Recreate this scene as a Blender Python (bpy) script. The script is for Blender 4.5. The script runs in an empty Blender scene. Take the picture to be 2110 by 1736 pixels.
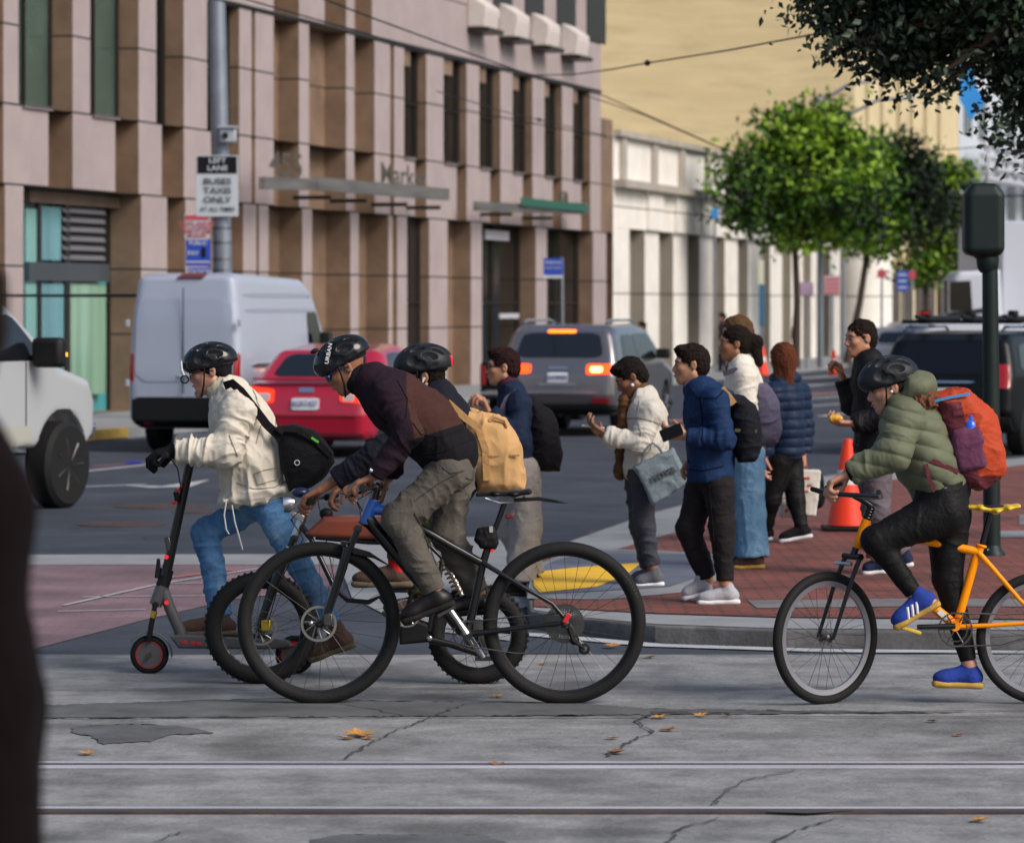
import bpy, bmesh, math, random
import numpy as np
from mathutils import Vector, Matrix
random.seed(7); np.random.seed(7)
SC = bpy.context.scene
R = math.radians
# ---------------------------------------------------------------- camera, sky, sun, exposure
FPX, CX, HY, CZ = 7912.0, 1055.0, 628.0, 1.95       # focal length in photo units, centre column, horizon row, eye height
cam_d = bpy.data.cameras.new("camera"); cam = bpy.data.objects.new("camera", cam_d)
SC.collection.objects.link(cam); SC.camera = cam
cam.location = (0, 0, CZ); cam.rotation_euler = (R(90), 0, 0)
cam_d.sensor_width = 36; cam_d.lens = 36 * FPX / 2110; cam_d.shift_y = -240 / 2110
cam_d.clip_start = .3; cam_d.clip_end = 3000
cam_d.dof.use_dof = True; cam_d.dof.focus_distance = 18.9; cam_d.dof.aperture_fstop = 5.0
W = bpy.data.worlds.new("World"); SC.world = W; W.use_nodes = True
SUN_EL, SUN_AZ = R(38), R(128)
_n = W.node_tree.nodes; _sky = _n.new('ShaderNodeTexSky'); _sky.sky_type = 'NISHITA'; _sky.sun_disc = False
_sky.sun_elevation = SUN_EL; _sky.sun_rotation = SUN_AZ; _sky.air_density = 1.0; _sky.dust_density = 3.0; _sky.ozone_density = 1.2
W.node_tree.links.new(_sky.outputs[0], _n['Background'].inputs[0]); _n['Background'].inputs[1].default_value = 0.088
sun_d = bpy.data.lights.new("sun", 'SUN'); sun_d.energy = 2.0; sun_d.angle = R(32); sun_d.color = (1, .93, .86)
sun = bpy.data.objects.new("sun", sun_d); SC.collection.objects.link(sun)
_dir = Vector((math.sin(SUN_AZ) * math.cos(SUN_EL), math.cos(SUN_AZ) * math.cos(SUN_EL), math.sin(SUN_EL)))
sun.rotation_euler = _dir.to_track_quat('Z', 'Y').to_euler(); sun.location = _dir * 50
SC.view_settings.view_transform = 'Standard'; SC.view_settings.look = 'None'
SC.view_settings.exposure = 0.64; SC.view_settings.gamma = 1
SC.cycles.max_bounces = 6; SC.cycles.transparent_max_bounces = 8
try: SC.cycles.use_denoising = True
except Exception: pass

def P(px, py, z): return Vector(((px - CX) * z / FPX, z, CZ + (HY - py) * z / FPX))
def gz(py, h=0.0): return (CZ - h) * FPX / (py - HY)
def G(px, py, h=0.0):
    z = gz(py, h); return Vector(((px - CX) * z / FPX, z, h))

# ---------------------------------------------------------------- materials
MATS = {}
def mat(name, col, rough=.6, metal=0, var=.0, vs=8, bump=0, bs=60, spec=.5, coat=0, emit=None, es=0, alpha=1, stretch=(1,1,1), sheen=0, dirt=None, ds=3, dw=.3):
    if name in MATS: return MATS[name]
    if max(col) < .036 and not metal: col = tuple(c * .5 for c in col); spec = min(spec, .28) if spec < .8 else spec
    m = bpy.data.materials.new(name); m.use_nodes = True; MATS[name] = m
    nt = m.node_tree; b = nt.nodes['Principled BSDF']; L = nt.links.new
    b.inputs['Base Color'].default_value = (*col, 1); b.inputs['Roughness'].default_value = rough
    b.inputs['Metallic'].default_value = metal; b.inputs['Specular IOR Level'].default_value = spec
    b.inputs['Coat Weight'].default_value = coat; b.inputs['Coat Roughness'].default_value = .05
    if sheen: b.inputs['Sheen Weight'].default_value = sheen
    if emit: b.inputs['Emission Color'].default_value = (*emit, 1); b.inputs['Emission Strength'].default_value = es
    if alpha < 1: b.inputs['Alpha'].default_value = alpha
    if var or bump or dirt:
        tc = nt.nodes.new('ShaderNodeTexCoord'); mp = nt.nodes.new('ShaderNodeMapping'); mp.inputs['Scale'].default_value = stretch
        L(tc.outputs['Object'], mp.inputs[0])
    cur = None
    if var:
        nz = nt.nodes.new('ShaderNodeTexNoise'); nz.inputs['Scale'].default_value = vs; nz.inputs['Detail'].default_value = 6; nz.inputs['Roughness'].default_value = .65
        L(mp.outputs[0], nz.inputs[0])
        mr = nt.nodes.new('ShaderNodeMapRange'); mr.inputs[1].default_value = .3; mr.inputs[2].default_value = .7
        mr.inputs[3].default_value = 1 - var; mr.inputs[4].default_value = 1 + var; L(nz.outputs[0], mr.inputs[0])
        mx = nt.nodes.new('ShaderNodeVectorMath'); mx.operation = 'SCALE'; mx.inputs[0].default_value = col
        L(mr.outputs[0], mx.inputs['Scale']); cur = mx.outputs[0]; L(cur, b.inputs['Base Color'])
    if dirt:
        n2 = nt.nodes.new('ShaderNodeTexNoise'); n2.inputs['Scale'].default_value = ds; n2.inputs['Detail'].default_value = 8
        L(mp.outputs[0], n2.inputs[0])
        r2 = nt.nodes.new('ShaderNodeMapRange'); r2.inputs[1].default_value = .52; r2.inputs[2].default_value = .68; r2.inputs[4].default_value = dw; L(n2.outputs[0], r2.inputs[0])
        m2 = nt.nodes.new('ShaderNodeMix'); m2.data_type = 'RGBA'; L(r2.outputs[0], m2.inputs[0])
        if cur: L(cur, m2.inputs[6])
        else: m2.inputs[6].default_value = (*col, 1)
        m2.inputs[7].default_value = (*dirt, 1); cur = m2.outputs[2]; L(cur, b.inputs['Base Color'])
    if bump:
        n3 = nt.nodes.new('ShaderNodeTexNoise'); n3.inputs['Scale'].default_value = bs; n3.inputs['Detail'].default_value = 4
        L(mp.outputs[0], n3.inputs[0]); bp = nt.nodes.new('ShaderNodeBump'); bp.inputs['Strength'].default_value = bump; bp.inputs['Distance'].default_value = .01
        L(n3.outputs[0], bp.inputs['Height']); L(bp.outputs[0], b.inputs['Normal'])
    return m

# ---------------------------------------------------------------- objects
def tagp(o, label=None, cat=None, group=None, kind=None):
    if label: o['label'] = label
    if cat: o['category'] = cat
    if group: o['group'] = group
    if kind: o['kind'] = kind
    return o
def thing(name, label, cat, loc, group=None, rotz=0, scale=1):
    o = bpy.data.objects.new(name, None); SC.collection.objects.link(o); o.location = loc; o.rotation_euler = (0, 0, rotz); o.scale = (scale,) * 3
    o.empty_display_size = .2; return tagp(o, label, cat, group)
def _root(o):
    off = Vector((0, 0, 0))
    while o is not None: off += o.location; o = o.parent
    return off
def link(name, verts, faces, mats, parent=None, fm=None, smooth=True, local=False, angle=40, label=None):
    """link one mesh object; world coordinates unless local"""
    me = bpy.data.meshes.new(name); V = np.asarray(verts, dtype=float).reshape(-1, 3)
    if parent is not None and not local: V = V - np.array(_root(parent))
    org = None
    if parent is None and len(V):
        org = np.array([(V[:,0].min()+V[:,0].max())/2, (V[:,1].min()+V[:,1].max())/2, V[:,2].min()]); V = V - org
    me.from_pydata(V.tolist(), [], faces if isinstance(faces, list) else faces.tolist())
    if not isinstance(mats, (list, tuple)): mats = [mats]
    for m in mats: me.materials.append(m)
    if fm is not None and len(mats) > 1: me.polygons.foreach_set('material_index', list(fm))
    me.validate(); me.update()
    if smooth:
        me.polygons.foreach_set('use_smooth', [True] * len(me.polygons))
        if angle: me.set_sharp_from_angle(angle=R(angle))
    o = bpy.data.objects.new(name, me); SC.collection.objects.link(o)
    if parent is not None: o.parent = parent
    if org is not None: o.location = org
    if label: o['label'] = label
    return o
def dup(root, loc=None, rotz=None, label=None):
    r = root.copy(); SC.collection.objects.link(r)
    if loc is not None: r.location = loc
    if rotz is not None: r.rotation_euler = (0, 0, rotz)
    if label: r['label'] = label
    for ch in list(root.children):
        c = ch.copy(); SC.collection.objects.link(c); c.parent = r
        for g in list(ch.children):
            d = g.copy(); SC.collection.objects.link(d); d.parent = c
    return r
def NP(v): return np.array(tuple(v), dtype=float)
def frame(d):
    d = Vector(d).normalized(); a = Vector((0, 0, 1)) if abs(d.z) < .9 else Vector((1, 0, 0))
    u = d.cross(a).normalized(); return u, d.cross(u).normalized()
class MB:
    def __init__(s): s.v = []; s.f = []; s.m = []; s.mi = 0
    def add(s, vs, fs):
        o = len(s.v); s.v += [tuple(v) for v in vs]; s.f += [tuple(i + o for i in f) for f in fs]; s.m += [s.mi] * len(fs); return s
    def box(s, c, size, M=None):
        x, y, z = [q / 2 for q in size]; vs = [Vector((a * x, b * y, d * z)) for a in (-1, 1) for b in (-1, 1) for d in (-1, 1)]
        if M is not None: vs = [M @ v for v in vs]
        vs = [v + Vector(c) for v in vs]
        return s.add(vs, [(0,1,3,2),(4,6,7,5),(0,4,5,1),(2,3,7,6),(0,2,6,4),(1,5,7,3)])
    def b2(s, a, b): # box from corner to corner
        a = Vector(a); b = Vector(b); return s.box((a + b) / 2, [abs(q) for q in (b - a)])
    def tube(s, pts, r, n=10, cap=True, closed=False, flat=None):
        pts = [Vector(p) for p in pts]; N = len(pts); rs = r if isinstance(r, (list, tuple)) else [r] * N
        vs = []; prev = None
        for i, p in enumerate(pts):
            if closed: t = pts[(i + 1) % N] - pts[i - 1]
            else: t = pts[min(i + 1, N - 1)] - pts[max(i - 1, 0)]
            if t.length < 1e-9: t = Vector((0, 0, 1))
            t.normalize()
            if prev is None: u, w = frame(t)
            else: u = (prev - t * prev.dot(t)).normalized(); w = t.cross(u)
            prev = u
            for k in range(n):
                a = 2 * math.pi * k / n; vs.append(p + (u * math.cos(a) + w * math.sin(a)) * rs[i])
        fs = []
        for i in range(N if closed else N - 1):
            j = (i + 1) % N
            for k in range(n):
                l = (k + 1) % n; fs.append((i * n + k, i * n + l, j * n + l, j * n + k))
        if cap and not closed: fs += [tuple(range(n))[::-1], tuple((N - 1) * n + k for k in range(n))]
        return s.add(vs, fs)
    def cyl(s, a, b, r, n=20, r2=None): return s.tube([a, b], [r, r if r2 is None else r2], n)
    def lathe(s, prof, c, ax=(0, 0, 1), n=32, closed=False): # prof: (radius, height along ax)
        ax = Vector(ax).normalized(); u, w = frame(ax); c = Vector(c); vs = []; M = len(prof)
        for (r, h) in prof:
            for k in range(n):
                a = 2 * math.pi * k / n; vs.append(c + ax * h + (u * math.cos(a) + w * math.sin(a)) * r)
        fs = []
        for i in range(M if closed else M - 1):
            j = (i + 1) % M
            for k in range(n):
                l = (k + 1) % n; fs.append((i * n + k, i * n + l, j * n + l, j * n + k))
        if not closed: fs += [tuple(range(n))[::-1], tuple((M - 1) * n + k for k in range(n))]
        return s.add(vs, fs)
    def torus(s, c, ax, R_, r, n=48, m=12, w=None): # w: half width along the axis
        w = w or r; return s.lathe([(R_ + r * math.cos(t), w * math.sin(t)) for t in [2 * math.pi * k / m for k in range(m)]], c, ax, n, True)
    def ell(s, c, r, M=None, n=20, m=12):
        c = Vector(c); vs = []; fs = []
        for i in range(m + 1):
            th = math.pi * i / m
            for k in range(n):
                a = 2 * math.pi * k / n; v = Vector((r[0] * math.sin(th) * math.cos(a), r[1] * math.sin(th) * math.sin(a), r[2] * math.cos(th)))
                vs.append(c + (M @ v if M is not None else v))
        for i in range(m):
            for k in range(n):
                l = (k + 1) % n; fs.append((i * n + k, (i + 1) * n + k, (i + 1) * n + l, i * n + l))
        return s.add(vs, fs)
    def prism(s, poly, d): # poly: list of 3D points, d: extrusion vector
        poly = [Vector(p) for p in poly]; d = Vector(d); n = len(poly)
        return s.add(poly + [p + d for p in poly], [tuple(range(n))[::-1], tuple(range(n, 2 * n))] + [(i, (i + 1) % n, (i + 1) % n + n, i + n) for i in range(n)])
    def quad(s, *p): return s.add(p, [tuple(range(len(p)))])
    def build(s, name, mats, parent=None, smooth=True, local=False, angle=40, bevel=0, label=None):
        o = link(name, s.v, s.f, mats, parent, s.m, smooth, local, angle, label)
        if bevel:
            b = o.modifiers.new('bevel', 'BEVEL'); b.width = bevel; b.segments = 2; b.limit_method = 'ANGLE'; b.angle_limit = R(35)
        return o
_txt = {}
def text_mesh(body, height, depth=.004):
    """returns verts (x right, z up, y towards +), faces; centred"""
    key = (body, height, depth)
    if key in _txt: return _txt[key]
    cu = bpy.data.curves.new('t', 'FONT'); cu.body = body; cu.size = 1; cu.align_x = 'CENTER'; cu.align_y = 'CENTER'; cu.extrude = 0; cu.offset = .015; cu.resolution_u = 3
    ob = bpy.data.objects.new('t', cu); SC.collection.objects.link(ob)
    me = bpy.data.meshes.new_from_object(ob.evaluated_get(bpy.context.evaluated_depsgraph_get()))
    vs = [(v.co.x, v.co.y) for v in me.vertices]; fs = [tuple(p.vertices) for p in me.polygons]
    bpy.data.objects.remove(ob); bpy.data.curves.remove(cu); bpy.data.meshes.remove(me)
    ys = [v[1] for v in vs]; lines = body.count('\n') + 1
    sc = height
    n = len(vs); V = [(x * sc, -depth, y * sc) for x, y in vs] + [(x * sc, 0, y * sc) for x, y in vs]
    F = fs + [tuple(i + n for i in f[::-1]) for f in fs]
    _txt[key] = (V, F); return _txt[key]
def text(body, height, loc, mat_, parent, rot=None, sx=1, local=False, name='lettering'):
    """text facing -Y at loc; rot: 3x3 matrix"""
    V, F = text_mesh(body, height); M = rot or Matrix.Identity(3)
    vs = [M @ Vector((v[0] * sx, v[1], v[2])) + Vector(loc) for v in V]
    return link(name, vs, F, mat_, parent, smooth=False, local=local)

# ---------------------------------------------------------------- value noise (for folds and leaves)
def _h(i, j, k, s):
    n = (i * 73856093) ^ (j * 19349663) ^ (k * 83492791) ^ (s * 2654435)
    n = (n ^ (n >> 13)) * 1274126177 & 0x7fffffff
    return ((n ^ (n >> 16)) & 0xffff) / 65535.0
def vnoise(p, s=0):
    p = np.asarray(p); i = np.floor(p).astype(np.int64); f = p - i; f = f * f * (3 - 2 * f)
    r = 0
    for a in (0, 1):
        for b in (0, 1):
            for c in (0, 1):
                w = (f[:,0] if a else 1 - f[:,0]) * (f[:,1] if b else 1 - f[:,1]) * (f[:,2] if c else 1 - f[:,2])
                r = r + w * _h(i[:,0] + a, i[:,1] + b, i[:,2] + c, s)
    return r

def poly2d(x, y, A):
    """signed distance to a closed polygon"""
    d = np.full(len(x), 1e9); sg = np.ones(len(x)); n = len(A)
    for i in range(n):
        a = A[i]; b = A[i - 1]; e = b - a; wx = x - a[0]; wy = y - a[1]; t = np.clip((wx * e[0] + wy * e[1]) / max(e @ e, 1e-12), 0, 1)
        d = np.minimum(d, (wx - e[0] * t) ** 2 + (wy - e[1] * t) ** 2); c1 = y >= a[1]; c2 = y < b[1]; c3 = e[0] * wy > e[1] * wx
        sg = np.where((c1 & c2 & c3) | (~c1 & ~c2 & ~c3), -sg, sg)
    return sg * np.sqrt(d)
# ---------------------------------------------------------------- smooth-union solids meshed with surface nets
class Solid:
    def __init__(s, res=.006): s.res = res; s.ops = []
    def _ad(s, fn, lo, hi, k, sub, fold): s.ops.append((fn, np.array(lo), np.array(hi), k, sub, fold)); return s
    def cap(s, a, b, ra, rb=None, k=.02, sy=1.0, sub=False, fold=None, ax=None, pinch=0):
        """tapered capsule; sy scales the section along ax (default world Y)"""
        a = NP(a); b = NP(b); rb = ra if rb is None else rb; ab = b - a; L2 = max(ab @ ab, 1e-12)
        ax = np.array((0, 1., 0)) if ax is None else NP(ax) / np.linalg.norm(NP(ax))
        def fn(p):
            t = np.clip(((p - a) @ ab) / L2, 0, 1); d = p - a - t[:, None] * ab
            if sy != 1.0:
                q = d @ ax; d = d + (q * (1 / sy - 1))[:, None] * ax
            r = ra + (rb - ra) * t
            if pinch: r = r * (1 - pinch * np.sin(np.pi * t))
            return (np.linalg.norm(d, axis=1) - r) * (min(1, sy) if sy < 1 else 1)
        m = max(ra, rb) * max(1, sy)
        dirv = ab / math.sqrt(L2)
        return s._ad(fn, np.minimum(a, b) - m, np.maximum(a, b) + m, k, sub, (dirv, fold) if fold else None)
    def ell(s, c, r, M=None, k=.02, sub=False, fold=None, fdir=(0, 0, 1)):
        c = NP(c); r = np.array(r, float); Mi = np.array(M) if M is not None else np.eye(3)
        def fn(p):
            q = (p - c) @ Mi; k0 = np.linalg.norm(q / r, axis=1); k1 = np.linalg.norm(q / (r * r), axis=1)
            return np.where(k1 > 1e-9, k0 * (k0 - 1) / np.maximum(k1, 1e-9), -r.min())
        e = np.sqrt(((Mi * r) ** 2).sum(1))
        return s._ad(fn, c - e, c + e, k, sub, (np.array(fdir, float), fold) if fold else None)
    def box(s, c, half, M=None, rnd=.01, k=.01, sub=False, fold=None, fdir=(0, 0, 1), taper=0):
        c = NP(c); h = np.array(half, float) - rnd; Mi = np.array(M) if M is not None else np.eye(3)
        def fn(p):
            q = (p - c) @ Mi
            if taper: 
                sc = 1 - taper * q[:, 2] / h[2]; q = q.copy(); q[:, 0] /= np.maximum(sc, .2); q[:, 1] /= np.maximum(sc, .2)
            q = np.abs(q) - h
            return np.linalg.norm(np.maximum(q, 0), axis=1) + np.minimum(q.max(1), 0) - rnd
        e = np.sqrt(((Mi * (h + rnd) * (1 + abs(taper))) ** 2).sum(1)) 
        e = np.abs(Mi) @ ((h + rnd) * (1 + abs(taper)))
        return s._ad(fn, c - e, c + e, k, sub, (np.array(fdir, float), fold) if fold else None)
    def poly(s, pts, half, rnd=.02, k=.02, fold=None, fdir=(0, 0, 1), sub=False):
        """rounded slab: outline pts (Vectors with the same-ish Y), half thickness along Y"""
        A = np.array([(p[0], p[2]) for p in pts], float); yc = float(np.mean([p[1] for p in pts])); h = half - rnd
        def fn(p):
            d = np.maximum(poly2d(p[:, 0], p[:, 2], A) + rnd, -9); w = np.abs(p[:, 1] - yc) - h
            return np.sqrt(np.maximum(d, 0) ** 2 + np.maximum(w, 0) ** 2) + np.minimum(np.maximum(d, w), 0) - rnd
        lo = (A[:, 0].min(), yc - half, A[:, 1].min()); hi = (A[:, 0].max(), yc + half, A[:, 1].max())
        return s._ad(fn, lo, hi, k, sub, (np.array(fdir, float), fold) if fold else None)
    def plane(s, pt, n, lo, hi, k=.004): # remove everything on the side n points to
        pt = NP(pt); n = NP(n) / np.linalg.norm(NP(n))
        return s._ad(lambda p: -((p - pt) @ n), lo, hi, k, True, None)
    def mesh(s, puff=None):
        add = [o for o in s.ops if not o[4]]; lo = np.min([o[1] for o in add], 0) - .045; hi = np.max([o[2] for o in add], 0) + .045
        h = s.res; n = np.ceil((hi - lo) / h).astype(int) + 1; D = np.full(n, 1.0, np.float32)
        X = [lo[i] + h * np.arange(n[i]) for i in range(3)]
        for fn, a, b, k, sub, fold in s.ops:
            m = k + 3 * h
            i0 = np.clip(np.floor((a - m - lo) / h).astype(int), 0, n); i1 = np.clip(np.ceil((b + m - lo) / h).astype(int) + 1, 0, n)
            if (i1 <= i0).any(): continue
            g = np.stack(np.meshgrid(*[X[q][i0[q]:i1[q]] for q in range(3)], indexing='ij'), -1); sh = g.shape[:3]
            d = fn(g.reshape(-1, 3)).reshape(sh).astype(np.float32)
            S = D[i0[0]:i1[0], i0[1]:i1[1], i0[2]:i1[2]]
            if sub:
                hh = np.clip(.5 - .5 * (S + d) / k, 0, 1); S[...] = S * (1 - hh) + (-d) * hh + k * hh * (1 - hh)
            else:
                hh = np.clip(.5 + .5 * (S - d) / k, 0, 1); S[...] = S * (1 - hh) + d * hh - k * hh * (1 - hh)
        ins = D < 0; c = ins[:-1, :-1, :-1].astype(np.int8)
        tot = np.zeros([q - 1 for q in n], np.int8)
        for a in (0, 1):
            for b in (0, 1):
                for e in (0, 1): tot += ins[a:n[0] - 1 + a, b:n[1] - 1 + b, e:n[2] - 1 + e]
        act = np.argwhere((tot > 0) & (tot < 8))
        acc = np.zeros((len(act), 3)); cnt = np.zeros(len(act))
        C = [(a, b, e) for a in (0, 1) for b in (0, 1) for e in (0, 1)]
        val = {q: D[act[:, 0] + q[0], act[:, 1] + q[1], act[:, 2] + q[2]] for q in C}
        for p in C:
            for ax in range(3):
                if p[ax] == 0:
                    q = list(p); q[ax] = 1; q = tuple(q); v0, v1 = val[p], val[q]; cr = (v0 < 0) != (v1 < 0)
                    t = np.where(cr, v0 / np.where(cr, v0 - v1, 1), 0); pt = np.array(p, float)[None] + np.zeros((len(act), 3)); pt[:, ax] += t
                    acc[cr] += pt[cr]; cnt[cr] += 1
        V = lo + h * (act + acc / cnt[:, None])
        idx = np.full([q - 1 for q in n], -1, np.int32); idx[act[:, 0], act[:, 1], act[:, 2]] = np.arange(len(act))
        Fs = []
        for ax in range(3):
            o1, o2 = [q for q in range(3) if q != ax]
            sl0 = [slice(1, -1)] * 3; sl1 = [slice(1, -1)] * 3; sl0[ax] = slice(0, n[ax] - 1); sl1[ax] = slice(1, n[ax])
            A = ins[tuple(sl0)]; B = ins[tuple(sl1)]
            e = np.argwhere(A != B); base = e.copy(); base[:, o1] += 1; base[:, o2] += 1
            fl = A[e[:, 0], e[:, 1], e[:, 2]]
            def vi(d1, d2):
                q = base.copy(); q[:, o1] -= d1; q[:, o2] -= d2; return idx[q[:, 0], q[:, 1], q[:, 2]]
            f = np.stack([vi(1, 1), vi(0, 1), vi(0, 0), vi(1, 0)], 1)
            if ax == 1: fl = ~fl
            f[~fl] = f[~fl][:, ::-1]; Fs.append(f)
        Fa = np.concatenate(Fs); Fa = Fa[(Fa >= 0).all(1)]
        folds = [o for o in s.ops if o[5]]
        if folds or puff is not None:
            # vertex normals
            nr = np.zeros_like(V); a = V[Fa[:, 2]] - V[Fa[:, 0]]; b = V[Fa[:, 3]] - V[Fa[:, 1]]; fn_ = np.cross(a, b)
            for q in range(4): np.add.at(nr, Fa[:, q], fn_)
            nr /= np.maximum(np.linalg.norm(nr, axis=1), 1e-9)[:, None]
            if folds:
                ws = 0; ds = 0
                for fn, lo_, hi_, k, sub, (dv, (amp, fa, fb)) in folds:
                    w = np.exp(-np.abs(fn(V)) / .02); al = V @ dv; ac = V - al[:, None] * dv
                    q = ac * fb + (al * fa)[:, None] * dv
                    wob = vnoise(V * 7, 5) * 1.2; q = q + wob[:, None] * dv
                    r1 = vnoise(q, 1); r1 = 1 - np.abs(2 * r1 - 1); r2 = vnoise(q * 2.1 + 7, 2); r2 = 1 - np.abs(2 * r2 - 1); r3 = vnoise(q * 4.3 + 3, 3)
                    ds = ds + w * amp * (r1 ** 2.2 * 1.15 + .50 * r2 ** 2 + .22 * r3 - .55); ws = ws + w
                V = V + nr * (ds / np.maximum(ws, .3))[:, None]
            if puff is not None: V = V + nr * puff(V)[:, None]
        return V, Fa
    def build(s, name, m, parent=None, puff=None, local=False, label=None):
        V, F = s.mesh(puff); return link(name, V, F, m, parent, None, True, local, 0, label)
# ================================================================ GROUND
def brick_mat(name, c1, c2, mortar, sx=1, ms=.012):
    m = mat(name, c1, .8); nt = m.node_tree; b = nt.nodes['Principled BSDF']; L = nt.links.new
    tc = nt.nodes.new('ShaderNodeTexCoord'); br = nt.nodes.new('ShaderNodeTexBrick')
    br.inputs['Color1'].default_value = (*c1, 1); br.inputs['Color2'].default_value = (*c2, 1); br.inputs['Mortar'].default_value = (*mortar, 1)
    br.inputs['Scale'].default_value = sx; br.inputs['Mortar Size'].default_value = ms; br.inputs['Brick Width'].default_value = .21; br.inputs['Row Height'].default_value = .105
    L(tc.outputs['Object'], br.inputs['Vector'])
    nz = nt.nodes.new('ShaderNodeTexNoise'); nz.inputs['Scale'].default_value = 1.3; nz.inputs['Detail'].default_value = 7; L(tc.outputs['Object'], nz.inputs[0])
    mr = nt.nodes.new('ShaderNodeMapRange'); mr.inputs[1].default_value = .3; mr.inputs[2].default_value = .7; mr.inputs[3].default_value = .6; mr.inputs[4].default_value = 1.3; L(nz.outputs[0], mr.inputs[0])
    mx = nt.nodes.new('ShaderNodeVectorMath'); mx.operation = 'SCALE'; L(br.outputs[0], mx.inputs[0]); L(mr.outputs[0], mx.inputs['Scale']); L(mx.outputs[0], b.inputs['Base Color'])
    bp = nt.nodes.new('ShaderNodeBump'); bp.inputs['Strength'].default_value = .6; bp.inputs['Distance'].default_value = .006; bp.invert = True; L(br.outputs['Fac'], bp.inputs['Height']); L(bp.outputs[0], b.inputs['Normal'])
    return m
M_asph = mat('asphalt', (.042, .051, .068), .85, spec=.25, var=.38, vs=.9, bump=.5, bs=45, dirt=(.028, .030, .034), ds=.35, dw=.5)
M_asph2 = mat('asphalt_patch', (.085, .088, .090), .85, var=.4, vs=3, bump=.4, bs=60)
M_conc = mat('concrete', (.205, .207, .208), .85, var=.42, vs=3.2, bump=1.0, bs=28, dirt=(.075, .075, .073), ds=1.1, dw=.8)
M_conc2 = mat('concrete_light', (.23, .24, .25), .8, var=.16, vs=2, bump=.2, bs=50, dirt=(.17, .17, .17), ds=1.3, dw=.5)
M_kerb = mat('kerb_stone', (.12, .12, .122), .9, var=.5, vs=5, bump=.4, bs=30, dirt=(.035, .035, .034), ds=2.5, dw=.7)
M_paint = mat('road_paint', (.40, .41, .43), .7, var=.18, vs=4, dirt=(.2, .2, .2), ds=3, dw=.7)
M_pink = mat('faded_red_paint', (.36, .13, .15), .8, var=.2, vs=3)
M_joint = mat('joint_dark', (.045, .045, .044), .95)
M_brick = brick_mat('sidewalk_brick', (.235, .056, .034), (.14, .036, .026), (.05, .035, .03))
M_mauve = brick_mat('crosswalk_brick', (.20, .115, .13), (.165, .10, .12), (.14, .10, .11))
M_yel = mat('tactile_yellow', (.75, .44, .015), .7, var=.08, vs=6, bump=.3, bs=70)
M_slate = mat('slate_paving', (.10, .115, .155), .75, var=.25, vs=2.5, bump=.2, bs=30)
M_steel = mat('rail_steel', (.42, .42, .50), .3, spec=.8, var=.2, vs=2, stretch=(.3, 6, 6))
M_joint = M_joint
M_rust = mat('rusty_iron', (.07, .045, .04), .7, metal=.4, var=.4, vs=5)

def sheet(name, pts, h, m, px=True, hh=None):
    if px and name == 'asphalt_patch':
        q = []
        for i in range(len(pts)):
            a, c = pts[i], pts[(i + 1) % len(pts)]; n = max(1, int(math.hypot(c[0] - a[0], (c[1] - a[1]) * 4) / 9))
            for k in range(n): q.append((a[0] + (c[0] - a[0]) * k / n + random.uniform(-5, 5), a[1] + (c[1] - a[1]) * k / n + random.uniform(-1.2, 1.2)))
        pts = q
    b = MB(); b.add([(G(p[0], p[1], hh if hh is not None else 0) if px else Vector((p[0], p[1], 0))) * 1 for p in pts], [tuple(range(len(pts)))])
    b.v = [(v[0], v[1], h) for v in b.v]
    # fan fill handled by blender (convex or simple polygon) and faces point up
    a = sum(b.v[i][0] * b.v[(i + 1) % len(pts)][1] - b.v[(i + 1) % len(pts)][0] * b.v[i][1] for i in range(len(pts)))
    if a < 0: b.f = [tuple(f[::-1]) for f in b.f]
    me = bpy.data.meshes.new(name); bm = bmesh.new(); vs = [bm.verts.new(v) for v in b.v]; bm.faces.new([vs[i] for i in b.f[0]])
    bmesh.ops.triangulate(bm, faces=bm.faces[:]); bm.to_mesh(me); bm.free(); me.materials.append(m)
    o = bpy.data.objects.new(name, me); SC.collection.objects.link(o); o['kind'] = 'structure'; return o
b = MB(); b.add([(-600, -60, 0), (900, -60, 0), (900, 1400, 0), (-600, 1400, 0)], [(0, 1, 2, 3)])
tagp(b.build('ground', M_asph, smooth=False), kind='structure')
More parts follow.
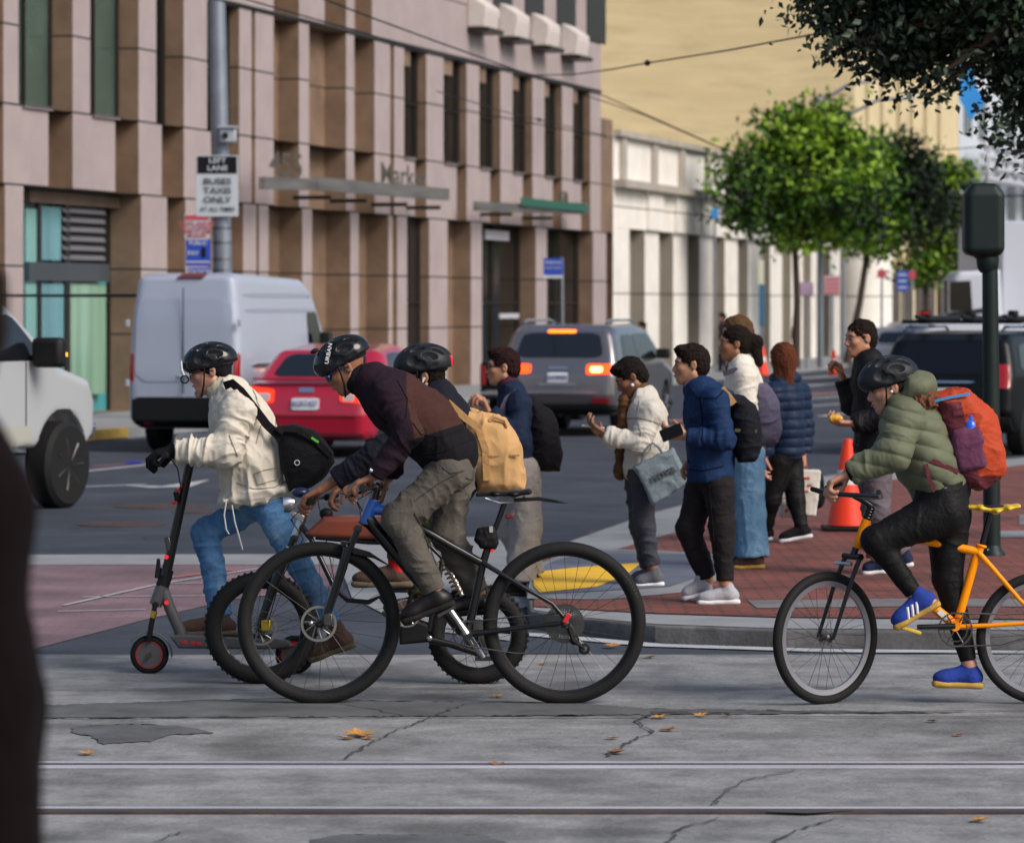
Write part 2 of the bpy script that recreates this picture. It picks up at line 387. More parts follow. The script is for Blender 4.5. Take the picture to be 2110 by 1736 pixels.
# track lane of concrete slabs
ZC = gz(1349)
sheet('track_slab', [(-30, 1.2), (30, 1.2), (30, ZC), (-30, ZC)], .004, M_conc, px=False)
sheet('asphalt_patch', [(60, 1456), (560, 1440), (820, 1447), (1180, 1450), (1340, 1462), (1990, 1470), (1400, 1474), (900, 1478), (60, 1481)], .008, M_asph2)
sheet('asphalt_patch', [(150, 1500), (260, 1494), (370, 1497), (440, 1513), (350, 1516), (310, 1530), (210, 1535), (190, 1520), (150, 1512)], .008, M_asph2)
sheet('asphalt_patch', [(640, 1733), (700, 1722), (1000, 1724), (1060, 1745), (640, 1760)], .008, M_asph2)
def strip(name, pts, w, h, m, hh=0, jag=0):
    """flat strip of varying width along a line of ground pixels"""
    Q = [G(p[0], p[1], hh) for p in pts]; w = w if isinstance(w, list) else [w] * len(Q)
    if jag:
        Q2 = []; w2 = []
        for i in range(len(Q) - 1):
            n = max(2, int((Q[i + 1] - Q[i]).length / .05))
            for k in range(n): Q2.append(Q[i].lerp(Q[i + 1], k / n) + Vector((random.uniform(-jag, jag), random.uniform(-jag, jag), 0))); w2.append((w[i] + (w[i + 1] - w[i]) * k / n) * random.uniform(.3, 1.5))
        Q, w = Q2 + [Q[-1]], w2 + [w[-1]]
    bb = MB(); L = []; Rr = []
    for i, p in enumerate(Q):
        t = (Q[min(i + 1, len(Q) - 1)] - Q[max(i - 1, 0)]); t.z = 0; t.normalize(); n = Vector((-t.y, t.x, 0)) * w[i] / 2
        L.append(Vector((p.x + n.x, p.y + n.y, h))); Rr.append(Vector((p.x - n.x, p.y - n.y, h)))
    for i in range(len(Q) - 1): bb.quad(Rr[i], Rr[i + 1], L[i + 1], L[i])
    return tagp(bb.build(name, m, smooth=False), kind='structure')
for y in (1481, 1349): strip('slab_joint', [(-500, y + 2), (2700, y - 2)], .02, .012, M_joint)
for y in (1421,): strip('slab_joint', [(-500, y + 3), (2700, y - 3)], .012, .012, M_joint, jag=.01)
for pts, w in (([(700, 1572), (770, 1530), (840, 1500), (905, 1475), (960, 1452), (1060, 1446)], .018), ([(1250, 1562), (1300, 1530), (1345, 1512), (1310, 1490), (1350, 1470), (1420, 1470)], .028),
               ([(1350, 1474), (1600, 1469), (1800, 1471), (2000, 1468), (2200, 1466)], .035), ([(1470, 1665), (1500, 1630), (1540, 1610), (1640, 1590)], .014), ([(1375, 1745), (1400, 1712), (1480, 1690)], .022),
               ([(1590, 1745), (1650, 1712), (1720, 1692)], .02), ([(300, 1745), (370, 1718), (440, 1711)], .015), ([(640, 1444), (760, 1462), (830, 1478)], .016), ([(1600, 1440), (1700, 1424), (1850, 1418)], .014), ([(180, 1372), (330, 1366), (460, 1378)], .012),
               ([(830, 1436), (1000, 1438), (1090, 1432)], .014)):
    strip('pavement_crack', pts, w * .62, .012, M_joint, jag=.014)
# tram rails
def rail(y, label, gap=None):
    z = gz(y); x0, x1 = -14, 16
    t = thing('tram_rail', label, 'rail', (0, z, 0), 'tram rails set in the street')
    MB().box((1, z, .0085), (x1 - x0, .060, .010)).build('rail_head', M_steel, t, False)
    MB().box((1, z - .070, .0075), (x1 - x0, .078, .009)).build('groove', M_joint, t, False)
    MB().box((1, z - .128, .0085), (x1 - x0, .036, .010)).build('guard_lip', M_rust if gap else M_steel, t, False)
    MB().box((1, z + .055, .006), (x1 - x0, .048, .005)).build('grout', M_joint, t, False)
rail(1575, 'bright steel tram rail, the farther of the two, behind the fallen leaves')
rail(1669, 'worn steel tram rail, the nearer of the two, close to the photo bottom', 1)
strip('rail_pit', [(1580, 1678), (1660, 1679), (1760, 1677)], [.05, .10, .01], .016, M_joint)
# crosswalk, gutter and lines
sheet('crosswalk', [(-400, 1165), (700, 1165), (690, 1213), (480, 1235), (300, 1277), (80, 1335), (-400, 1450)], .004, M_mauve)
sheet('crosswalk_border', [(-400, 1145), (600, 1143), (645, 1107), (1000, 1107), (1100, 1128), (1100, 1245), (1060, 1262), (1050, 1322), (870, 1298), (790, 1266), (725, 1232), (700, 1165), (-400, 1165)], .008, M_conc2)
for p in ([(130, 1250), (330, 1205), (620, 1160)], [(120, 1262), (300, 1258)], [(340, 1204), (600, 1203)], [(170, 1232), (560, 1228)]): strip('chalk_line', p, .035, .012, M_paint)
strip('chalk_line', [(330, 1195), (480, 1176)], .05, .012, mat('orange_paint', (.45, .15, .1), .8))
strip('edge_line', [(870, 1294), (1100, 1309), (1350, 1331), (1700, 1342), (2500, 1349)], [.03, .17, .19, .19, .19], .008, M_paint)
for pts, w, m in (([(-100, 1018), (180, 1003), (300, 998)], .12, M_paint), ([(255, 1000), (330, 1004), (360, 1003), (430, 989)], [.02, .35, .35, .02], M_paint), ([(150, 974), (300, 958), (430, 944)], .12, M_paint), ([(190, 962), (420, 942)], .07, M_pink),
                  ([(1480, 822), (1800, 806), (1900, 800)], .5, M_pink), ([(1480, 832), (1800, 813)], .25, M_paint), ([(1650, 838), (1740, 832)], .2, M_paint), ([(1690, 858), (1740, 852)], .2, M_paint), ([(1640, 780), (1740, 774)], .6, M_paint), ([(1660, 795), (1740, 789)], .5, M_paint),
                  ([(1040, 868), (1085, 866)], .8, M_pink), ([(1380, 868), (1420, 866)], .8, M_pink), ([(1030, 885), (1440, 878)], .5, M_conc2)):
    strip('lane_marking', pts, w, .006, m)
for (px, py, r) in ((330, 1043, .45), (250, 1080, .4), (420, 1055, .3)):
    c = G(px, py); MBx = MB(); MBx.lathe([(0, 0), (r, 0), (r, .006), (r * .93, .008), (0, .008)], c, n=36)
    tagp(MBx.build('manhole_cover', M_rust, smooth=False), {330: 'dark iron manhole cover on the road behind the scooter', 250: 'dark manhole cover on the road nearest the pickup front wheel', 420: 'small dark manhole cover just left of the jeans knee'}[px], 'manhole cover', 'manhole covers in the road')
# near corner sidewalk
HS = .10
front = [(1092, 1258), (1200, 1274), (1350, 1288), (1600, 1297), (2500, 1304)]
back = [(2500, 915), (2110, 941), (1700, 978), (1480, 1018), (1330, 1058), (1200, 1103), (1110, 1137), (1084, 1200)]
bb = MB(); poly = [G(p[0], p[1], HS) for p in front + back]; bb.prism([Vector((p.x, p.y, -.05)) for p in poly], (0, 0, HS + .05))
kb = bb.build('sidewalk', M_kerb, smooth=False, bevel=.012); kb['kind'] = 'structure'
def sw(name, pts, lv, m): return sheet(name, pts, HS + .004 * lv, m, hh=HS)
sw('kerb_band', [(1100, 1252), (1350, 1266), (1600, 1274), (2480, 1282), (2480, 1301), (1600, 1295), (1350, 1286), (1200, 1272), (1100, 1257)], 1, M_conc2)
sw('kerb_band', [(2480, 919), (2110, 944), (1700, 982), (1480, 1022), (1330, 1062), (1200, 1107), (1115, 1140), (1250, 1138), (1420, 1088), (1500, 1055), (1700, 1004), (2110, 958), (2480, 930)], 1, M_conc2)
sw('brick_paving', [(1100, 1232), (1100, 1251), (1350, 1265), (1600, 1273), (2480, 1281), (2480, 931), (2110, 959), (1700, 1005), (1500, 1056), (1420, 1089), (1250, 1139), (1115, 1141), (1090, 1200)], 2, M_brick)
sw('ramp_border', [(1086, 1236), (1096, 1170), (1190, 1132), (1350, 1136), (1530, 1148), (1500, 1192), (1400, 1224), (1250, 1238)], 3, M_conc2)
sw('ramp_paving', [(1098, 1180), (1140, 1160), (1200, 1142), (1400, 1149), (1510, 1158), (1480, 1178), (1380, 1212), (1250, 1221), (1112, 1228)], 4, M_slate)
sw('tactile_paving', [(1098, 1184), (1180, 1175), (1322, 1164), (1290, 1190), (1230, 1214), (1112, 1226), (1100, 1212)], 5, M_yel)
sw('paving_band', [(1540, 1240), (1900, 1236), (2480, 1240), (2480, 1256), (1900, 1252), (1560, 1256)], 3, mat('grey_paving', (.15, .145, .15), .85, var=.3, vs=3))
sw('kerb_band', [(2060, 1096), (2480, 1092), (2480, 1108), (2040, 1110)], 3, M_conc2)
for q in ([(2100, 1062), (2480, 1058), (2480, 1080), (2100, 1084)],): sw('paving_band', q, 3, mat('grey_paving', (.15, .145, .15)))
# far side: road edge and sidewalk along the facades
ALPHA = math.atan((3068 - CX) / FPX); SA, CA = math.sin(ALPHA), math.cos(ALPHA)
dF = Vector((SA, CA, 0)); nF = Vector((CA, -SA, 0))
def zline(px, k=182150): return k / (3068 - px)
def base(px, k=182150): z = zline(px, k); return Vector(((px - CX) * z / FPX, z, 0))
def fp(px, w):
    """ground point on the facade line shifted w metres back whose column in the photo is px"""
    b0 = base(px); 
    if abs(w) < 1e-6: return b0
    # point = base(q) - w n ; solve for t along dF
    A = b0 - nF * w; tn = (px - CX) / FPX
    t = (tn * A.y - A.x) / (SA - tn * CA); return A + dF * t
KB = 157500
c1, c2, c3, c4 = base(-900), base(2600), base(2600, KB), base(-900, KB)
bb = MB(); bb.prism([Vector((p.x, p.y, -.05)) for p in (c1, c2, c3, c4)], (0, 0, .2)); o = bb.build('sidewalk', mat('far_sidewalk', (.22, .23, .24), .85, var=.15, vs=.8), smooth=False); o['kind'] = 'structure'
bb = MB(); a1, a2 = base(120, KB), base(262, KB); bb.prism([Vector((p.x, p.y, .02)) for p in (a1 - nF * .15, a2 - nF * .15, a2 + nF * .02, a1 + nF * .02)], (0, 0, .138))
o = bb.build('kerb', mat('yellow_kerb', (.45, .30, .06), .8, var=.2, vs=3), smooth=False); o['kind'] = 'structure'

# ================================================================ BUILDINGS
def stone(name, col, joints, col2=None, var=.1):
    """granite with dark horizontal joints at given heights (world Z)"""
    m = mat(name, col, .55, var=var, vs=1.2, bump=.12, bs=90); nt = m.node_tree; b = nt.nodes['Principled BSDF']; L = nt.links.new
    src = b.inputs['Base Color'].links[0].from_socket
    g = nt.nodes.new('ShaderNodeNewGeometry'); sp = nt.nodes.new('ShaderNodeSeparateXYZ'); L(g.outputs['Position'], sp.inputs[0]); cur = None
    for h in joints:
        s = nt.nodes.new('ShaderNodeMath'); s.operation = 'COMPARE'; s.inputs[1].default_value = h; s.inputs[2].default_value = .016; L(sp.outputs[2], s.inputs[0])
        if cur is None: cur = s.outputs[0]
        else:
            a = nt.nodes.new('ShaderNodeMath'); a.operation = 'MAXIMUM'; L(cur, a.inputs[0]); L(s.outputs[0], a.inputs[1]); cur = a.outputs[0]
    # fine grain streaks (rough tooled face)
    mx = nt.nodes.new('ShaderNodeMix'); mx.data_type = 'RGBA'; L(cur, mx.inputs[0]); L(src, mx.inputs[6]); mx.inputs[7].default_value = (.02, .018, .018, 1); L(mx.outputs[2], b.inputs['Base Color'])
    return m
J1 = [1.45, 2.56, 3.83, 5.08, 6.32, 8.7, 10]
M_pale = stone('pale_granite', (.335, .278, .275), J1)
M_tan = stone('reveal_granite', (.185, .122, .082), J1, var=.28)  # browner, darker tone than the fronts, for reveals and lintels
M_glassg = mat('green_window_glass', (.05, .085, .07), .08, spec=.9, var=.3, vs=.5)
M_glassk = mat('dark_window_glass', (.008, .011, .011), .1, spec=.7)
M_teal = mat('teal_shopfront_glass', (.05, .26, .29), .15, spec=.5, var=.25, vs=.4, stretch=(3, 3, .4))
M_black = mat('matt_black', (.012, .012, .013), .6)
M_frame = mat('bronze_frame', (.03, .024, .02), .4, metal=.5)

def wallq(mb, p, q, z0, z1): mb.quad((p.x, p.y, z0), (q.x, q.y, z0), (q.x, q.y, z1), (p.x, p.y, z1))
def bay_band(spec, z0, z1, pale, tan0, glass, gname, parent, head=None, split=None):
    """spec: ('P',xa,xb) front pier; ('R',xb,xc,xd[,glass]) recess seen xb..xc with return wall xc..xd"""
    for e in spec:
        if e[0] == 'P': wallq(pale, base(e[1]), base(e[2]), z0, z1)
        else:
            tan = MB() if split else tan0
            xb, xc, xd = e[1:4]; A = base(xb); D_ = base(xd)
            tn = (xc - CX) / FPX; w = (D_.x - tn * D_.y) / (CA + tn * SA)
            w = max(w, .05); A2 = A - nF * w; D2 = D_ - nF * w
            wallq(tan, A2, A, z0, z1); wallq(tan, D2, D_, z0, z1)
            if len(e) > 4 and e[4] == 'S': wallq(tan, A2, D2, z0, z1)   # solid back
            elif glass is not None:
                g = MB(); wallq(g, A2, D2, z0, z1); o = g.build('window', glass if len(e) < 5 else e[4], parent, False)
                f = MB()
                for tt in (.0, .5, 1):
                    q = A2.lerp(D2, tt) + nF * .03; f.box((q.x, q.y, (z0 + z1) / 2), (.07, .07, z1 - z0 - .01))
                q = A2.lerp(D2, .5) + nF * .03; f.tube([A2 + nF * .04 + Vector((0, 0, (z0 + z1) / 2)), D2 + nF * .04 + Vector((0, 0, (z0 + z1) / 2))], .03, 4)
                fo = f.build('frame', M_frame, o, False)
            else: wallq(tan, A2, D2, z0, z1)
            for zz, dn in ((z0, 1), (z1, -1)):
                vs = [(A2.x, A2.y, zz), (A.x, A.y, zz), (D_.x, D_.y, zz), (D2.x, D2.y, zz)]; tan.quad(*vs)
            if split: tan.build('reveal', split, parent, False)
u1 = lambda x: .3442 * x
u2 = lambda x: 598 + .3442 * x
u3 = lambda x: 1195 + .4336 * x
GB = thing('granite_building', 'pink granite office building with brown window reveals and narrow tall windows', 'building', base(500))
S2 = [('P', -400, -60), ('R', -60, -30, u1(20), 'S'), ('P', u1(20), u1(110)), ('R', u1(110), u1(290), u1(435), M_glassg), ('P', u1(435), u1(540)), ('R', u1(540), u1(690), u1(830), M_glassg), ('P', u1(830), u1(935)), ('R', u1(935), u1(968), u1(1100)),
      ('P', u1(1100), u1(1240)), ('R', u1(1240), u1(1355), u1(1432)), ('P', u1(1432), u1(1505)), ('R', u1(1505), u1(1510), u1(1527), 'S'), ('P', u1(1527), u1(1638)), ('R', u1(1638), u1(1665), u1(1790), 'S'), ('P', u1(1790), u1(1850)),
      ('R', u2(110), u2(205), u2(335), 'S'), ('P', u2(335), u2(382)), ('R', u2(382), u2(392), u2(505), 'S'), ('P', u2(505), u2(598)), ('R', u2(598), u2(603), u2(622), 'S'), ('P', u2(622), u2(682)),
      ('R', u2(682), u2(746), u2(815)), ('P', u2(815), u2(918)), ('R', u2(918), u2(997), u2(1056)), ('P', u2(1056), u2(1132)), ('R', u2(1132), u2(1196), u2(1258)), ('P', u2(1258), u2(1332)), ('R', u2(1332), u2(1392), u2(1450)), ('P', u2(1450), u2(1522)),
      ('R', u2(1522), u2(1572), u2(1627)), ('P', u2(1627), u2(1693)), ('R', u2(1693), u2(1742), u2(1796)), ('P', u2(1796), 1238)]
def spandrel(spec):
    out = []
    for e in spec:
        if e[0] == 'P' or (len(e) > 4 and e[4] == 'S'): out.append(e)
        else: out += [('P', e[1], e[2]), ('R', e[2], e[2], e[3], 'S')]
    return out
G0 = [('P', -400, -60), ('R', -60, -30, u1(30), 'S'), ('P', u1(30), u1(140)), ('R', u1(140), u1(640), u1(845), M_teal), ('P', u1(845), u1(1000)), ('R', u1(1000), u1(1003), u1(1110), 'S'), ('P', u1(1110), u1(1240)), ('R', u1(1240), u1(1380), u1(1455), 'S'),
      ('P', u1(1455), u1(1535)), ('R', u1(1535), u1(1540), u1(1550), 'S'), ('P', u1(1550), u1(1607)), ('R', u1(1607), u1(1670), u1(1810), 'S'), ('P', u1(1810), u1(1868)),
      ('R', u2(125), u2(213), u2(360), 'S'), ('P', u2(360), u2(410)), ('R', u2(410), u2(455), u2(588), 'S'), ('P', u2(588), u2(612)), ('R', u2(612), u2(618), u2(640), 'S'), ('P', u2(640), u2(700)), ('R', u2(700), u2(762), u2(832), M_frame), ('P', u2(832), u2(942)),
      ('R', u2(942), u2(972), u2(1082), 'S'), ('P', u2(1082), u2(1148)), ('R', u2(1148), u2(1360), u2(1470), M_glassk), ('P', u2(1470), u2(1537)), ('R', u2(1537), u2(1712), u2(1812), M_glassk), ('P', u2(1812), u2(1892)), ('R', u2(1892), u2(1893), 1262, 'S')]
pale, tan = MB(), MB()
left = [e for e in S2 if e[1] < u1(1130)]; right = [e for e in S2 if e[1] >= u1(1130)]
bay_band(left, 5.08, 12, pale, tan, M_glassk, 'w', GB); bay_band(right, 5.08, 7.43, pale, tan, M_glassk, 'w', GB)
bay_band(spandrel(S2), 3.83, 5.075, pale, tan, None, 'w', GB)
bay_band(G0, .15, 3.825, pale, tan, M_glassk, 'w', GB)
# tall central bays carry on above, the rest is plain wall
mid = [e for e in S2 if u1(1638) <= e[1] < u2(500)]
U = [('P', u1(1110), u1(1638))] + [(e if e[0] == 'P' or e[1] != u2(110) else ('P', e[1], u2(205))) for e in mid if not (e[0] == 'R' and e[1] == u2(110))]
U = [('P', u1(1240), u1(1638)), ('R', u1(1638), u1(1640), u1(1790), 'S'), ('P', u1(1790), u2(205)), ('R', u2(205), u2(207), u2(335), 'S'), ('P', u2(335), u2(382)), ('R', u2(382), u2(392), u2(490), 'S'), ('P', u2(490), 1238)]
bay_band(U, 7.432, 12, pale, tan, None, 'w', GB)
# end wall, roof, back
E = base(1262); E0 = base(1238); Bk = E - nF * 14; Bl = base(-400) - nF * 14
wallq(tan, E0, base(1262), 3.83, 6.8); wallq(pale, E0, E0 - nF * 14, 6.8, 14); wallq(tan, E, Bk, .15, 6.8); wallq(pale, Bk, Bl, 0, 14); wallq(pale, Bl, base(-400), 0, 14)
pale.quad(*[(p.x, p.y, 12.0) for p in (base(-400), base(1238), Bk, Bl)])
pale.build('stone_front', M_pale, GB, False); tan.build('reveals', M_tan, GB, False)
# dark horizontal groove under the upper wall and soffit lip
sf = MB(); p0, p1 = base(455) + nF * .03, base(1238) + nF * .03
sf.prism([Vector((p0.x, p0.y, 7.43)), Vector((p1.x, p1.y, 7.43)), Vector((p1.x, p1.y, 7.50)), Vector((p0.x, p0.y, 7.50))], -nF * .02); sf.build('soffit_lip', M_frame, GB, False)
for xa, xb in ((u1(130), u1(300)), (u1(548), u1(700)), (u2(680), u2(745)), (u2(918), u2(997)), (u2(1132), u2(1196)), (u2(1332), u2(1392)), (u2(1522), u2(1572)), (u2(1693), u2(1742))):
    a, c = base(xa), base(xb); s_ = MB(); s_.prism([Vector((a.x, a.y, 5.05)), Vector((c.x, c.y, 5.05)), Vector((c.x, c.y, 5.10)), Vector((a.x, a.y, 5.10))], nF * .06); s_.build('sill', M_pale, GB, False)
    l_ = MB(); l_.prism([Vector((a.x, a.y, 7.05)) - nF * .1, Vector((c.x, c.y, 7.05)) - nF * .1, Vector((c.x, c.y, 7.42)) - nF * .1, Vector((a.x, a.y, 7.42)) - nF * .1], -nF * .08)
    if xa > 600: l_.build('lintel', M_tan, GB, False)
# shopfront bay: mullions, teal and green panes, louvred vent
g = MB(); za = lambda px, w, z: (fp(px, w).x, fp(px, w).y, z)
WV = .48
def pane(x0, x1, z0, z1, m, w=WV, nm='pane', th=.03):
    a, c = fp(x0, w), fp(x1, w); return MB().prism([Vector((a.x, a.y, z0)), Vector((c.x, c.y, z0)), Vector((c.x, c.y, z1)), Vector((a.x, a.y, z1))], nF * th).build(nm, m, GB, False)
pane(78, 122, 2.68, 3.55, mat('teal_glass_lit', (.11, .29, .33), .12, var=.25, vs=.8, stretch=(3, 3, .3))); pane(80, 128, .45, 2.3, mat('teal_glass_lit', (.1, .42, .5))); pane(138, 215, .45, 2.3, mat('green_glass_lit', (.19, .33, .24), .12, var=.35, vs=.6, stretch=(4, 4, .2)))
pane(50, 74, .3, 3.5, mat('pale_teal_glass', (.18, .38, .36), .2)); pane(128, 138, .2, 3.6, M_frame, nm='mullion', th=.06); pane(72, 79, .2, 3.6, M_frame, nm='mullion', th=.06)
pane(48, 215, 2.34, 2.64, mat('transom_metal', (.10, .12, .14), .3, metal=.6), nm='transom', th=.1)
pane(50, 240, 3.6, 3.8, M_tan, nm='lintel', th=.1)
lv = pane(130, 218, 2.64, 3.6, M_black, w=WV, nm='louvre_vent', th=.02)
a, c = fp(131, WV - .06), fp(217, WV - .06)
sl = MB()
for i in range(6): z = 2.70 + i * .155; sl.prism([Vector((a.x, a.y, z)), Vector((c.x, c.y, z)), Vector((c.x, c.y, z + .05)), Vector((a.x, a.y, z + .05))], -nF * .05 + Vector((0, 0, .035)))
sl.build('slats', mat('grey_metal', (.30, .30, .33), .4, metal=.6), lv, False)
# projecting stone blocks below the upper windows
for i, (x0, yt, yb) in enumerate(((u2(1035), -12, 54), (u2(1225), 5, 74), (u2(1415), 25, 92), (u2(1595), 47, 111))):
    z = zline(x0); m_ = z / FPX; zt = CZ + (HY - yt) * m_; zb = CZ + (HY - yb) * m_; a = base(x0 + 8); L_ = 1.55
    k = MB(); k.prism([a + Vector((0, 0, zb)) + nF * .0, a + nF * .40 + Vector((0, 0, zb)), a + nF * .46 + Vector((0, 0, zb + .35)), a + nF * .46 + Vector((0, 0, zt - .25)), a + nF * .1 + Vector((0, 0, zt)), a + Vector((0, 0, zt))], dF * 1.2); k.build('stone_block', mat('pale_block', (.55, .50, .47), .6, var=.08), GB, False, bevel=.03)
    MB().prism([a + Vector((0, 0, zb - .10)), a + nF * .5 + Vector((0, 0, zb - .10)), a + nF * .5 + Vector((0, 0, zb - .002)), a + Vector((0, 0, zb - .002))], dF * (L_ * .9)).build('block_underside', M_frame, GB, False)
    pane(x0 + 62, x0 + 100, zt - .2, zt + 3, M_frame, w=-.01, nm='window', th=.02)
# metal canopy bars with raised lettering
M_met = mat('brushed_metal', (.30, .28, .27), .35, metal=.8, var=.4, vs=1.5, stretch=(.3, .3, 4))
M_let = mat('letter_bronze', (.07, .06, .05), .5)
def bar(x0, y0, x1, y1, w, h, nm='canopy_bar'):
    a, c = fp(x0, -w), fp(x1, -w); z0 = CZ + (HY - y0) * a.y / FPX; z1 = CZ + (HY - y1) * c.y / FPX
    MB().prism([Vector((a.x, a.y, z0)), Vector((c.x, c.y, z1)), Vector((c.x, c.y, z1 + h)), Vector((a.x, a.y, z0 + h))], nF * .12).build(nm, M_met, GB, False); return a, c, z0 + h
a, c, zt = bar(533, 390, 642, 392, .7, .22); bar(643, 392, 915, 413, .72, .25); bar(975, 434, 1076, 438, .5, .2); bar(1074, 438, 1206, 442, .52, .28)
for bx in (641, 716, 800, 870, 1020, 1105): q = fp(bx, -.35); MB().tube([Vector((q.x, q.y, zt - .25)) + nF * .4, Vector((q.x, q.y, zt - .25)) - nF * .36], .04, 8).build('bracket', M_frame, GB)
Mf = Matrix(((SA, -CA, 0), (CA, SA, 0), (0, 0, 1)))   # local x -> dF, local -y -> nF
def ftext(s, h, px, py, w, sx, m=M_let):
    q = fp(px, -w); z = CZ + (HY - py) * q.y / FPX; return text(s, h, (q.x, q.y, z), m, GB, Mf, sx)
ftext('455', .62, 590, 342, .75, 2.2); ftext('Market', .60, 832, 364, .8, 2.0); 
q = fp(1162, -.6); z = CZ + (HY - 408) * q.y / FPX; MB().box((q.x, q.y, z), (.5, .12, .32), Mf.to_4x4()).build('canopy_emblem', M_let, GB, bevel=.08)
pane(1073, 1205, CZ + (HY - 434) * .0118, CZ + (HY - 418) * .0118, mat('green_sign', (.02, .10, .07), .5), w=-.55 - .13, nm='green_name_board')
pane(997, 1045, CZ + (HY - 497) * .0116, CZ + (HY - 478) * .0116, mat('lit_panel', (.45, .45, .5), .3), w=.3, nm='entrance_sign', th=.05)
pane(1028, 1066, CZ + (HY - 655) * .0117, CZ + (HY - 645) * .0117, mat('lit_panel', (.45, .45, .5)), w=.05 - .1, nm='wall_vent', th=.04)
# ---- white colonnade building
WB = thing('colonnade_building', 'low white colonnade building with tall piers beside the granite office block', 'building', base(1400))
J2 = [2.25, 4.55]
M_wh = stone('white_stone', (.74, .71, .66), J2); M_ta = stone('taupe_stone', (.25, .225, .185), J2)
xs = [160, 235, 310, 375, 445, 510, 570, 630, 690, 750, 800, 860, 905, 960, 1005, 1058, 1100, 1150, 1190, 1235, 1262]
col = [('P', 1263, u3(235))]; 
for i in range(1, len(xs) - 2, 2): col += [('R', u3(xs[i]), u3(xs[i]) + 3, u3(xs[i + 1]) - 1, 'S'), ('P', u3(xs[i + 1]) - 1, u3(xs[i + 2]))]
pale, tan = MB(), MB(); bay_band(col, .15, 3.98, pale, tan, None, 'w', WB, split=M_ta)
lastx = col[-1][2]
wallq(pale, base(1263), base(lastx), 3.985, 6.45)
Bk = base(lastx) - nF * 12; Bl = base(1263) - nF * 12; wallq(pale, base(lastx), Bk, .15, 6.45); wallq(pale, Bk, Bl, .15, 6.45); pale.quad(*[(p.x, p.y, 6.45) for p in (base(1263), base(lastx), Bk, Bl)])
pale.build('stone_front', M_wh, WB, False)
ld = MB(); a, c = base(1264), base(lastx); up = lambda p, z: Vector((p.x, p.y, z))
ld.prism([up(a, 5.05), up(c, 5.05), up(c, 5.25), up(a, 5.25)], nF * .35); ld.prism([up(a, 6.4), up(c, 6.4), up(c, 6.55), up(a, 6.55)], nF * .2)
for i, x in enumerate((185, 335, 465, 590, 700, 800, 890, 975, 1055)):
    a = base(u3(x)); ld.prism([up(a, 5.25), up(a + dF * .5, 5.25), up(a + dF * .5, 6.4), up(a, 6.4)], nF * .12)
ld.build('ledge', mat('ledge_stone', (.36, .33, .29), .6, var=.15, vs=2), WB, False)
for i in range(2, len(xs) - 2, 2): 
    a, c = base(u3(xs[i]) - 1), base(u3(xs[i + 1])); MB().prism([up(a, 3.99), up(c, 3.99), up(c, 5.05), up(a, 5.05)], nF * .14).build('pier_head', M_wh, WB, False)
# ---- rounded white building at the far corner
RB = thing('rounded_corner_building', 'white rounded corner of a building behind the lamp pole and trees', 'building', base(1775))
q = base(1762); b_ = MB(); b_.lathe([(1.15, .15), (1.15, 2.24), (1.13, 2.26), (1.15, 2.28), (1.15, 4.2), (0, 4.2)], (q.x + .2, q.y, 0), n=40); b_.build('round_bay', M_wh, RB)
# ---- yellow building
YB = thing('yellow_brick_building', 'tall plain yellow brick side wall above the white colonnade', 'building', (8, 139, 0))
m = mat('yellow_brick', (.50, .405, .232), .8, var=.16, vs=.9, bump=.7, bs=9, dirt=(.39, .30, .155), ds=.45, dw=.6, stretch=(.5, 1, 3.2)); zy = zline(1759); x0 = (1225 - CX) * zy / FPX; x1 = (1759 - CX) * zy / FPX
b_ = MB(); b_.b2((x0 - 6, zy, 0), (x1, zy + 14, 34)); b_.build('brick_wall', m, YB, False)
cream = mat('cream_stone', (.60, .50, .30), .7, var=.1, vs=1); greyw = mat('grey_recess', (.16, .14, .11), .5)
fr, wi = MB(), MB()
xs_ = [1760, 1782, 1790, 1812, 1820, 1846, 1856, 1874, 1882, 1902, 1910, 1930, 1938, 1975]
for i in range(0, len(xs_) - 1, 2): wallq(fr, base(xs_[i]), base(xs_[i + 1]), 0, 34)
for i in range(1, len(xs_) - 1, 2):
    A, D_ = base(xs_[i]), base(xs_[i + 1]); A2, D2 = A - nF * .25, D_ - nF * .25
    wallq(wi, A2, D2, 0, 34); wallq(fr, A2, A, 0, 34); wallq(fr, D2, D_, 0, 34)
for z0, z1 in ((7.6, 8.2), (13.5, 14.3), (4.6, 5.0)): fr.prism([up(base(1762), z0), up(base(1975), z0), up(base(1975), z1), up(base(1762), z1)], nF * .25)
fr.build('piers', cream, YB, False); wi.build('window_strips', greyw, YB, False)
m_ = mat('dark_shopfront', (.07, .055, .045), .5, var=.4, vs=2)
for i, x in enumerate((1790, 1812, 1836, 1862, 1886, 1910, 1935)): MB().prism([up(base(x), .16), up(base(x + 14), .16), up(base(x + 14), 3.2), up(base(x), 3.2)], nF * .06).build('shop_opening', m_, YB, False)
(mat('dark_shopfront', (.07, .055, .045), .5, var=.4, vs=2), YB, False)
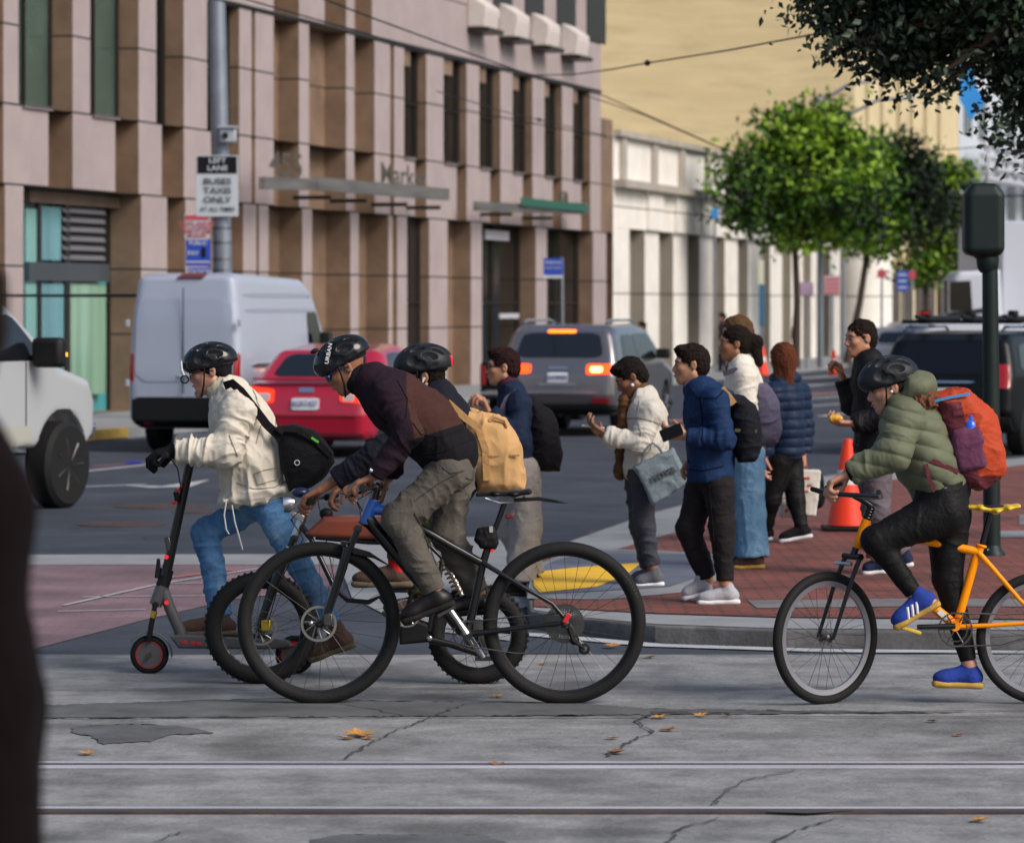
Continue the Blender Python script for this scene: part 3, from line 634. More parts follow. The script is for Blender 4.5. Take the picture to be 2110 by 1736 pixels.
# ---- white office building at the far right
FB = thing('white_office_building', 'white office building with curved ledges at the far right behind the truck', 'building', base(2100))
fr = MB(); wallq(fr, base(1976), base(2700), 0, 36)
fr.build('wall', mat('cool_white_wall', (.52, .56, .62), .6, var=.08), FB, False)
ld = MB()
for y in (300, 322, 345, 368):
    za_ = CZ + (HY - y) * zline(1985) / FPX; pts = [up(base(x), za_) + nF * (1.4 - ((x - 2070) / 80) ** 2 * .5 if abs(x - 2070) < 130 else 0) for x in range(1985, 2200, 12)]
    ld.tube(pts, .16, 6)
for x in range(1990, 2200, 19): ld.tube([up(base(x), CZ + 260 * zline(1985) / FPX) + nF * 1.0, up(base(x), CZ + 330 * zline(1985) / FPX) + nF * 1.0], .10, 6)
ld.build('curved_ledges', mat('cool_grey_trim', (.40, .42, .46), .6), FB)
for r_ in range(5):
    for x in range(1985, 2300, 30):
        z = 6 + r_ * 3.4; a, c = base(x) + nF * .02, base(x + 17) + nF * .02; MB().quad(up(a, z), up(c, z), up(c, z + 1.9), up(a, z + 1.9)).build('window', mat('blue_grey_glass', (.12, .15, .19), .15), FB, False)
# blue banner hanging on that building
bp = [(1978, 130), (2006, 128), (2012, 180), (2030, 205), (2022, 228), (2012, 234), (2004, 248), (1994, 240), (1988, 222), (1978, 208)]
q = MB(); zb_ = 150.; q.prism([P(x, y, zb_) for x, y in bp], (0, .12, 0)); tagp(q.build('banner', mat('banner_blue', (.015, .22, .62), .6, var=.15, vs=1), smooth=False), 'bright blue banner hanging high on the white building', 'banner')
# ================================================================ PEOPLE
SKIN = {'pale': (.44, .21, .145), 'tan': (.27, .115, .06), 'light': (.38, .18, .105), 'brown': (.19, .08, .04)}
def skin(k): return mat('skin_' + k, SKIN[k], .5, var=.12, vs=22, bump=.1, bs=160)
M_eye = mat('eye_white', (.22, .19, .17), .5, spec=.2); M_iris = mat('iris_dark', (.02, .012, .008), .2); M_lip = mat('lips', (.30, .10, .085), .5)
def cloth(name, col, rough=.85, var=.14, vs=14, bump=.55, bs=16, **k):
    new = name not in MATS; m = mat(name, col, rough, var=var, vs=vs, bump=bump, bs=bs, spec=k.pop('spec', .15), **k)
    if new:
        for n in m.node_tree.nodes:
            if n.type == 'TEX_NOISE' and abs(n.inputs['Scale'].default_value - bs) < .01: n.inputs['Distortion'].default_value = 1.8; n.inputs['Detail'].default_value = 5; n.inputs['Roughness'].default_value = .45
            if n.type == 'BUMP': n.inputs['Distance'].default_value = .011
    return m
def hm(tilt, yaw): return Matrix.Rotation(R(yaw), 3, 'Z') @ Matrix.Rotation(R(-tilt), 3, 'Y')
def hand(S, wr, kn, pal, th, curl=(35, 45, 30), sc=1, grow=0, splay=0, tcurl=.4):
    wr = Vector(wr); kn = Vector(kn); X = (kn - wr).normalized(); N = Vector(pal); N = (N - X * N.dot(X)).normalized(); T = X.cross(N)
    if T.dot(Vector(th)) < 0: T = -T
    kn = wr + X * .088 * sc; g = grow
    for i, (o, f) in enumerate(((.029, .0), (.010, .004), (-.010, -.002), (-.028, -.012))):
        K = kn + T * o * sc + X * f * sc; S.cap(wr + T * o * .5 * sc + X * .01, K, .013 * sc + g, .0115 * sc + g, k=.010)
        L = [.045, .050, .046, .036][i] * sc; d = X; p = K; a = 0
        for j, (m, r0, r1) in enumerate(((1, .0094, .0086), (.62, .0086, .008), (.5, .008, .0068))):
            a += curl[j] * (1 + .10 * (i - 1.5)) ; ar = R(a); d = (X * math.cos(ar) + N * math.sin(ar) + T * splay * (1.5 - i) * .1).normalized()
            q = p + d * L * m; S.cap(p, q, r0 * sc + g, r1 * sc + g, k=.003); p = q
    b = wr + X * .022 * sc + T * .022 * sc + N * .006; d1 = (X * .65 + T * .62 + N * tcurl).normalized(); p1 = b + d1 * .042 * sc; d2 = (X * .85 + T * .1 + N * (tcurl + .25)).normalized()
    S.cap(b, p1, .0135 * sc + g, .0105 * sc + g, k=.012); p2 = p1 + d2 * .032 * sc; S.cap(p1, p2, .0102 * sc + g, .009 * sc + g, k=.003); S.cap(p2, p2 + d2 * .022 * sc, .009 * sc + g, .0072 * sc + g, k=.003)
def head(S, c, M, hs=1, beard=False):
    L = lambda x, y, z: Vector(c) + M @ Vector((x * hs, y * hs, z * hs)); Mn = np.array(M); h = hs
    S.ell(L(.016, 0, .034), (.095 * h, .076 * h, .085 * h), Mn, k=.02)
    S.ell(L(-.028, 0, -.03), (.058 * h, .060 * h, .076 * h), Mn, k=.03)
    S.cap(L(-.058, 0, -.092), L(-.02, 0, -.088), .021 * h, .024 * h, k=.03)
    for s in (1, -1):
        S.cap(L(-.05, s * .012, -.094), L(.012, s * .052, -.052), .019 * h, .022 * h, k=.028)
        S.ell(L(-.055, s * .040, -.020), (.026 * h, .022 * h, .022 * h), Mn, k=.02)
        S.ell(L(-.097, s * .032, .004), (.020 * h, .020 * h, .013 * h), Mn, k=.014, sub=True)
    S.ell(L(-.072, 0, .027), (.018 * h, .050 * h, .012 * h), Mn, k=.018)
    S.cap(L(-.078, 0, .012), L(-.099, 0, -.028), .0088 * h, .0115 * h, k=.014); S.cap(L(-.098, 0, -.033), L(-.086, 0, -.040), .0105 * h, .010 * h, k=.008)
    for s in (1, -1): S.ell(L(-.092, s * .0125, -.037), (.011 * h, .008 * h, .008 * h), Mn, k=.006)
    S.ell(L(-.083, 0, -.059), (.013 * h, .024 * h, .008 * h), Mn, k=.006); S.ell(L(-.080, 0, -.072), (.013 * h, .022 * h, .008 * h), Mn, k=.006)
    for s in (1, -1):
        S.ell(L(.018, s * .080, .000), (.019 * h, .0075 * h, .031 * h), Mn @ np.array(Matrix.Rotation(s * .25, 3, 'Z')), k=.006); S.ell(L(.012, s * .088, .002), (.009 * h, .006 * h, .016 * h), Mn, k=.004, sub=True)
def face_parts(root, c, M, hs, hair, brow=True):
    L = lambda x, y, z: Vector(c) + M @ Vector((x * hs, y * hs, z * hs))
    for s in (-1, 1):
        e = MB().ell(L(-.0735, s * .031, .004), (.0120 * hs, .0135 * hs, .0062 * hs), M, 14, 9).build('eye', M_eye, root)
        MB().ell(L(-.0835, s * .0315, .003), (.0040 * hs, .0062 * hs, .0062 * hs), M, 10, 7).build('iris', M_iris, e)
        if brow: MB().tube([L(-.086, s * .014, .022), L(-.0865, s * .030, .027), L(-.078, s * .048, .022)], [.0022 * hs, .0042 * hs, .002 * hs], 6).build('eyebrow', hair, root)
    MB().tube([L(-.0905, .020 * -1, -.0655), L(-.0985, 0, -.0655), L(-.0905, .020, -.0655)], [.0012, .0042 * hs, .0012], 6).build('lips', M_lip, root)
def hairdo(c, M, hs, m, root, kind='short', seed=0, res=.005):
    L = lambda x, y, z: Vector(c) + M @ Vector((x * hs, y * hs, z * hs)); Mn = np.array(M); S = Solid(res); U = NP(M @ Vector((0, 0, 1))); B = NP(M @ Vector((1, 0, 0)))
    fo = (.010, 16, 60)
    t = {'short': 0, 'crop': -.004, 'long': .006, 'bun': 0, 'mop': .008}[kind]
    S.ell(L(.022, 0, .043), ((.099 + t) * hs, (.083 + t) * hs, (.088 + t) * hs), Mn, k=.01, fold=fo, fdir=B)
    S.ell(L(.062, 0, -.005), ((.058 + t) * hs, (.074 + t) * hs, (.075) * hs), Mn, k=.02, fold=fo, fdir=U)
    if kind in ('short', 'mop'): S.ell(L(-.038, 0, .094), (.055 * hs, .062 * hs, (.028 + t) * hs), Mn, k=.02, fold=fo, fdir=B)
    # open the face and ears
    lo, hi = NP(Vector(c)) - .25, NP(Vector(c)) + .25
    S.ell(L(-.115, 0, -.03), (.088 * hs, .12 * hs, .098 * hs), Mn, k=.008, sub=True)
    for s in (1, -1): S.ell(L(.012, s * .09, -.012), (.030 * hs, .03 * hs, .042 * hs), Mn, k=.006, sub=True)
    if kind == 'long':
        for s in (1, -1): S.cap(L(.02, s * .055, .0), L(.045, s * .06, -.17), .042 * hs, .03 * hs, k=.03, fold=(.008, 14, 45))
        S.cap(L(.06, 0, .0), L(.08, 0, -.2), .07 * hs, .05 * hs, k=.03, fold=(.008, 14, 45))
    if kind == 'bun':
        S.cap(L(.09, 0, .05), L(.15, 0, .02), .035 * hs, .045 * hs, k=.03, fold=fo); S.cap(L(.145, 0, .02), L(.18, .0, -.12), .045 * hs, .028 * hs, k=.03, fold=(.008, 10, 40))
    else: S.ell(L(.0, 0, -.15), (.09 * hs, .09 * hs, .06 * hs), Mn, k=.01, sub=(kind != 'long')) if kind != 'long' else None
    return S.build('hair', m, root)
def shoe(root, heel, toe, dy_up, m, msole, z, near=True, lift=.03, h=.085, w=.045, stripes=None, hi=False):
    """heel/toe: points on the sole bottom"""
    heel = Vector(heel); toe = Vector(toe); X = (toe - heel).normalized(); Y = Vector((0, 1, 0)); U = X.cross(Y); U = U if U.z > 0 else -U
    L = (toe - heel).length; M = np.array([[X.x, Y.x, U.x], [X.y, Y.y, U.y], [X.z, Y.z, U.z]]); pt = lambda a, b, c: heel + X * (a * L) + Y * b + U * c
    S = Solid(.005)
    S.ell(pt(.80, 0, .042), (L * .21, w, .036), M, k=.02); S.ell(pt(.20, 0, .050), (L * .20, w * .82, .046), M, k=.02)
    S.cap(pt(.25, 0, .055), pt(.70, 0, .048), .040, .036, k=.03); S.cap(pt(.45, 0, .08), pt(.62, 0, .060), .024, .022, k=.03)
    S.cap(pt(.24, 0, .06), pt(.28, 0, h + .02 + (.03 if hi else 0)), .040, .038, k=.02)
    if hi: S.cap(pt(.26, 0, .07), pt(.30, 0, .13), .044, .046, k=.02)
    o = S.build('shoe', m, root)
    B = Solid(.005); B.box(pt(.5, 0, .013), (L * .50, w * .9, .014), M, rnd=.012, k=.01); B.ell(pt(.83, 0, .014), (L * .19, w * 1.05, .014), M, k=.02); B.ell(pt(.18, 0, .014), (L * .19, w * .95, .014), M, k=.02)
    B.build('sole', msole, o)
    lc = MB()
    for i in range(4): lc.tube([pt(.50 + .055 * i, -.024, .076 - .006 * i), pt(.50 + .055 * i, 0, .092 - .009 * i), pt(.50 + .055 * i, .024, .076 - .006 * i)], .0032, 6)
    if stripes:
        for i in range(3):
            a = .40 + i * .10; st = MB(); st.tube([pt(a + .08, -w * .80, .024), pt(a + .04, -w * .93, .045), pt(a - .01, -w * .74, .074)], .0075, 6, flat=1); st.build('stripe', stripes, o)
    return o

def person(label, z, sp, group=None, res=.0055):
    """body = one continuous skin mesh; garments, hair, shoes are its children. Points are (column, row, offset in depth)."""
    mpp = z / FPX; J = lambda t: P(t[0], t[1], z + (t[2] if len(t) > 2 else 0))
    g = P(sp['at'][0], sp['at'][1], z); hs = sp.get('hs', 1)
    S = Solid(res); M = hm(sp['head'][2], sp['head'][3] if len(sp['head']) > 3 else 0); hc = J(sp['head'][:2]); 
    sk = skin(sp.get('skin', 'light'))
    spine = [(J(p[:2]), p[2]) for p in sp['spine']]; sy = sp.get('sy', 1.35); nb = spine[0][0]
    head(S, hc, M, hs); Lh = lambda x, y, zz: hc + M @ Vector((x * hs, y * hs, zz * hs))
    S.cap(Lh(.015, 0, -.05), nb + Vector((0, 0, .0)), .054 * hs, .060 * hs, k=.03)
    for (a, ra), (b, rb) in zip(spine[:-1], spine[1:]): S.cap(a, b, min(max(ra - .03, .05), .10), min(max(rb - .03, .06), .095), k=.04, sy=min(sy, 1.3))
    bs = sp.get('bs', 1)
    for key in ('N', 'F'):
        a = sp.get('arm' + key)
        if a:
            sh, el, wr, kn = [J(q) for q in a]
            S.cap(nb.lerp(sh, .3) + Vector((0, 0, -.03)), sh, .05, .050 * bs, k=.05); S.cap(sh, el, .046 * bs, .038 * bs, k=.02); S.cap(el, wr, .038 * bs, .025 * bs, k=.02)
            h = sp['hand' + key]; hand(S, wr, kn, h[0], h[1], *(h[2:]), sc=hs * 1.08, grow=.0015)
        l = sp.get('leg' + key)
        if l:
            hp, kn, an = [J(q) for q in l[:3]]; he, to = [J(q) for q in l[3:5]]
            S.cap(hp, kn, .078 * bs, .056 * bs, k=.04); S.cap(kn, an, .054 * bs, .034 * bs, k=.02, pinch=-.12); X = (to - he).normalized()
            S.cap(an, he.lerp(to, .25) + Vector((0, 0, .045)), .034, .034, k=.02); S.cap(he.lerp(to, .25) + Vector((0, 0, .045)), he.lerp(to, .78) + Vector((0, 0, .03)), .032, .024, k=.02)
    t = S.build('person', sk, None) 
    # body mesh is the thing itself; keep its origin on the ground under it
    tagp(t, label, 'person', group)
    off = t.location.copy(); base_ = Vector((g.x, g.y, off.z)); d = np.array(base_ - off)
    co = np.empty(len(t.data.vertices) * 3); t.data.vertices.foreach_get('co', co); co = co.reshape(-1, 3) - d; t.data.vertices.foreach_set('co', co.ravel()); t.location = base_
    hairm = sp.get('hairm') or mat('hair_dark', (.018, .012, .009), .75, bump=.8, bs=120, spec=.12)
    face_parts(t, hc, M, hs, hairm)
    if sp.get('hair'): hairdo(hc, M, hs, hairm, t, sp['hair'])
    tp = sp['top']; G_ = Solid(tp.get('res', res)); e = tp.get('ease', .012); fo = tp.get('fold', (.012, 11, 7)); fs = tp.get('sfold', (.013, 18, 7)); ar = tp.get('ar', (.062, .056, .046))
    for (a, ra), (b, rb) in zip(spine[:-1], spine[1:]): G_.cap(a, b, ra, rb, k=.05, sy=sy, fold=fo)
    for key in ('N', 'F'):
        a = sp.get('arm' + key)
        if a:
            sh, el, wr, kn = [J(q) for q in a]; G_.cap(nb.lerp(sh, .35) + Vector((0, 0, -.045)), sh, ar[0] * .95, ar[0], k=.05, fold=fo)
            G_.cap(sh, el, ar[0], ar[1], k=.035, fold=fs); cf = tp.get('cuff', .97); we = el.lerp(wr, cf); G_.cap(el, we, ar[1], ar[2], k=.025, fold=fs)
            n = (wr - el).normalized(); c = NP(we + n * .07); G_.plane(we, n, c - .075, c + .075)
    if 'hem' in tp:
        hp_, hn = J(tp['hem'][0]), Vector(tp['hem'][1]); c = NP(hp_ + hn * .3); G_.plane(hp_, hn, c - .32, c + .32)
    for q in tp.get('extra', []): # (a, b, ra, rb, sy)
        G_.cap(J(q[0]), J(q[1]), q[2], q[3], k=.03, sy=q[4] if len(q) > 4 else 1, fold=fo)
    for q in tp.get('cutters', []): G_.ell(J(q[0]), q[1], k=.01, sub=True)
    # neck opening
    G_.cap(Lh(.0, 0, -.07), nb + Vector((-.0, 0, .02)), .058 * hs, .060 * hs, k=.012, sub=True)
    to_ = G_.build(tp.get('name', 'jacket'), tp['mat'], t, tp.get('puff'))
    if 'matfn' in tp:
        to_.data.materials.append(tp['mat2']); o0 = np.array(_root(to_))
        n = len(to_.data.polygons); cc = np.empty(n * 3); to_.data.polygons.foreach_get('center', cc); cc = cc.reshape(-1, 3) + o0
        px = CX + cc[:, 0] * FPX / cc[:, 1]; py = HY - (cc[:, 2] - CZ) * FPX / cc[:, 1]; to_.data.polygons.foreach_set('material_index', tp['matfn'](px, py, cc).astype(np.int32))
    if tp.get('collar'):
        cm, r0, hgt = tp['collar'][:3]; C_ = Solid(.005); ax = (Lh(.01, 0, -.05) - nb).normalized(); c0 = nb + ax * .0
        C_.cap(c0, c0 + ax * hgt, r0 + .014, r0 + .008, k=.01, sy=1.1, fold=(.006, 20, 10)); C_.cap(c0 - ax * .1, c0 + ax * (hgt + .12), r0 - .004, r0 - .004, k=.006, sy=1.1, sub=True); C_.build('collar', cm, t)
    pt = sp['pants']; G2 = Solid(pt.get('res', res)); pr = pt.get('r', (.095, .075, .062)); fl = pt.get('fold', (.012, 14, 7)); fl2 = pt.get('fold2', fl)
    hipc, hr = spine[-1][0], pt.get('hip', .115)
    wst = spine[-2][0].lerp(spine[-1][0], pt.get('waist', .6)); G2.cap(wst, hipc, hr * .95, hr, k=.05, sy=1.3, fold=fl)
    for key in ('N', 'F'):
        l = sp.get('leg' + key)
        if l:
            hp, kn, an = [J(q) for q in l[:3]]; G2.cap(hp, kn, pr[0], pr[1], k=.045, fold=fl); en = kn.lerp(an, pt.get('len', .97)); G2.cap(kn, en, pr[1] * .98, pr[2], k=.03, fold=fl2)
            n = (an - kn).normalized(); c = NP(en + n * .1); G2.plane(en, n, c - .1, c + .1)
            shoe(t, J(l[3]), J(l[4]), 0, sp['shoes'][0], sp['shoes'][1], z, stripes=sp.get('stripes') if key == 'N' else None, hi=sp.get('hi', False))
    G2.build('trousers', pt['mat'], t)
    return t, hc, M, J, nb
def helmet(root, c, M, hs, m, style='road', minner=None, off=(0, 0, 0)):
    L = lambda x, y, z: Vector(c) + M @ Vector(((x + off[0]) * hs, (y + off[1]) * hs, (z + off[2]) * hs)); Mn = np.array(M); h = hs; S = Solid(.0042)
    S.ell(L(.014, 0, .060), (.138 * h, .104 * h, .094 * h), Mn, k=.01); S.ell(L(.055, 0, .050), (.098 * h, .095 * h, .082 * h), Mn, k=.02)
    S.ell(L(-.055, 0, .05), (.080 * h, .085 * h, .06 * h), Mn, k=.02)
    S.ell(L(.012, 0, .035), (.113 * h, .088 * h, .096 * h), Mn, k=.004, sub=True)
    S.box(L(.0, 0, -.060), (.22, .16, .078), Mn @ np.array(Matrix.Rotation(-.10, 3, 'Y')), rnd=.01, k=.012, sub=True)
    for r_, (yy, zz) in enumerate(((.0, .150), (.034, .146), (-.034, .146), (.066, .128), (-.066, .128), (.092, .095), (-.092, .095), (.103, .055), (-.103, .055))):
        for q in ((-.062, .030) if (r_ + 1) // 2 % 2 else (-.030, .068)):
            zq = zz - (q * q) * 4.6; ang = q * -7.0
            S.ell(L(.014 + q, yy, zq), (.041 * h, .0098 * h, .028 * h), Mn @ np.array(Matrix.Rotation(ang + .12, 3, 'Y')), k=.003, sub=True)
    o = S.build('helmet', m, root)
    i = Solid(.005); i.ell(L(.014, 0, .050), (.120 * h, .093 * h, .088 * h), Mn, k=.01); i.ell(L(.012, 0, .035), (.104 * h, .083 * h, .090 * h), Mn, k=.004, sub=True); i.box(L(0, 0, -.066), (.22, .16, .078), Mn, rnd=.01, k=.01, sub=True); i.build('liner', minner or M_black, o)
    if style == 'visor': MB().prism([L(-.115, y, z_) for y, z_ in ((-.085, .035), (-.04, .052), (.04, .052), (.085, .035))], M @ Vector((-.035, 0, -.012))).build('visor', m, o, bevel=.003)
    for s in (-1, 1): MB().tube([L(-.02, s * .088, .03), L(-.035, s * .078, -.06), L(-.055, s * .03, -.118), L(-.058, 0, -.122)], .005, 6).build('strap', M_black, o)
    return o, L
def pack(label, z, pts, th, m, mat2=None, dirv=None, cat='backpack', name='backpack', res=.006, rnd=.05, fold=(.010, 12, 7), dy=0, zone=None, puff=None):
    """soft bag from an outline of photo points, a real volume th deep"""
    V2 = [P(p[0], p[1], z + dy) for p in pts]; S = Solid(res); S.poly(V2, th / 2, rnd=rnd * 1.3, fold=fold); c = sum(V2, Vector()) / len(V2)
    ex = max(v.x for v in V2) - min(v.x for v in V2); ez = max(v.z for v in V2) - min(v.z for v in V2); S.ell(c, (ex * .40, th * .60, ez * .40), k=.05, fold=fold)
    o = S.build(name, m, None, puff); tagp(o, label, cat)
    if zone is not None:
        o.data.materials.append(mat2); nP = len(o.data.polygons); cc = np.empty(nP * 3); o.data.polygons.foreach_get('center', cc); cc = cc.reshape(-1, 3) + np.array(o.location)
        px = CX + cc[:, 0] * FPX / cc[:, 1]; py = HY - (cc[:, 2] - CZ) * FPX / cc[:, 1]; o.data.polygons.foreach_set('material_index', zone(px, py, cc).astype(np.int32))
    return o
def strap(pts, w, m, root, name='strap', th=.004):
    """flat band through 3D points (list of Vector), w wide along world Y-ish/perpendicular"""
    b = MB()
    for i in range(len(pts) - 1):
        a, c = Vector(pts[i]), Vector(pts[i + 1])
    L = []; 
    for i, p in enumerate(pts):
        t = (Vector(pts[min(i + 1, len(pts) - 1)]) - Vector(pts[max(i - 1, 0)])).normalized(); n = t.cross(Vector((0, 1, 0))).normalized() * w / 2; L.append((Vector(p) - n, Vector(p) + n))
    vs = []; 
    for a, c in L: vs += [a + Vector((0, -th, 0)), c + Vector((0, -th, 0)), c + Vector((0, th, 0)), a + Vector((0, th, 0))]
    fs = [(0, 1, 2, 3)]; k = len(L) - 1
    for i in range(k):
        o = 4 * i
        for q in range(4): fs.append((o + q, o + (q + 1) % 4, o + 4 + (q + 1) % 4, o + 4 + q))
    fs.append((4 * k + 3, 4 * k + 2, 4 * k + 1, 4 * k)); b.add(vs, fs); return b.build(name, m, root)

M_helm = mat('helmet_black', (.014, .015, .018), .2, spec=.5, coat=.25); M_helm2 = mat('helmet_matt', (.020, .024, .031), .5, spec=.3)
M_shoeb = cloth('shoe_brown', (.075, .045, .035)); M_soleb = mat('sole_brown', (.10, .075, .045), .8, var=.3, vs=30); M_soleblk = mat('sole_black', (.018, .018, .018), .8); M_solew = mat('sole_white', (.62, .62, .64), .6)
M_leather = mat('black_leather', (.018, .014, .015), .38, spec=.5)
M_denim = cloth('blue_denim', (.075, .175, .33), var=.30, vs=7, dirt=(.25, .39, .54), ds=5, dw=.6); M_denimL = cloth('light_denim', (.12, .24, .38), var=.3, vs=6, dirt=(.24, .38, .5), ds=6, dw=.5)
M_web = cloth('webbing_dark', (.022, .016, .024))
Z1, Z2, Z3, Z4 = 20.3, 18.75, 19.70, 18.75
DN = (0, 0, -1); LEFT = (-1, 0, 0); NEAR = (0, -1, 0); FAR = (0, 1, 0)

# --- man pushing the scooter
M_cream = cloth('cream_jacket', (.55, .505, .43), .6, var=.07, vs=6, bump=.15, bs=60)
sp = dict(at=(520, 1362), head=(431, 765, 8, 4), skin='pale', spine=[(474, 816, .100), (498, 868, .145), (515, 940, .165), (526, 1012, .165)], sy=1.30,
          armN=[(492, 846, -.20), (466, 928, -.27), (361, 929, -.24), (334, 934, -.22)], armF=[(480, 850, .18), (452, 930, .26), (358, 925, .22), (334, 930, .20)],
          handN=(DN, (0, 1, -.2), (30, 55, 45)), handF=(DN, NEAR, (30, 55, 45)),
          legN=[(556, 1045, -.09), (604, 1140, -.12), (684, 1288, -.10), (735, 1330, -.10), (640, 1365, -.10)], legF=[(514, 1045, .08), (424, 1098, .10), (455, 1272, .06), (488, 1309, .05), (362, 1309, .05)],
          shoes=(M_shoeb, M_soleb), hi=True, top=dict(mat=M_cream, ar=(.084, .078, .062), fold=(.022, 6, 13), sfold=(.024, 18, 7), cuff=.96, collar=(cloth('collar_cream', (.42, .38, .29)), .072, .075), hem=((530, 1032), (.15, 0, -1)), extra=[((468, 1030), (592, 1002), .03, .03, 6)]),
          pants=dict(mat=M_denim, r=(.082, .068, .052), fold=(.012, 18, 8), len=.98, waist=.1, hip=.13))
man, hc, Mh, J, nb = person('man in cream jacket and jeans leaning over an electric scooter, bag on his back', Z1, sp)
h, Lh = helmet(man, hc, Mh, 1.02, M_helm)
cap_ = Solid(.005); cap_.ell(Lh(.022, 0, .036), (.103, .086, .088), np.array(Mh), k=.01); cap_.ell(Lh(.07, 0, -.02), (.045, .072, .07), np.array(Mh), k=.02); cap_.ell(Lh(-.115, 0, -.03), (.072, .12, .075), np.array(Mh), k=.008, sub=True); cap_.build('cap', cloth('black_cap', (.012, .012, .013)), man)
gl = MB()
for s in (-1, 1): gl.torus(Lh(-.100, s * .032, .000), Mh @ Vector((1, 0, 0)), .021, .0028, 20, 6)
gl.tube([Lh(-.100, -.011, .004), Lh(-.104, 0, .007), Lh(-.100, .011, .004)], .002, 6)
for s in (-1, 1): gl.tube([Lh(-.100, s * .052, .006), Lh(-.02, s * .082, .008), Lh(.03, s * .084, .0)], .0028, 6)
gl.build('glasses', M_black, man)
ca = MB(); ca.tube([Lh(-.135, -.06, .075), Lh(-.137, -.06, .03), Lh(-.130, -.06, .0)], .005, 8); ca.build('camera_stalk', mat('white_plastic', (.6, .6, .62), .4), man)
ca = MB(); ca.torus(Lh(-.130, -.06, -.022), Mh @ Vector((0, 1, 0)), .020, .004, 18, 6); ca.build('mirror', M_black, man)
bd = Solid(.005); bd.ell(Lh(-.066, 0, -.108), (.022, .022, .024), np.array(Mh), k=.01, fold=(.004, 60, 60)); bd.build('beard', mat('grey_beard', (.22, .16, .11), .8, var=.4, vs=80), man)
for key in ('N', 'F'):
    gv = Solid(.005); a = [J(q) for q in sp['arm' + key]]; hh = sp['hand' + key]; hand(gv, a[2], a[3], hh[0], hh[1], hh[2], sc=1.10, grow=.0055); gv.cap(a[1].lerp(a[2], .9), a[2], .036, .036, k=.015); gv.build('glove', cloth('black_glove', (.014, .014, .016)), man)
for pts in ([(466, 1034), (462, 1060), (466, 1090), (472, 1100)], [(478, 1040), (484, 1075), (494, 1110), (500, 1132)]): MB().tube([J((p[0], p[1], -.20)) for p in pts], .0045, 6).build('drawstring', mat('white_cord', (.5, .5, .52), .8), man)
q = [J((p[0], p[1], p[2])) for p in ((462, 795, -.15), (478, 789, -.19), (496, 805, -.24), (522, 838, -.245), (550, 875, -.22), (580, 903, -.215))]
strap(q, .045, M_web, man, 'bag_strap', .005)
bag = pack('black messenger bag with flap on the back of the man in the cream jacket', Z1, [(570, 880), (610, 874), (650, 895), (684, 930), (688, 952), (660, 985), (618, 1012), (596, 1010), (585, 950)], .16, cloth('bag_black', (.016, .015, .018), .7), name='messenger_bag', cat='bag', rnd=.035, dy=-.14, fold=(.006, 12, 8))
bz = Z1 - .235
strap([P(574, 882, bz), P(615, 885, bz - .01), P(652, 908, bz - .01), P(683, 940, bz + .01)], .030, cloth('bag_flap', (.026, .025, .028)), bag, 'flap_edge', .008)
MB().torus(P(612, 953, bz - .01), (0, 1, 0), .013, .003, 16, 6).build('ring', M_steel, bag); MB().box(P(649, 906, bz - .02), (.045, .006, .012), Matrix.Rotation(.6, 3, 'Y')).build('label_tag', mat('lime_tag', (.12, .55, .04), .6), bag)
strap([P(600, 930, bz), P(640, 965, bz)], .01, M_web, bag, 'seam', .004); MB().box(P(578, 885, bz), (.05, .02, .035), Matrix.Rotation(.7, 3, 'Y')).build('buckle', M_black, bag, bevel=.004)

# --- rider in front, standing on a black mountain bike
M_wine = cloth('wine_fleece', (.034, .017, .029), .9); M_brn = cloth('brown_fleece', (.048, .020, .016), .9); M_blk = cloth('black_fleece', (.014, .013, .017), .9)
sp = dict(at=(900, 1450), head=(710, 759, 27, 3), hs=1.0, skin='tan', spine=[(770, 790, .098), (812, 822, .135), (868, 868, .145), (925, 935, .140)], sy=1.35,
          armN=[(800, 812, -.20), (842, 893, -.27), (772, 980, -.24), (745, 992, -.23)], armF=[(790, 815, .19), (838, 890, .26), (800, 985, .24), (778, 1003, .23)],
          handN=(DN, (0, 1, -.3), (25, 50, 40)), handF=(DN, NEAR, (40, 60, 50)),
          legN=[(928, 972, -.10), (822, 1070, -.13), (899, 1222, -.13), (938, 1246, -.13), (832, 1286, -.13)], legF=[(938, 975, .09), (922, 1095, .11), (985, 1225, .12), (1015, 1262, .12), (910, 1272, .12)],
          shoes=(M_leather, M_soleblk), top=dict(mat=M_wine, mat2=M_blk, name='fleece', ar=(.072, .060, .046), fold=(.013, 8, 8), sfold=(.015, 15, 6), cuff=.96, collar=(M_blk, .066, .085), res=.0055,
          matfn=lambda px, py, c: ((py > 700 + (px - 700) * .0 + 0) & (py > 905 - (px - 850) * .32) & (px > 846 + (py - 880) * -.1) & (c[:, 1] < 99)).astype(int)),
          pants=dict(mat=cloth('grey_trousers', (.085, .076, .065), .9, var=.15, vs=6, dirt=(.15, .14, .125), ds=4, dw=.35), r=(.100, .078, .058), hip=.128, waist=.55, fold=(.014, 13, 8), len=.96))
rid, hc, Mh, J, nb = person('man in dark fleece and grey trousers bent over the handlebar of the black mountain bike', Z2, sp)
ob = [c for c in rid.children if c.name.startswith('fleece')][0]; ob.data.materials.append(M_brn)
n_ = len(ob.data.polygons); cc = np.empty(n_ * 3); ob.data.polygons.foreach_get('center', cc); cc = cc.reshape(-1, 3) + np.array(_root(ob)); px = CX + cc[:, 0] * FPX / cc[:, 1]; py = HY - (cc[:, 2] - CZ) * FPX / cc[:, 1]
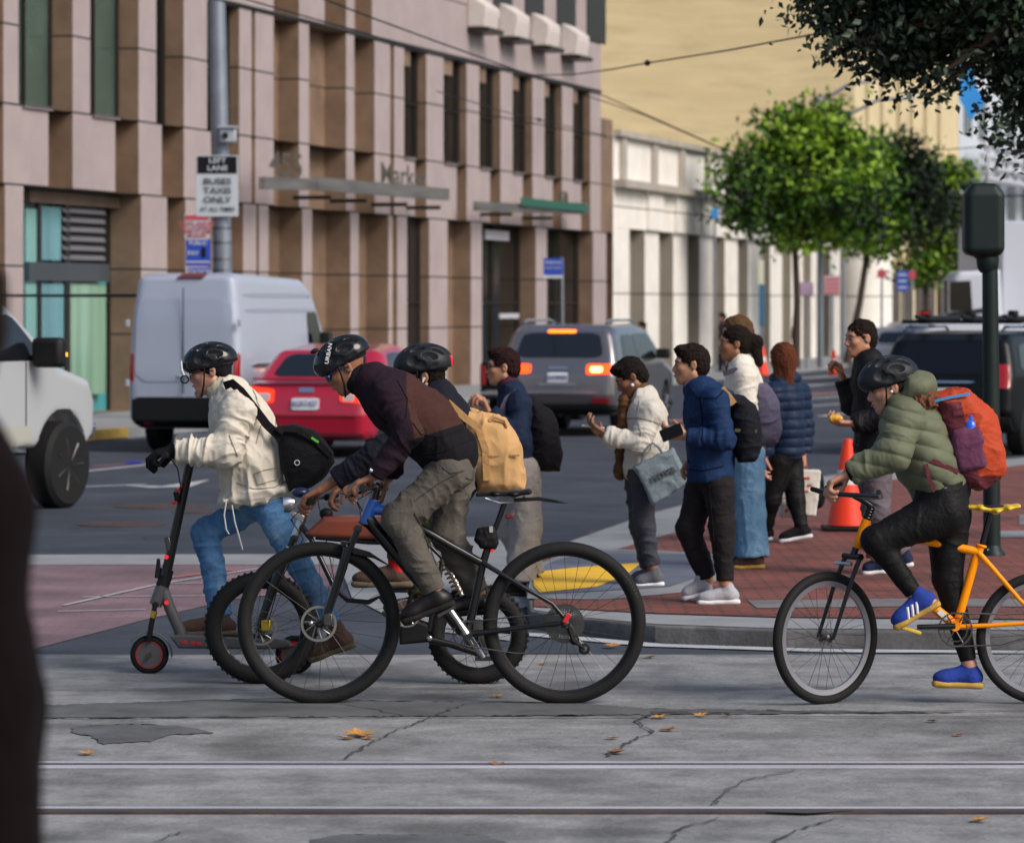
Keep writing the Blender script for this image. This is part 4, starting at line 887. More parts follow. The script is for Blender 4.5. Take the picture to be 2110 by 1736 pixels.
mi = np.empty(n_, np.int32); ob.data.polygons.foreach_get('material_index', mi); u = (px - 822) * .82 - (py - 770) * -.0; mi[(px > 838) & (py < 905 - (px - 850) * .32) & (px > 826 + (py - 770) * .22)] = 2; ob.data.polygons.foreach_set('material_index', mi)
h, Lh = helmet(rid, hc, Mh, 1.02, M_helm, 'road', off=(0, 0, 0))
MB().ell(Lh(-.09, -.02, .14), (.022, .014, .012), Mh).build('light', M_black, h)
text('URBAN', .026, Lh(-.035, -.108, .100), mat('reflective_white', (.6, .6, .6), .4), h, Mh @ Matrix.Rotation(-.9, 3, 'Y'), 1.2)
sg = MB(); sg.ell(Lh(-.088, -.034, .000), (.018, .030, .020), Mh, 16, 9); sg.ell(Lh(-.088, .034, .000), (.018, .030, .020), Mh, 16, 9); sg.tube([Lh(-.085, -.060, .008), Lh(-.02, -.082, .008), Lh(.02, -.084, .0)], .004, 6); sg.build('sunglasses', mat('blue_lens', (.006, .010, .06), .12, spec=.9), rid)
MB().cyl(J((762, 968, -.285)), J((774, 973, -.285)), .012, 12).build('watch', mat('silver_watch', (.5, .52, .55), .3, metal=.8), rid)

# --- rider behind on the electric bike
sp = dict(at=(900, 1418), head=(868, 777, 4, 2), skin='tan', spine=[(905, 818, .095), (915, 862, .125), (925, 930, .130), (932, 990, .130)], sy=1.35,
          armN=[(888, 850, -.19), (770, 935, -.24), (662, 1008, -.22), (634, 1022, -.21)], armF=[(880, 852, .18), (780, 930, .24), (716, 992, .24), (690, 1012, .22)],
          handN=(DN, (0, 1, -.2), (35, 60, 45)), handF=(DN, NEAR, (35, 55, 40)), 
          legN=[(925, 1002, -.09), (838, 1068, -.12), (818, 1165, -.12), (850, 1208, -.12), (726, 1208, -.12)], legF=[(930, 1002, .09), (850, 1110, .12), (872, 1232, .12), (905, 1268, .12), (790, 1268, .12)],
          shoes=(M_shoeb, M_soleb), top=dict(mat=cloth('navy_shirt', (.018, .020, .034)), name='shirt', ar=(.066, .058, .050), cuff=.72, sfold=(.010, 18, 8)), pants=dict(mat=cloth('olive_trousers', (.060, .062, .030), var=.5, vs=14), r=(.095, .075, .062), len=.90))
eb, hc, Mh, J, nb = person('man in navy shirt and dark helmet riding behind with a tan backpack', Z3, sp)
h, Lh = helmet(eb, hc, Mh, 1.06, M_helm2, 'visor', off=(.004, 0, .012)); MB().box(Lh(.145, -.02, .06), (.016, .05, .055), Mh).build('tail_light', mat('red_light', (.5, .01, .02), .3, emit=(1, .02, .02), es=.3), h, bevel=.004)
hairdo(hc, Mh, 1.0, mat('hair_dark', (.018, .012, .009)), eb, 'crop')
MB().tube([Lh(.008, -.096, -.012), Lh(.0, -.099, -.035)], [.009, .004], 8).build('earphone', mat('white_plastic', (.6, .6, .62)), eb)
MB().tube([J((822, 1180, -.12)), J((818, 1160, -.12)), J((816, 1138, -.12))], [.044, .046, .044], 14).build('sock', cloth('red_sock', (.55, .02, .02)), eb)
M_canv = cloth('tan_canvas', (.48, .285, .125), .85, var=.12, vs=8, bump=.3, bs=120)
bp_ = pack('tan canvas roll top backpack on the back of the rider in the navy shirt', Z3, [(938, 836), (990, 852), (1040, 868), (1063, 915), (1078, 972), (1077, 1004), (1040, 1010), (985, 1010), (962, 960), (945, 890)], .27, M_canv, rnd=.05, fold=(.015, 5, 10), dy=.02)
strap([P(922, 828, Z3 - .16), P(960, 862, Z3 - .15), P(985, 880, Z3 - .145), P(1000, 925, Z3 - .14), P(1003, 990, Z3 - .13)], .035, cloth('tan_strap', (.42, .24, .1)), bp_, 'strap', .006)
strap([P(962, 932, Z3 - .125), P(1010, 940, Z3 - .142), P(1070, 938, Z3 - .125)], .010, cloth('tan_seam', (.30, .17, .07)), bp_, 'seam', .004)
MB().tube([P(1008, 868, Z3 - .1), P(1018, 858, Z3 - .1), P(1040, 866, Z3 - .1), P(1045, 880, Z3 - .1)], .010, 8).build('handle', M_canv, bp_)

# --- woman in the green puffer coat on the orange bike
M_grn = cloth('olive_puffer', (.112, .122, .078), .55, var=.1, vs=8, bump=.12)
def ribs(dirv, fr, amp, ph=0):
    d = NP(Vector(dirv).normalized())
    return lambda V: amp * (np.abs(np.sin((V @ d) * fr + .8 * vnoise(V * 5, 3) + ph)) ** .55 - .6) + .004 * vnoise(V * 26, 4)
sp = dict(at=(1960, 1420), head=(1830, 800, 12, 5), skin='pale', spine=[(1862, 846, .105), (1886, 885, .140), (1910, 945, .150), (1938, 1005, .140)], sy=1.3,
          armN=[(1862, 862, -.19), (1842, 935, -.27), (1746, 975, -.25), (1722, 988, -.24)], armF=[(1855, 865, .18), (1838, 935, .26), (1748, 978, .24), (1724, 992, .23)],
          handN=(DN, (0, 1, -.2), (40, 60, 45)), handF=(DN, NEAR, (40, 60, 45)),
          legN=[(1945, 1055, -.09), (1805, 1112, -.12), (1888, 1228, -.12), (1938, 1246, -.13), (1846, 1298, -.13)], legF=[(1952, 1060, .07), (1952, 1190, .06), (1998, 1372, .04), (2025, 1417, .04), (1922, 1413, .04)],
          shoes=(cloth('blue_suede', (.020, .045, .25)), mat('gum_sole', (.40, .24, .04), .6)), stripes=M_solew,
          top=dict(mat=M_grn, name='puffer_coat', ar=(.088, .078, .054), fold=None, sfold=None, cuff=.93, puff=ribs((.25, 0, 1), 42, .011)), 
          pants=dict(mat=cloth('black_leggings', (.013, .013, .015), .6), r=(.118, .070, .040), hip=.145, waist=.5, fold=(.004, 20, 10), len=.93))
sp['top']['fold'] = (.004, 20, 8); sp['top']['sfold'] = (.006, 22, 8)
gw, hc, Mh, J, nb = person('woman in olive puffer coat and black leggings stopped on the orange bicycle', Z4, sp)
h, Lh = helmet(gw, hc, Mh, 1.04, M_helm2, 'road'); MB().box(Lh(.10, -.075, .005), (.03, .01, .012), Mh).build('dial', mat('yellow_dial', (.5, .5, .02), .5), h)
hairdo(hc, Mh, 1.0, mat('hair_brown', (.05, .022, .012), .5), gw, 'crop')
MB().ell(Lh(-.004, -.094, -.012), (.008, .006, .008)).build('earphone', mat('white_plastic', (.6, .6, .62)), gw)
hd = Solid(.006); hd.ell(J((1886, 796)), (.088, .125, .070), np.array(Matrix.Rotation(.55, 3, 'Y')), k=.03, fold=(.012, 10, 9)); hd.cap(J((1852, 822)), J((1905, 790)), .045, .050, sy=2.2, k=.04, fold=(.01, 10, 9)); hd.ell(J((1836, 800)), (.085, .10, .10), k=.01, sub=True); hd.build('hood', M_grn, gw)
fu = Solid(.005); fu.cap(J((1852, 842, -.06)), J((1912, 826, -.06)), .040, .040, sy=2.2, k=.02, fold=(.022, 45, 45)); fu.cap(J((1836, 850, -.05)), J((1856, 838, -.05)), .03, .035, sy=2.2, k=.02, fold=(.02, 45, 45)); fu.build('fur_trim', mat('brown_fur', (.11, .038, .017), .95, var=.5, vs=60), gw)
for key in ('N', 'F'): a = [J(q) for q in sp['arm' + key]]; MB().tube([a[1].lerp(a[2], .90), a[2]], [.040, .034], 12).build('cuff', cloth('black_glove', (.014, .014, .016)), gw)
M_or = cloth('orange_pack', (.38, .048, .016), .6, var=.12); M_mar = cloth('maroon_pack', (.105, .022, .032), .65)
bp_ = pack('orange and maroon hiking backpack on the woman in the olive puffer coat', Z4, [(1922, 812), (1960, 801), (1994, 806), (2036, 856), (2062, 925), (2070, 962), (2050, 992), (2015, 1006), (1985, 1002), (1966, 965), (1940, 880)], .24, M_or, M_mar, rnd=.045, fold=(.014, 16, 9), zone=lambda px, py, c: ((px < 2004 + (py - 820) * .25 - 26) & (py > 828)) | (py > 982))
strap([P(1926, 826, Z4 - .13), P(1960, 818, Z4 - .135), P(1998, 811, Z4 - .13)], .013, cloth('blue_zip', (.05, .24, .5)), bp_, 'zip', .004)
MB().lathe([(0, 0), (.034, 0), (.034, .17), (.03, .19), (.018, .20), (.018, .225), (0, .225)], P(2000, 950, Z4 - .12), (0, 0, 1), 18).build('bottle', mat('blue_bottle', (.02, .11, .6), .25), bp_)
po = Solid(.006); po.box(P(1996, 925, Z4 - .115), (.075, .045, .105), np.array(Matrix.Rotation(-.15, 3, 'Y')), rnd=.03, k=.01, fold=(.008, 12, 8)); po.build('side_pocket', cloth('purple_pocket', (.11, .035, .075)), bp_)
strap([P(1895, 940, Z4 - .20), P(1930, 952, Z4 - .215), P(1975, 972, Z4 - .16)], .022, M_mar, bp_, 'hip_strap', .005); strap([P(1908, 955, Z4 - .21), P(1914, 985, Z4 - .22), P(1926, 1012, Z4 - .2)], .018, M_mar, bp_, 'loose_strap', .004)

# ---------------------------------------------------------------- seams, zips and stitching laid on the real surfaces
from mathutils.bvhtree import BVHTree
_bvh = {}
def seam(root, part, pts, z, w, m, name='seam', off=.0025):
    ob = root if part is None else [c for c in root.children if c.name.split('.')[0] == part][0]
    if ob.name not in _bvh:
        o0 = _root(ob); _bvh[ob.name] = BVHTree.FromPolygons([v.co + o0 for v in ob.data.vertices], [tuple(p.vertices) for p in ob.data.polygons])
    T = _bvh[ob.name]; Q = []
    for i in range(len(pts) - 1):
        a, b = Vector(pts[i]), Vector(pts[i + 1]); n = max(1, int((b - a).length / 5))
        for k in range(n + (i == len(pts) - 2)):
            q = a.lerp(b, k / n); h = T.ray_cast(P(q[0], q[1], z - 1), Vector((0, 1, 0)), 2.5)
            if h[0] is not None: Q.append(h[0] + h[1] * off if h[1].y < 0 else h[0] - h[1] * off)
    if len(Q) > 1: return MB().tube(Q, w / 2, 5).build(name, m, ob if part is None or True else root)
def shade(name, c): return cloth(name, c, .9)
s1 = shade('cream_seam', (.30, .27, .21)); s2 = shade('denim_stitch', (.20, .27, .36)); s3 = shade('dark_seam', (.02, .018, .016)); s4 = shade('trouser_seam', (.05, .045, .04))
for pts in ([(494, 812), (512, 845), (516, 885), (506, 925)], [(503, 988), (522, 982), (546, 978)], [(503, 988), (510, 1012), (548, 1004)], [(466, 1008), (500, 1022), (545, 1020), (590, 994)], [(540, 880), (556, 940), (574, 1000)], [(452, 905), (470, 950)]): seam(man, 'jacket', pts, Z1, .006, s1)
for pts in ([(566, 1060), (592, 1120), (622, 1185), (660, 1240)], [(572, 1050), (590, 1062), (604, 1056)]): seam(man, 'trousers', pts, Z1, .004, s2)
for pts in ([(905, 978), (922, 990), (952, 986)], [(948, 985), (900, 1010), (845, 1050)], [(845, 1075), (868, 1130), (892, 1190)], [(955, 1000), (975, 1010)]): seam(rid, 'trousers', pts, Z2, .005, s4)
for pts in ([(808, 790), (830, 830), (828, 870)], [(842, 880), (860, 905), (900, 912), (950, 895)], [(852, 950), (900, 945), (975, 915)]): seam(rid, 'fleece', pts, Z2, .005, s3)
for pts in ([(1900, 1050), (1940, 1045)],): seam(gw, 'trousers', pts, Z4, .004, s3)
for i in range(4): seam(gw, 'trousers', [(1860 + i * 2, 1057 + i * 6), (1868 + i * 2, 1058 + i * 6)], Z4, .005, mat('reflective_white', (.6, .6, .6), .4), 'reflective_mark')
# ---------------------------------------------------------------- pedestrians on the corner
GRY = cloth('light_grey_trainer', (.34, .34, .37), .8)
zp = gz(1243, .1)
sp = dict(at=(1475, 1243), head=(1421, 752, 0, 4), skin='light', hs=1.0, hair='short', hairm=mat('hair_brownblack', (.022, .013, .010), .75, bump=.8, bs=120, spec=.12), spine=[(1443, 806, .095), (1458, 850, .130), (1464, 910, .138), (1463, 975, .140)], sy=1.3,
          armN=[(1474, 826, -.18), (1492, 905, -.24), (1414, 898, -.22), (1392, 894, -.21)], armF=[(1462, 830, .17), (1480, 910, .20), (1440, 935, .22), (1425, 945, .22)], handN=((.2, .8, .4), (0, -.2, 1), (25, 45, 35)), handF=(DN, NEAR, (30, 40, 30)),
          legN=[(1482, 1000, -.08), (1488, 1090, -.09), (1494, 1200, -.10), (1524, 1243, -.10), (1438, 1245, -.10)], legF=[(1446, 1000, .08), (1420, 1090, .07), (1458, 1192, .05), (1470, 1222, .05), (1408, 1237, .05)],
          shoes=(GRY, M_solew), top=dict(mat=cloth('navy_blue_coat', (.007, .023, .072), .75), name='coat', ar=(.070, .062, .048), fold=(.014, 7, 7), sfold=(.015, 15, 6), hem=((1460, 990), (.05, 0, -1)), extra=[((1462, 800), (1500, 812), .04, .035, 2.4)], collar=(cloth('lavender_collar', (.30, .26, .42)), .062, .055)),
          pants=dict(mat=cloth('charcoal_trousers', (.026, .022, .025)), r=(.092, .074, .052), hip=.115, fold=(.013, 12, 7)))
bm, hc, Mh, J, nb = person('man in blue hooded coat holding a black phone on the brick corner', zp, sp, res=.006)
s5 = shade('navy_seam', (.004, .008, .026))
for pts in ([(1456, 826), (1462, 870), (1458, 915)], [(1432, 800), (1452, 826), (1490, 826), (1505, 812)], [(1420, 940), (1436, 965)], [(1418, 978), (1460, 982), (1506, 972)]): seam(bm, 'coat', pts, zp, .008, s5)
for pts in ([(1476, 1010), (1484, 1090), (1490, 1180)], [(1462, 1005), (1478, 1022)]): seam(bm, 'trousers', pts, zp, .007, s3)
ph = thing('phone', 'black phone in the hand of the man in the blue coat', 'phone', J((1384, 892, -.2))); MB().box(J((1384, 891, -.235)), (.075, .012, .14), Matrix.Rotation(1.2, 3, 'Y') ).build('phone_body', M_black, ph, bevel=.004); MB().box(J((1384, 889, -.245)), (.066, .002, .13), Matrix.Rotation(1.2, 3, 'Y')).build('screen', mat('phone_screen', (.01, .012, .016), .1), ph)
pk = pack('black backpack with a tan strap on the man in the blue coat', zp, [(1505, 812), (1535, 818), (1560, 850), (1566, 920), (1555, 948), (1522, 952), (1508, 900)], .26, cloth('black_pack', (.012, .014, .022), .8), rnd=.045, dy=.02)
strap([P(1486, 800, zp - .16), P(1500, 815, zp - .165), P(1512, 832, zp - .165)], .045, cloth('tan_strap', (.42, .24, .1)), pk, 'strap', .006); strap([P(1514, 886, zp - .125), P(1560, 888, zp - .12)], .02, cloth('olive_strap', (.08, .075, .03)), pk, 'band', .006)
# white jacket man
zp = gz(1208, .1)
sp = dict(at=(1335, 1208), head=(1298, 778, 30, 2), skin='brown', hs=1.0, hair='short', spine=[(1328, 822, .088), (1334, 860, .118), (1332, 915, .125), (1322, 960, .120)], sy=1.35,
          armN=[(1342, 850, -.18), (1318, 915, -.24), (1250, 895, -.20), (1232, 884, -.18)], armF=[(1330, 852, .17), (1300, 915, .22), (1246, 900, .14), (1228, 890, .1)], handN=((0, .4, 1), (-.2, 1, .2), (15, 35, 25)), handF=((0, -.4, 1), (0, -1, .3), (20, 40, 30)),
          legN=[(1322, 975, -.07), (1330, 1080, -.07), (1344, 1165, -.07), (1368, 1206, -.07), (1308, 1211, -.07)], legF=[(1312, 975, .07), (1318, 1085, .06), (1335, 1170, .05), (1362, 1200, .06), (1300, 1204, .05)],
          shoes=(cloth('grey_shoe', (.09, .095, .11)), M_solew), top=dict(mat=cloth('off_white_jacket', (.48, .45, .40), .8, var=.06), name='jacket', ar=(.068, .060, .046), fold=(.016, 9, 8), sfold=(.018, 16, 7), collar=(cloth('brown_scarf', (.10, .048, .022), var=.5, vs=25), .062, .06)),
          pants=dict(mat=cloth('slate_trousers', (.040, .042, .055)), r=(.084, .062, .046), hip=.105, fold=(.013, 12, 7)))
wm, hc, Mh, J, nb = person('man in off white jacket looking down at his phone on the sidewalk corner', zp, sp, res=.006)
s6 = shade('off_white_seam', (.28, .26, .22))
for pts in ([(1296, 872), (1330, 868), (1372, 880)], [(1328, 832), (1322, 870), (1330, 905)], [(1300, 935), (1340, 940), (1365, 925)]): seam(wm, 'jacket', pts, zp, .008, s6)
sc_ = Solid(.006); sc_.cap(J((1287, 822)), J((1283, 880)), .035, .03, sy=1.5, k=.03, fold=(.012, 20, 10)); sc_.cap(J((1284, 880)), J((1276, 975)), .03, .035, sy=1.6, k=.03, fold=(.012, 20, 10)); sc_.build('scarf', cloth('brown_scarf', (.20, .095, .035)), wm)
ph = thing('phone', 'pale phone held flat by the man in the off white jacket', 'phone', J((1222, 880, -.1))); MB().box(J((1222, 879, -.1)), (.15, .075, .012), Matrix.Rotation(.12, 3, 'Y')).build('phone_body', mat('pale_phone', (.45, .44, .47), .3), ph, bevel=.003); MB().box(J((1222, 877.5, -.1)), (.135, .066, .003), Matrix.Rotation(.12, 3, 'Y')).build('screen', mat('lit_screen', (.35, .37, .42), .2), ph)
MB().ell(J((1303, 793, -.08)), (.012, .01, .012)).build('earphone', mat('white_plastic', (.6, .6, .62)), wm)
tb = thing('tote_bag', 'grey blue tote bag hanging at the side of the man in the off white jacket', 'bag', J((1360, 1036, -.2)))
C4 = [(1306, 962), (1386, 924), (1418, 992), (1345, 1040)]; S = Solid(.006); cq = [J((p[0], p[1], -.24)) for p in C4]
S.poly(cq, .05, rnd=.022, fold=(.010, 9, 9))
S.build('bag_body', cloth('grey_blue_tote', (.15, .19, .215), .7), tb)
MB().tube([J(p) for p in ((1322, 955, -.27), (1330, 925, -.29), (1345, 912, -.29), (1358, 922, -.28), (1366, 935, -.26))], .009, 8).build('handle', cloth('grey_blue_tote', (.15, .19, .215)), tb); text('nova', .09, J((1366, 975, -.305)), mat('dark_print', (.05, .06, .07), .8), tb, Matrix.Rotation(-.45, 3, 'Y'))
MB().tube([J((1384, 1000, -.26)), J((1418, 990, -.26))], .012, 6).build('white_edge', M_solew, tb)
# pedestrian with glasses on the road edge
zp = gz(1228)
sp = dict(at=(1065, 1228), head=(1034, 757, -2, 2), skin='light', hs=1.0, hair='short', hairm=mat('hair_red_brown', (.035, .012, .012), .75, bump=.8, bs=120, spec=.12), spine=[(1056, 806, .090), (1062, 850, .118), (1066, 905, .120), (1066, 950, .120)], sy=1.35,
          armN=[(1070, 832, -.18), (1066, 905, -.23), (1008, 850, -.22), (1000, 830, -.22)], armF=[(1055, 835, .17), (1045, 910, .22), (1000, 860, .20), (994, 838, .20)], handN=((-1, 0, .3), (0, .5, 1), (40, 60, 40)), handF=((-1, 0, 0), NEAR, (40, 60, 40)),
          legN=[(1078, 970, -.08), (1085, 1085, -.08), (1072, 1195, -.08), (1100, 1226, -.08), (1030, 1229, -.08)], legF=[(1058, 970, .08), (1060, 1090, .08), (1092, 1185, .10), (1120, 1215, .10), (1052, 1222, .10)],
          shoes=(cloth('black_shoe', (.016, .016, .018)), M_soleblk), top=dict(mat=cloth('navy_jacket', (.010, .018, .042)), name='jacket', ar=(.076, .068, .055), fold=(.014, 8, 7), sfold=(.015, 15, 6), collar=(cloth('maroon_scarf', (.055, .014, .028)), .062, .07)),
          pants=dict(mat=cloth('beige_trousers', (.26, .235, .22), var=.1), r=(.105, .098, .095), hip=.12, fold=(.014, 8, 10), len=.99))
gm, hc, Mh, J, nb = person('man with glasses, maroon scarf and wide beige trousers crossing behind the riders', zp, sp, res=.006)
g2 = MB(); Lh = lambda x, y, zz: hc + Mh @ Vector((x, y, zz))
for s in (-1, 1): g2.torus(Lh(-.100, s * .032, .000), Mh @ Vector((1, 0, 0)), .020, .0028, 18, 6); g2.tube([Lh(-.100, s * .052, .006), Lh(.02, s * .083, .008)], .003, 6)
g2.build('glasses', M_black, gm)
pk = pack('black backpack on the man with glasses and navy jacket', zp, [(1088, 812), (1115, 832), (1140, 880), (1158, 935), (1152, 968), (1112, 966), (1090, 940)], .28, cloth('black_pack2', (.014, .012, .016), .8), rnd=.05, dy=.02)
strap([P(1066, 808, zp - .17), P(1046, 822, zp - .2), P(1034, 850, zp - .2)], .05, cloth('grey_strap', (.07, .06, .09)), pk, 'strap', .008)
# woman in jeans with white fleece
zp = gz(1172, .1)
sp = dict(at=(1538, 1172), head=(1512, 709, -2, 2), skin='tan', hs=1.0, hair='bun', spine=[(1528, 752, .085), (1532, 790, .115), (1536, 860, .115), (1538, 930, .120)], sy=1.35,
          armN=[(1536, 778, -.17), (1540, 860, -.22), (1500, 915, -.18), (1488, 920, -.16)], armF=[(1524, 780, .16), (1520, 860, .2), (1490, 905, .16), (1478, 910, .14)], handN=(DN, FAR, (30, 40, 30)), handF=(DN, NEAR, (30, 40, 30)),
          legN=[(1545, 950, -.08), (1548, 1060, -.08), (1552, 1145, -.08), (1575, 1170, -.08), (1512, 1172, -.08)], legF=[(1530, 950, .08), (1532, 1060, .08), (1530, 1145, .08), (1550, 1166, .08), (1490, 1168, .08)],
          shoes=(M_shoeb, mat('gum_sole', (.40, .24, .04))), top=dict(mat=cloth('white_fleece', (.62, .58, .50), .95, sheen=.3), name='fleece', ar=(.075, .068, .055), extra=[((1522, 752), (1545, 762), .05, .045, 1.8)]),
          pants=dict(mat=M_denimL, r=(.098, .092, .105), hip=.12, fold=(.012, 7, 12), len=1.0))
jw, hc, Mh, J, nb = person('woman with dark ponytail in white fleece and wide pale jeans, behind the blue coat man', zp, sp, res=.0065)
pk = pack('grey purple backpack on the woman in the white fleece', zp, [(1545, 785), (1578, 790), (1600, 830), (1610, 885), (1600, 912), (1562, 918), (1548, 870)], .27, cloth('grey_purple_pack', (.10, .09, .14), .8), rnd=.05)
strap([P(1490, 770, zp - .17), P(1515, 762, zp - .19), P(1540, 785, zp - .19)], .04, cloth('grey_strap', (.07, .06, .09)), pk, 'strap', .008)
# woman hidden behind her
zp = gz(1152, .1)
sp = dict(at=(1525, 1152), head=(1515, 688, 0, 5), skin='pale', hs=1.0, hair='long', hairm=mat('hair_light_brown', (.085, .045, .022), .75, bump=.8, bs=120, spec=.12), spine=[(1528, 728, .085), (1530, 770, .11), (1532, 840, .11), (1532, 900, .115)], sy=1.35,
          armN=[(1534, 752, -.17), (1538, 830, -.2), (1530, 895, -.18), (1526, 912, -.18)], armF=[(1524, 752, .16), (1526, 830, .2), (1520, 895, .18), (1516, 912, .18)], handN=(LEFT, FAR, (20, 30, 20)), handF=(LEFT, NEAR, (20, 30, 20)),
          legN=[(1534, 920, -.08), (1534, 1030, -.08), (1540, 1125, -.08), (1560, 1150, -.08), (1500, 1152, -.08)], legF=[(1528, 920, .08), (1528, 1030, .08), (1530, 1125, .08), (1550, 1147, .08), (1490, 1149, .08)],
          shoes=(cloth('black_shoe', (.016, .016, .018)), M_soleblk), top=dict(mat=cloth('dark_grey_top', (.05, .045, .05)), ar=(.07, .06, .05)), pants=dict(mat=cloth('dark_trousers', (.02, .02, .025)), r=(.09, .07, .055)))
person('person with light brown hair just behind the woman with the ponytail', zp, sp, res=.008)
# woman in navy puffer, seen from behind
zp = gz(1119, .1)
sp = dict(at=(1620, 1119), head=(1611, 742, 0, -55), skin='pale', hs=1.0, hair='long', hairm=mat('hair_auburn', (.10, .030, .014), .75, bump=.8, bs=120, spec=.12), spine=[(1618, 790, .10), (1618, 825, .135), (1620, 880, .14), (1620, 925, .14)], sy=1.15,
          armN=[(1594, 812, -.14), (1582, 880, -.18), (1576, 938, -.18), (1574, 952, -.18)], armF=[(1645, 812, .1), (1655, 880, .14), (1657, 932, .12), (1657, 946, .12)], handN=((1, 0, 0), LEFT, (20, 35, 30)), handF=(LEFT, (0, -1, 0), (60, 70, 50)),
          legN=[(1606, 950, -.07), (1590, 1030, -.04), (1578, 1092, .06), (1592, 1112, .06), (1560, 1115, .06)], legF=[(1630, 950, .05), (1640, 1030, -.02), (1652, 1088, -.1), (1674, 1106, -.1), (1607, 1118, -.1)],
          shoes=(cloth('black_shoe', (.016, .016, .018)), M_solew), top=dict(mat=cloth('navy_puffer', (.012, .024, .055), .5), name='puffer_coat', ar=(.088, .082, .062), fold=(.003, 10, 8), sfold=(.003, 10, 8), hem=((1620, 942), (0, 0, -1)), puff=ribs((0, 0, 1), 44, .014), extra=[((1600, 778), (1636, 778), .05, .05, 1.5)]),
          pants=dict(mat=cloth('black_leggings', (.013, .013, .015)), r=(.092, .070, .048), hip=.115, fold=(.006, 14, 8)))
nw, hc, Mh, J, nb = person('woman with auburn hair in quilted navy puffer coat, seen from behind with bags', zp, sp, res=.0065)
tb = thing('paper_bag', 'white paper shopping bag with red print held by the navy puffer woman', 'bag', J((1667, 1062, .1)))
S = Solid(.006); S.box(J((1667, 1014, .1)), (.068, .055, .175), np.array(Matrix.Rotation(.10, 3, 'Y')), rnd=.008, k=.01, fold=(.008, 10, 10)); S.build('bag_body', mat('white_paper', (.60, .57, .50), .7, var=.1, vs=12), tb)
for k_, (x, y, w_) in enumerate(((1662, 985, .05), (1668, 1000, .035), (1660, 1012, .045))): MB().box(J((x, y, .038)), (w_, .004, .018)).build('red_print', mat('red_print', (.4, .05, .04), .7), tb)
MB().tube([J(p) for p in ((1652, 968, .1), (1655, 950, .1), (1660, 948, .1), (1664, 966, .1))], .006, 6).build('handle', mat('red_handle', (.4, .02, .03), .6), tb)
pack('black handbag hanging at the right of the white paper bag', zp, [(1682, 985), (1690, 975), (1699, 1020), (1696, 1035), (1684, 1045), (1680, 1030)], .12, cloth('black_pack', (.012, .014, .022)), name='handbag', cat='bag', rnd=.02, dy=.15)
tb = thing('plastic_bag', 'small white plastic bag with a red mark low behind the navy puffer woman', 'bag', J((1620, 1066, .35))); S = Solid(.006); S.box(J((1620, 1048, .35)), (.05, .04, .06), rnd=.02, k=.02, fold=(.014, 12, 12)); S.build('bag_body', mat('white_paper', (.60, .57, .50)), tb); MB().box(J((1621, 1052, .302)), (.03, .006, .03)).build('red_print', mat('red_print', (.4, .05, .04)), tb, bevel=.004)
# man in black jacket eating
zp = gz(1184, .1)
sp = dict(at=(1800, 1184), head=(1771, 698, 2, 24), skin='light', hs=1.05, hair='crop', hairm=mat('hair_brownblack', (.022, .013, .010)), spine=[(1790, 748, .10), (1796, 790, .125), (1800, 850, .13), (1800, 910, .13)], sy=1.35,
          armN=[(1808, 775, -.18), (1812, 860, -.24), (1758, 872, -.26), (1738, 872, -.26)], armF=[(1780, 778, .17), (1758, 835, .22), (1738, 782, .22), (1732, 764, .22)], handN=((0, .3, 1), (0, .3, 1), (30, 50, 40)), handF=((-.8, -.3, 0), (0, -1, .3), (50, 70, 50)),
          legN=[(1808, 930, -.08), (1808, 1050, -.08), (1806, 1150, -.06), (1828, 1180, -.06), (1778, 1184, -.06)], legF=[(1790, 930, .08), (1800, 1050, .08), (1862, 1140, .1), (1882, 1165, .1), (1835, 1175, .1)],
          shoes=(cloth('navy_shoe', (.015, .02, .05)), M_solew), top=dict(mat=cloth('black_jacket', (.014, .014, .018), .6), ar=(.080, .072, .056), fold=(.014, 8, 7), sfold=(.015, 15, 6), collar=(cloth('black_jacket', (.014, .014, .018)), .066, .06)),
          pants=dict(mat=cloth('mauve_grey_trousers', (.115, .095, .11)), r=(.098, .08, .066), hip=.12))
em, hc, Mh, J, nb = person('man with cropped hair in a black jacket eating a yellow snack beside the traffic cone', zp, sp, res=.006)
fd = Solid(.005); fd.ell(J((1722, 862, -.27)), (.05, .035, .025), k=.01, fold=(.006, 40, 40)); o = fd.build('snack', mat('yellow_food', (.62, .32, .04), .6, var=.3, vs=40), None); tagp(o, 'yellow snack held in the hand of the man in the black jacket', 'food')
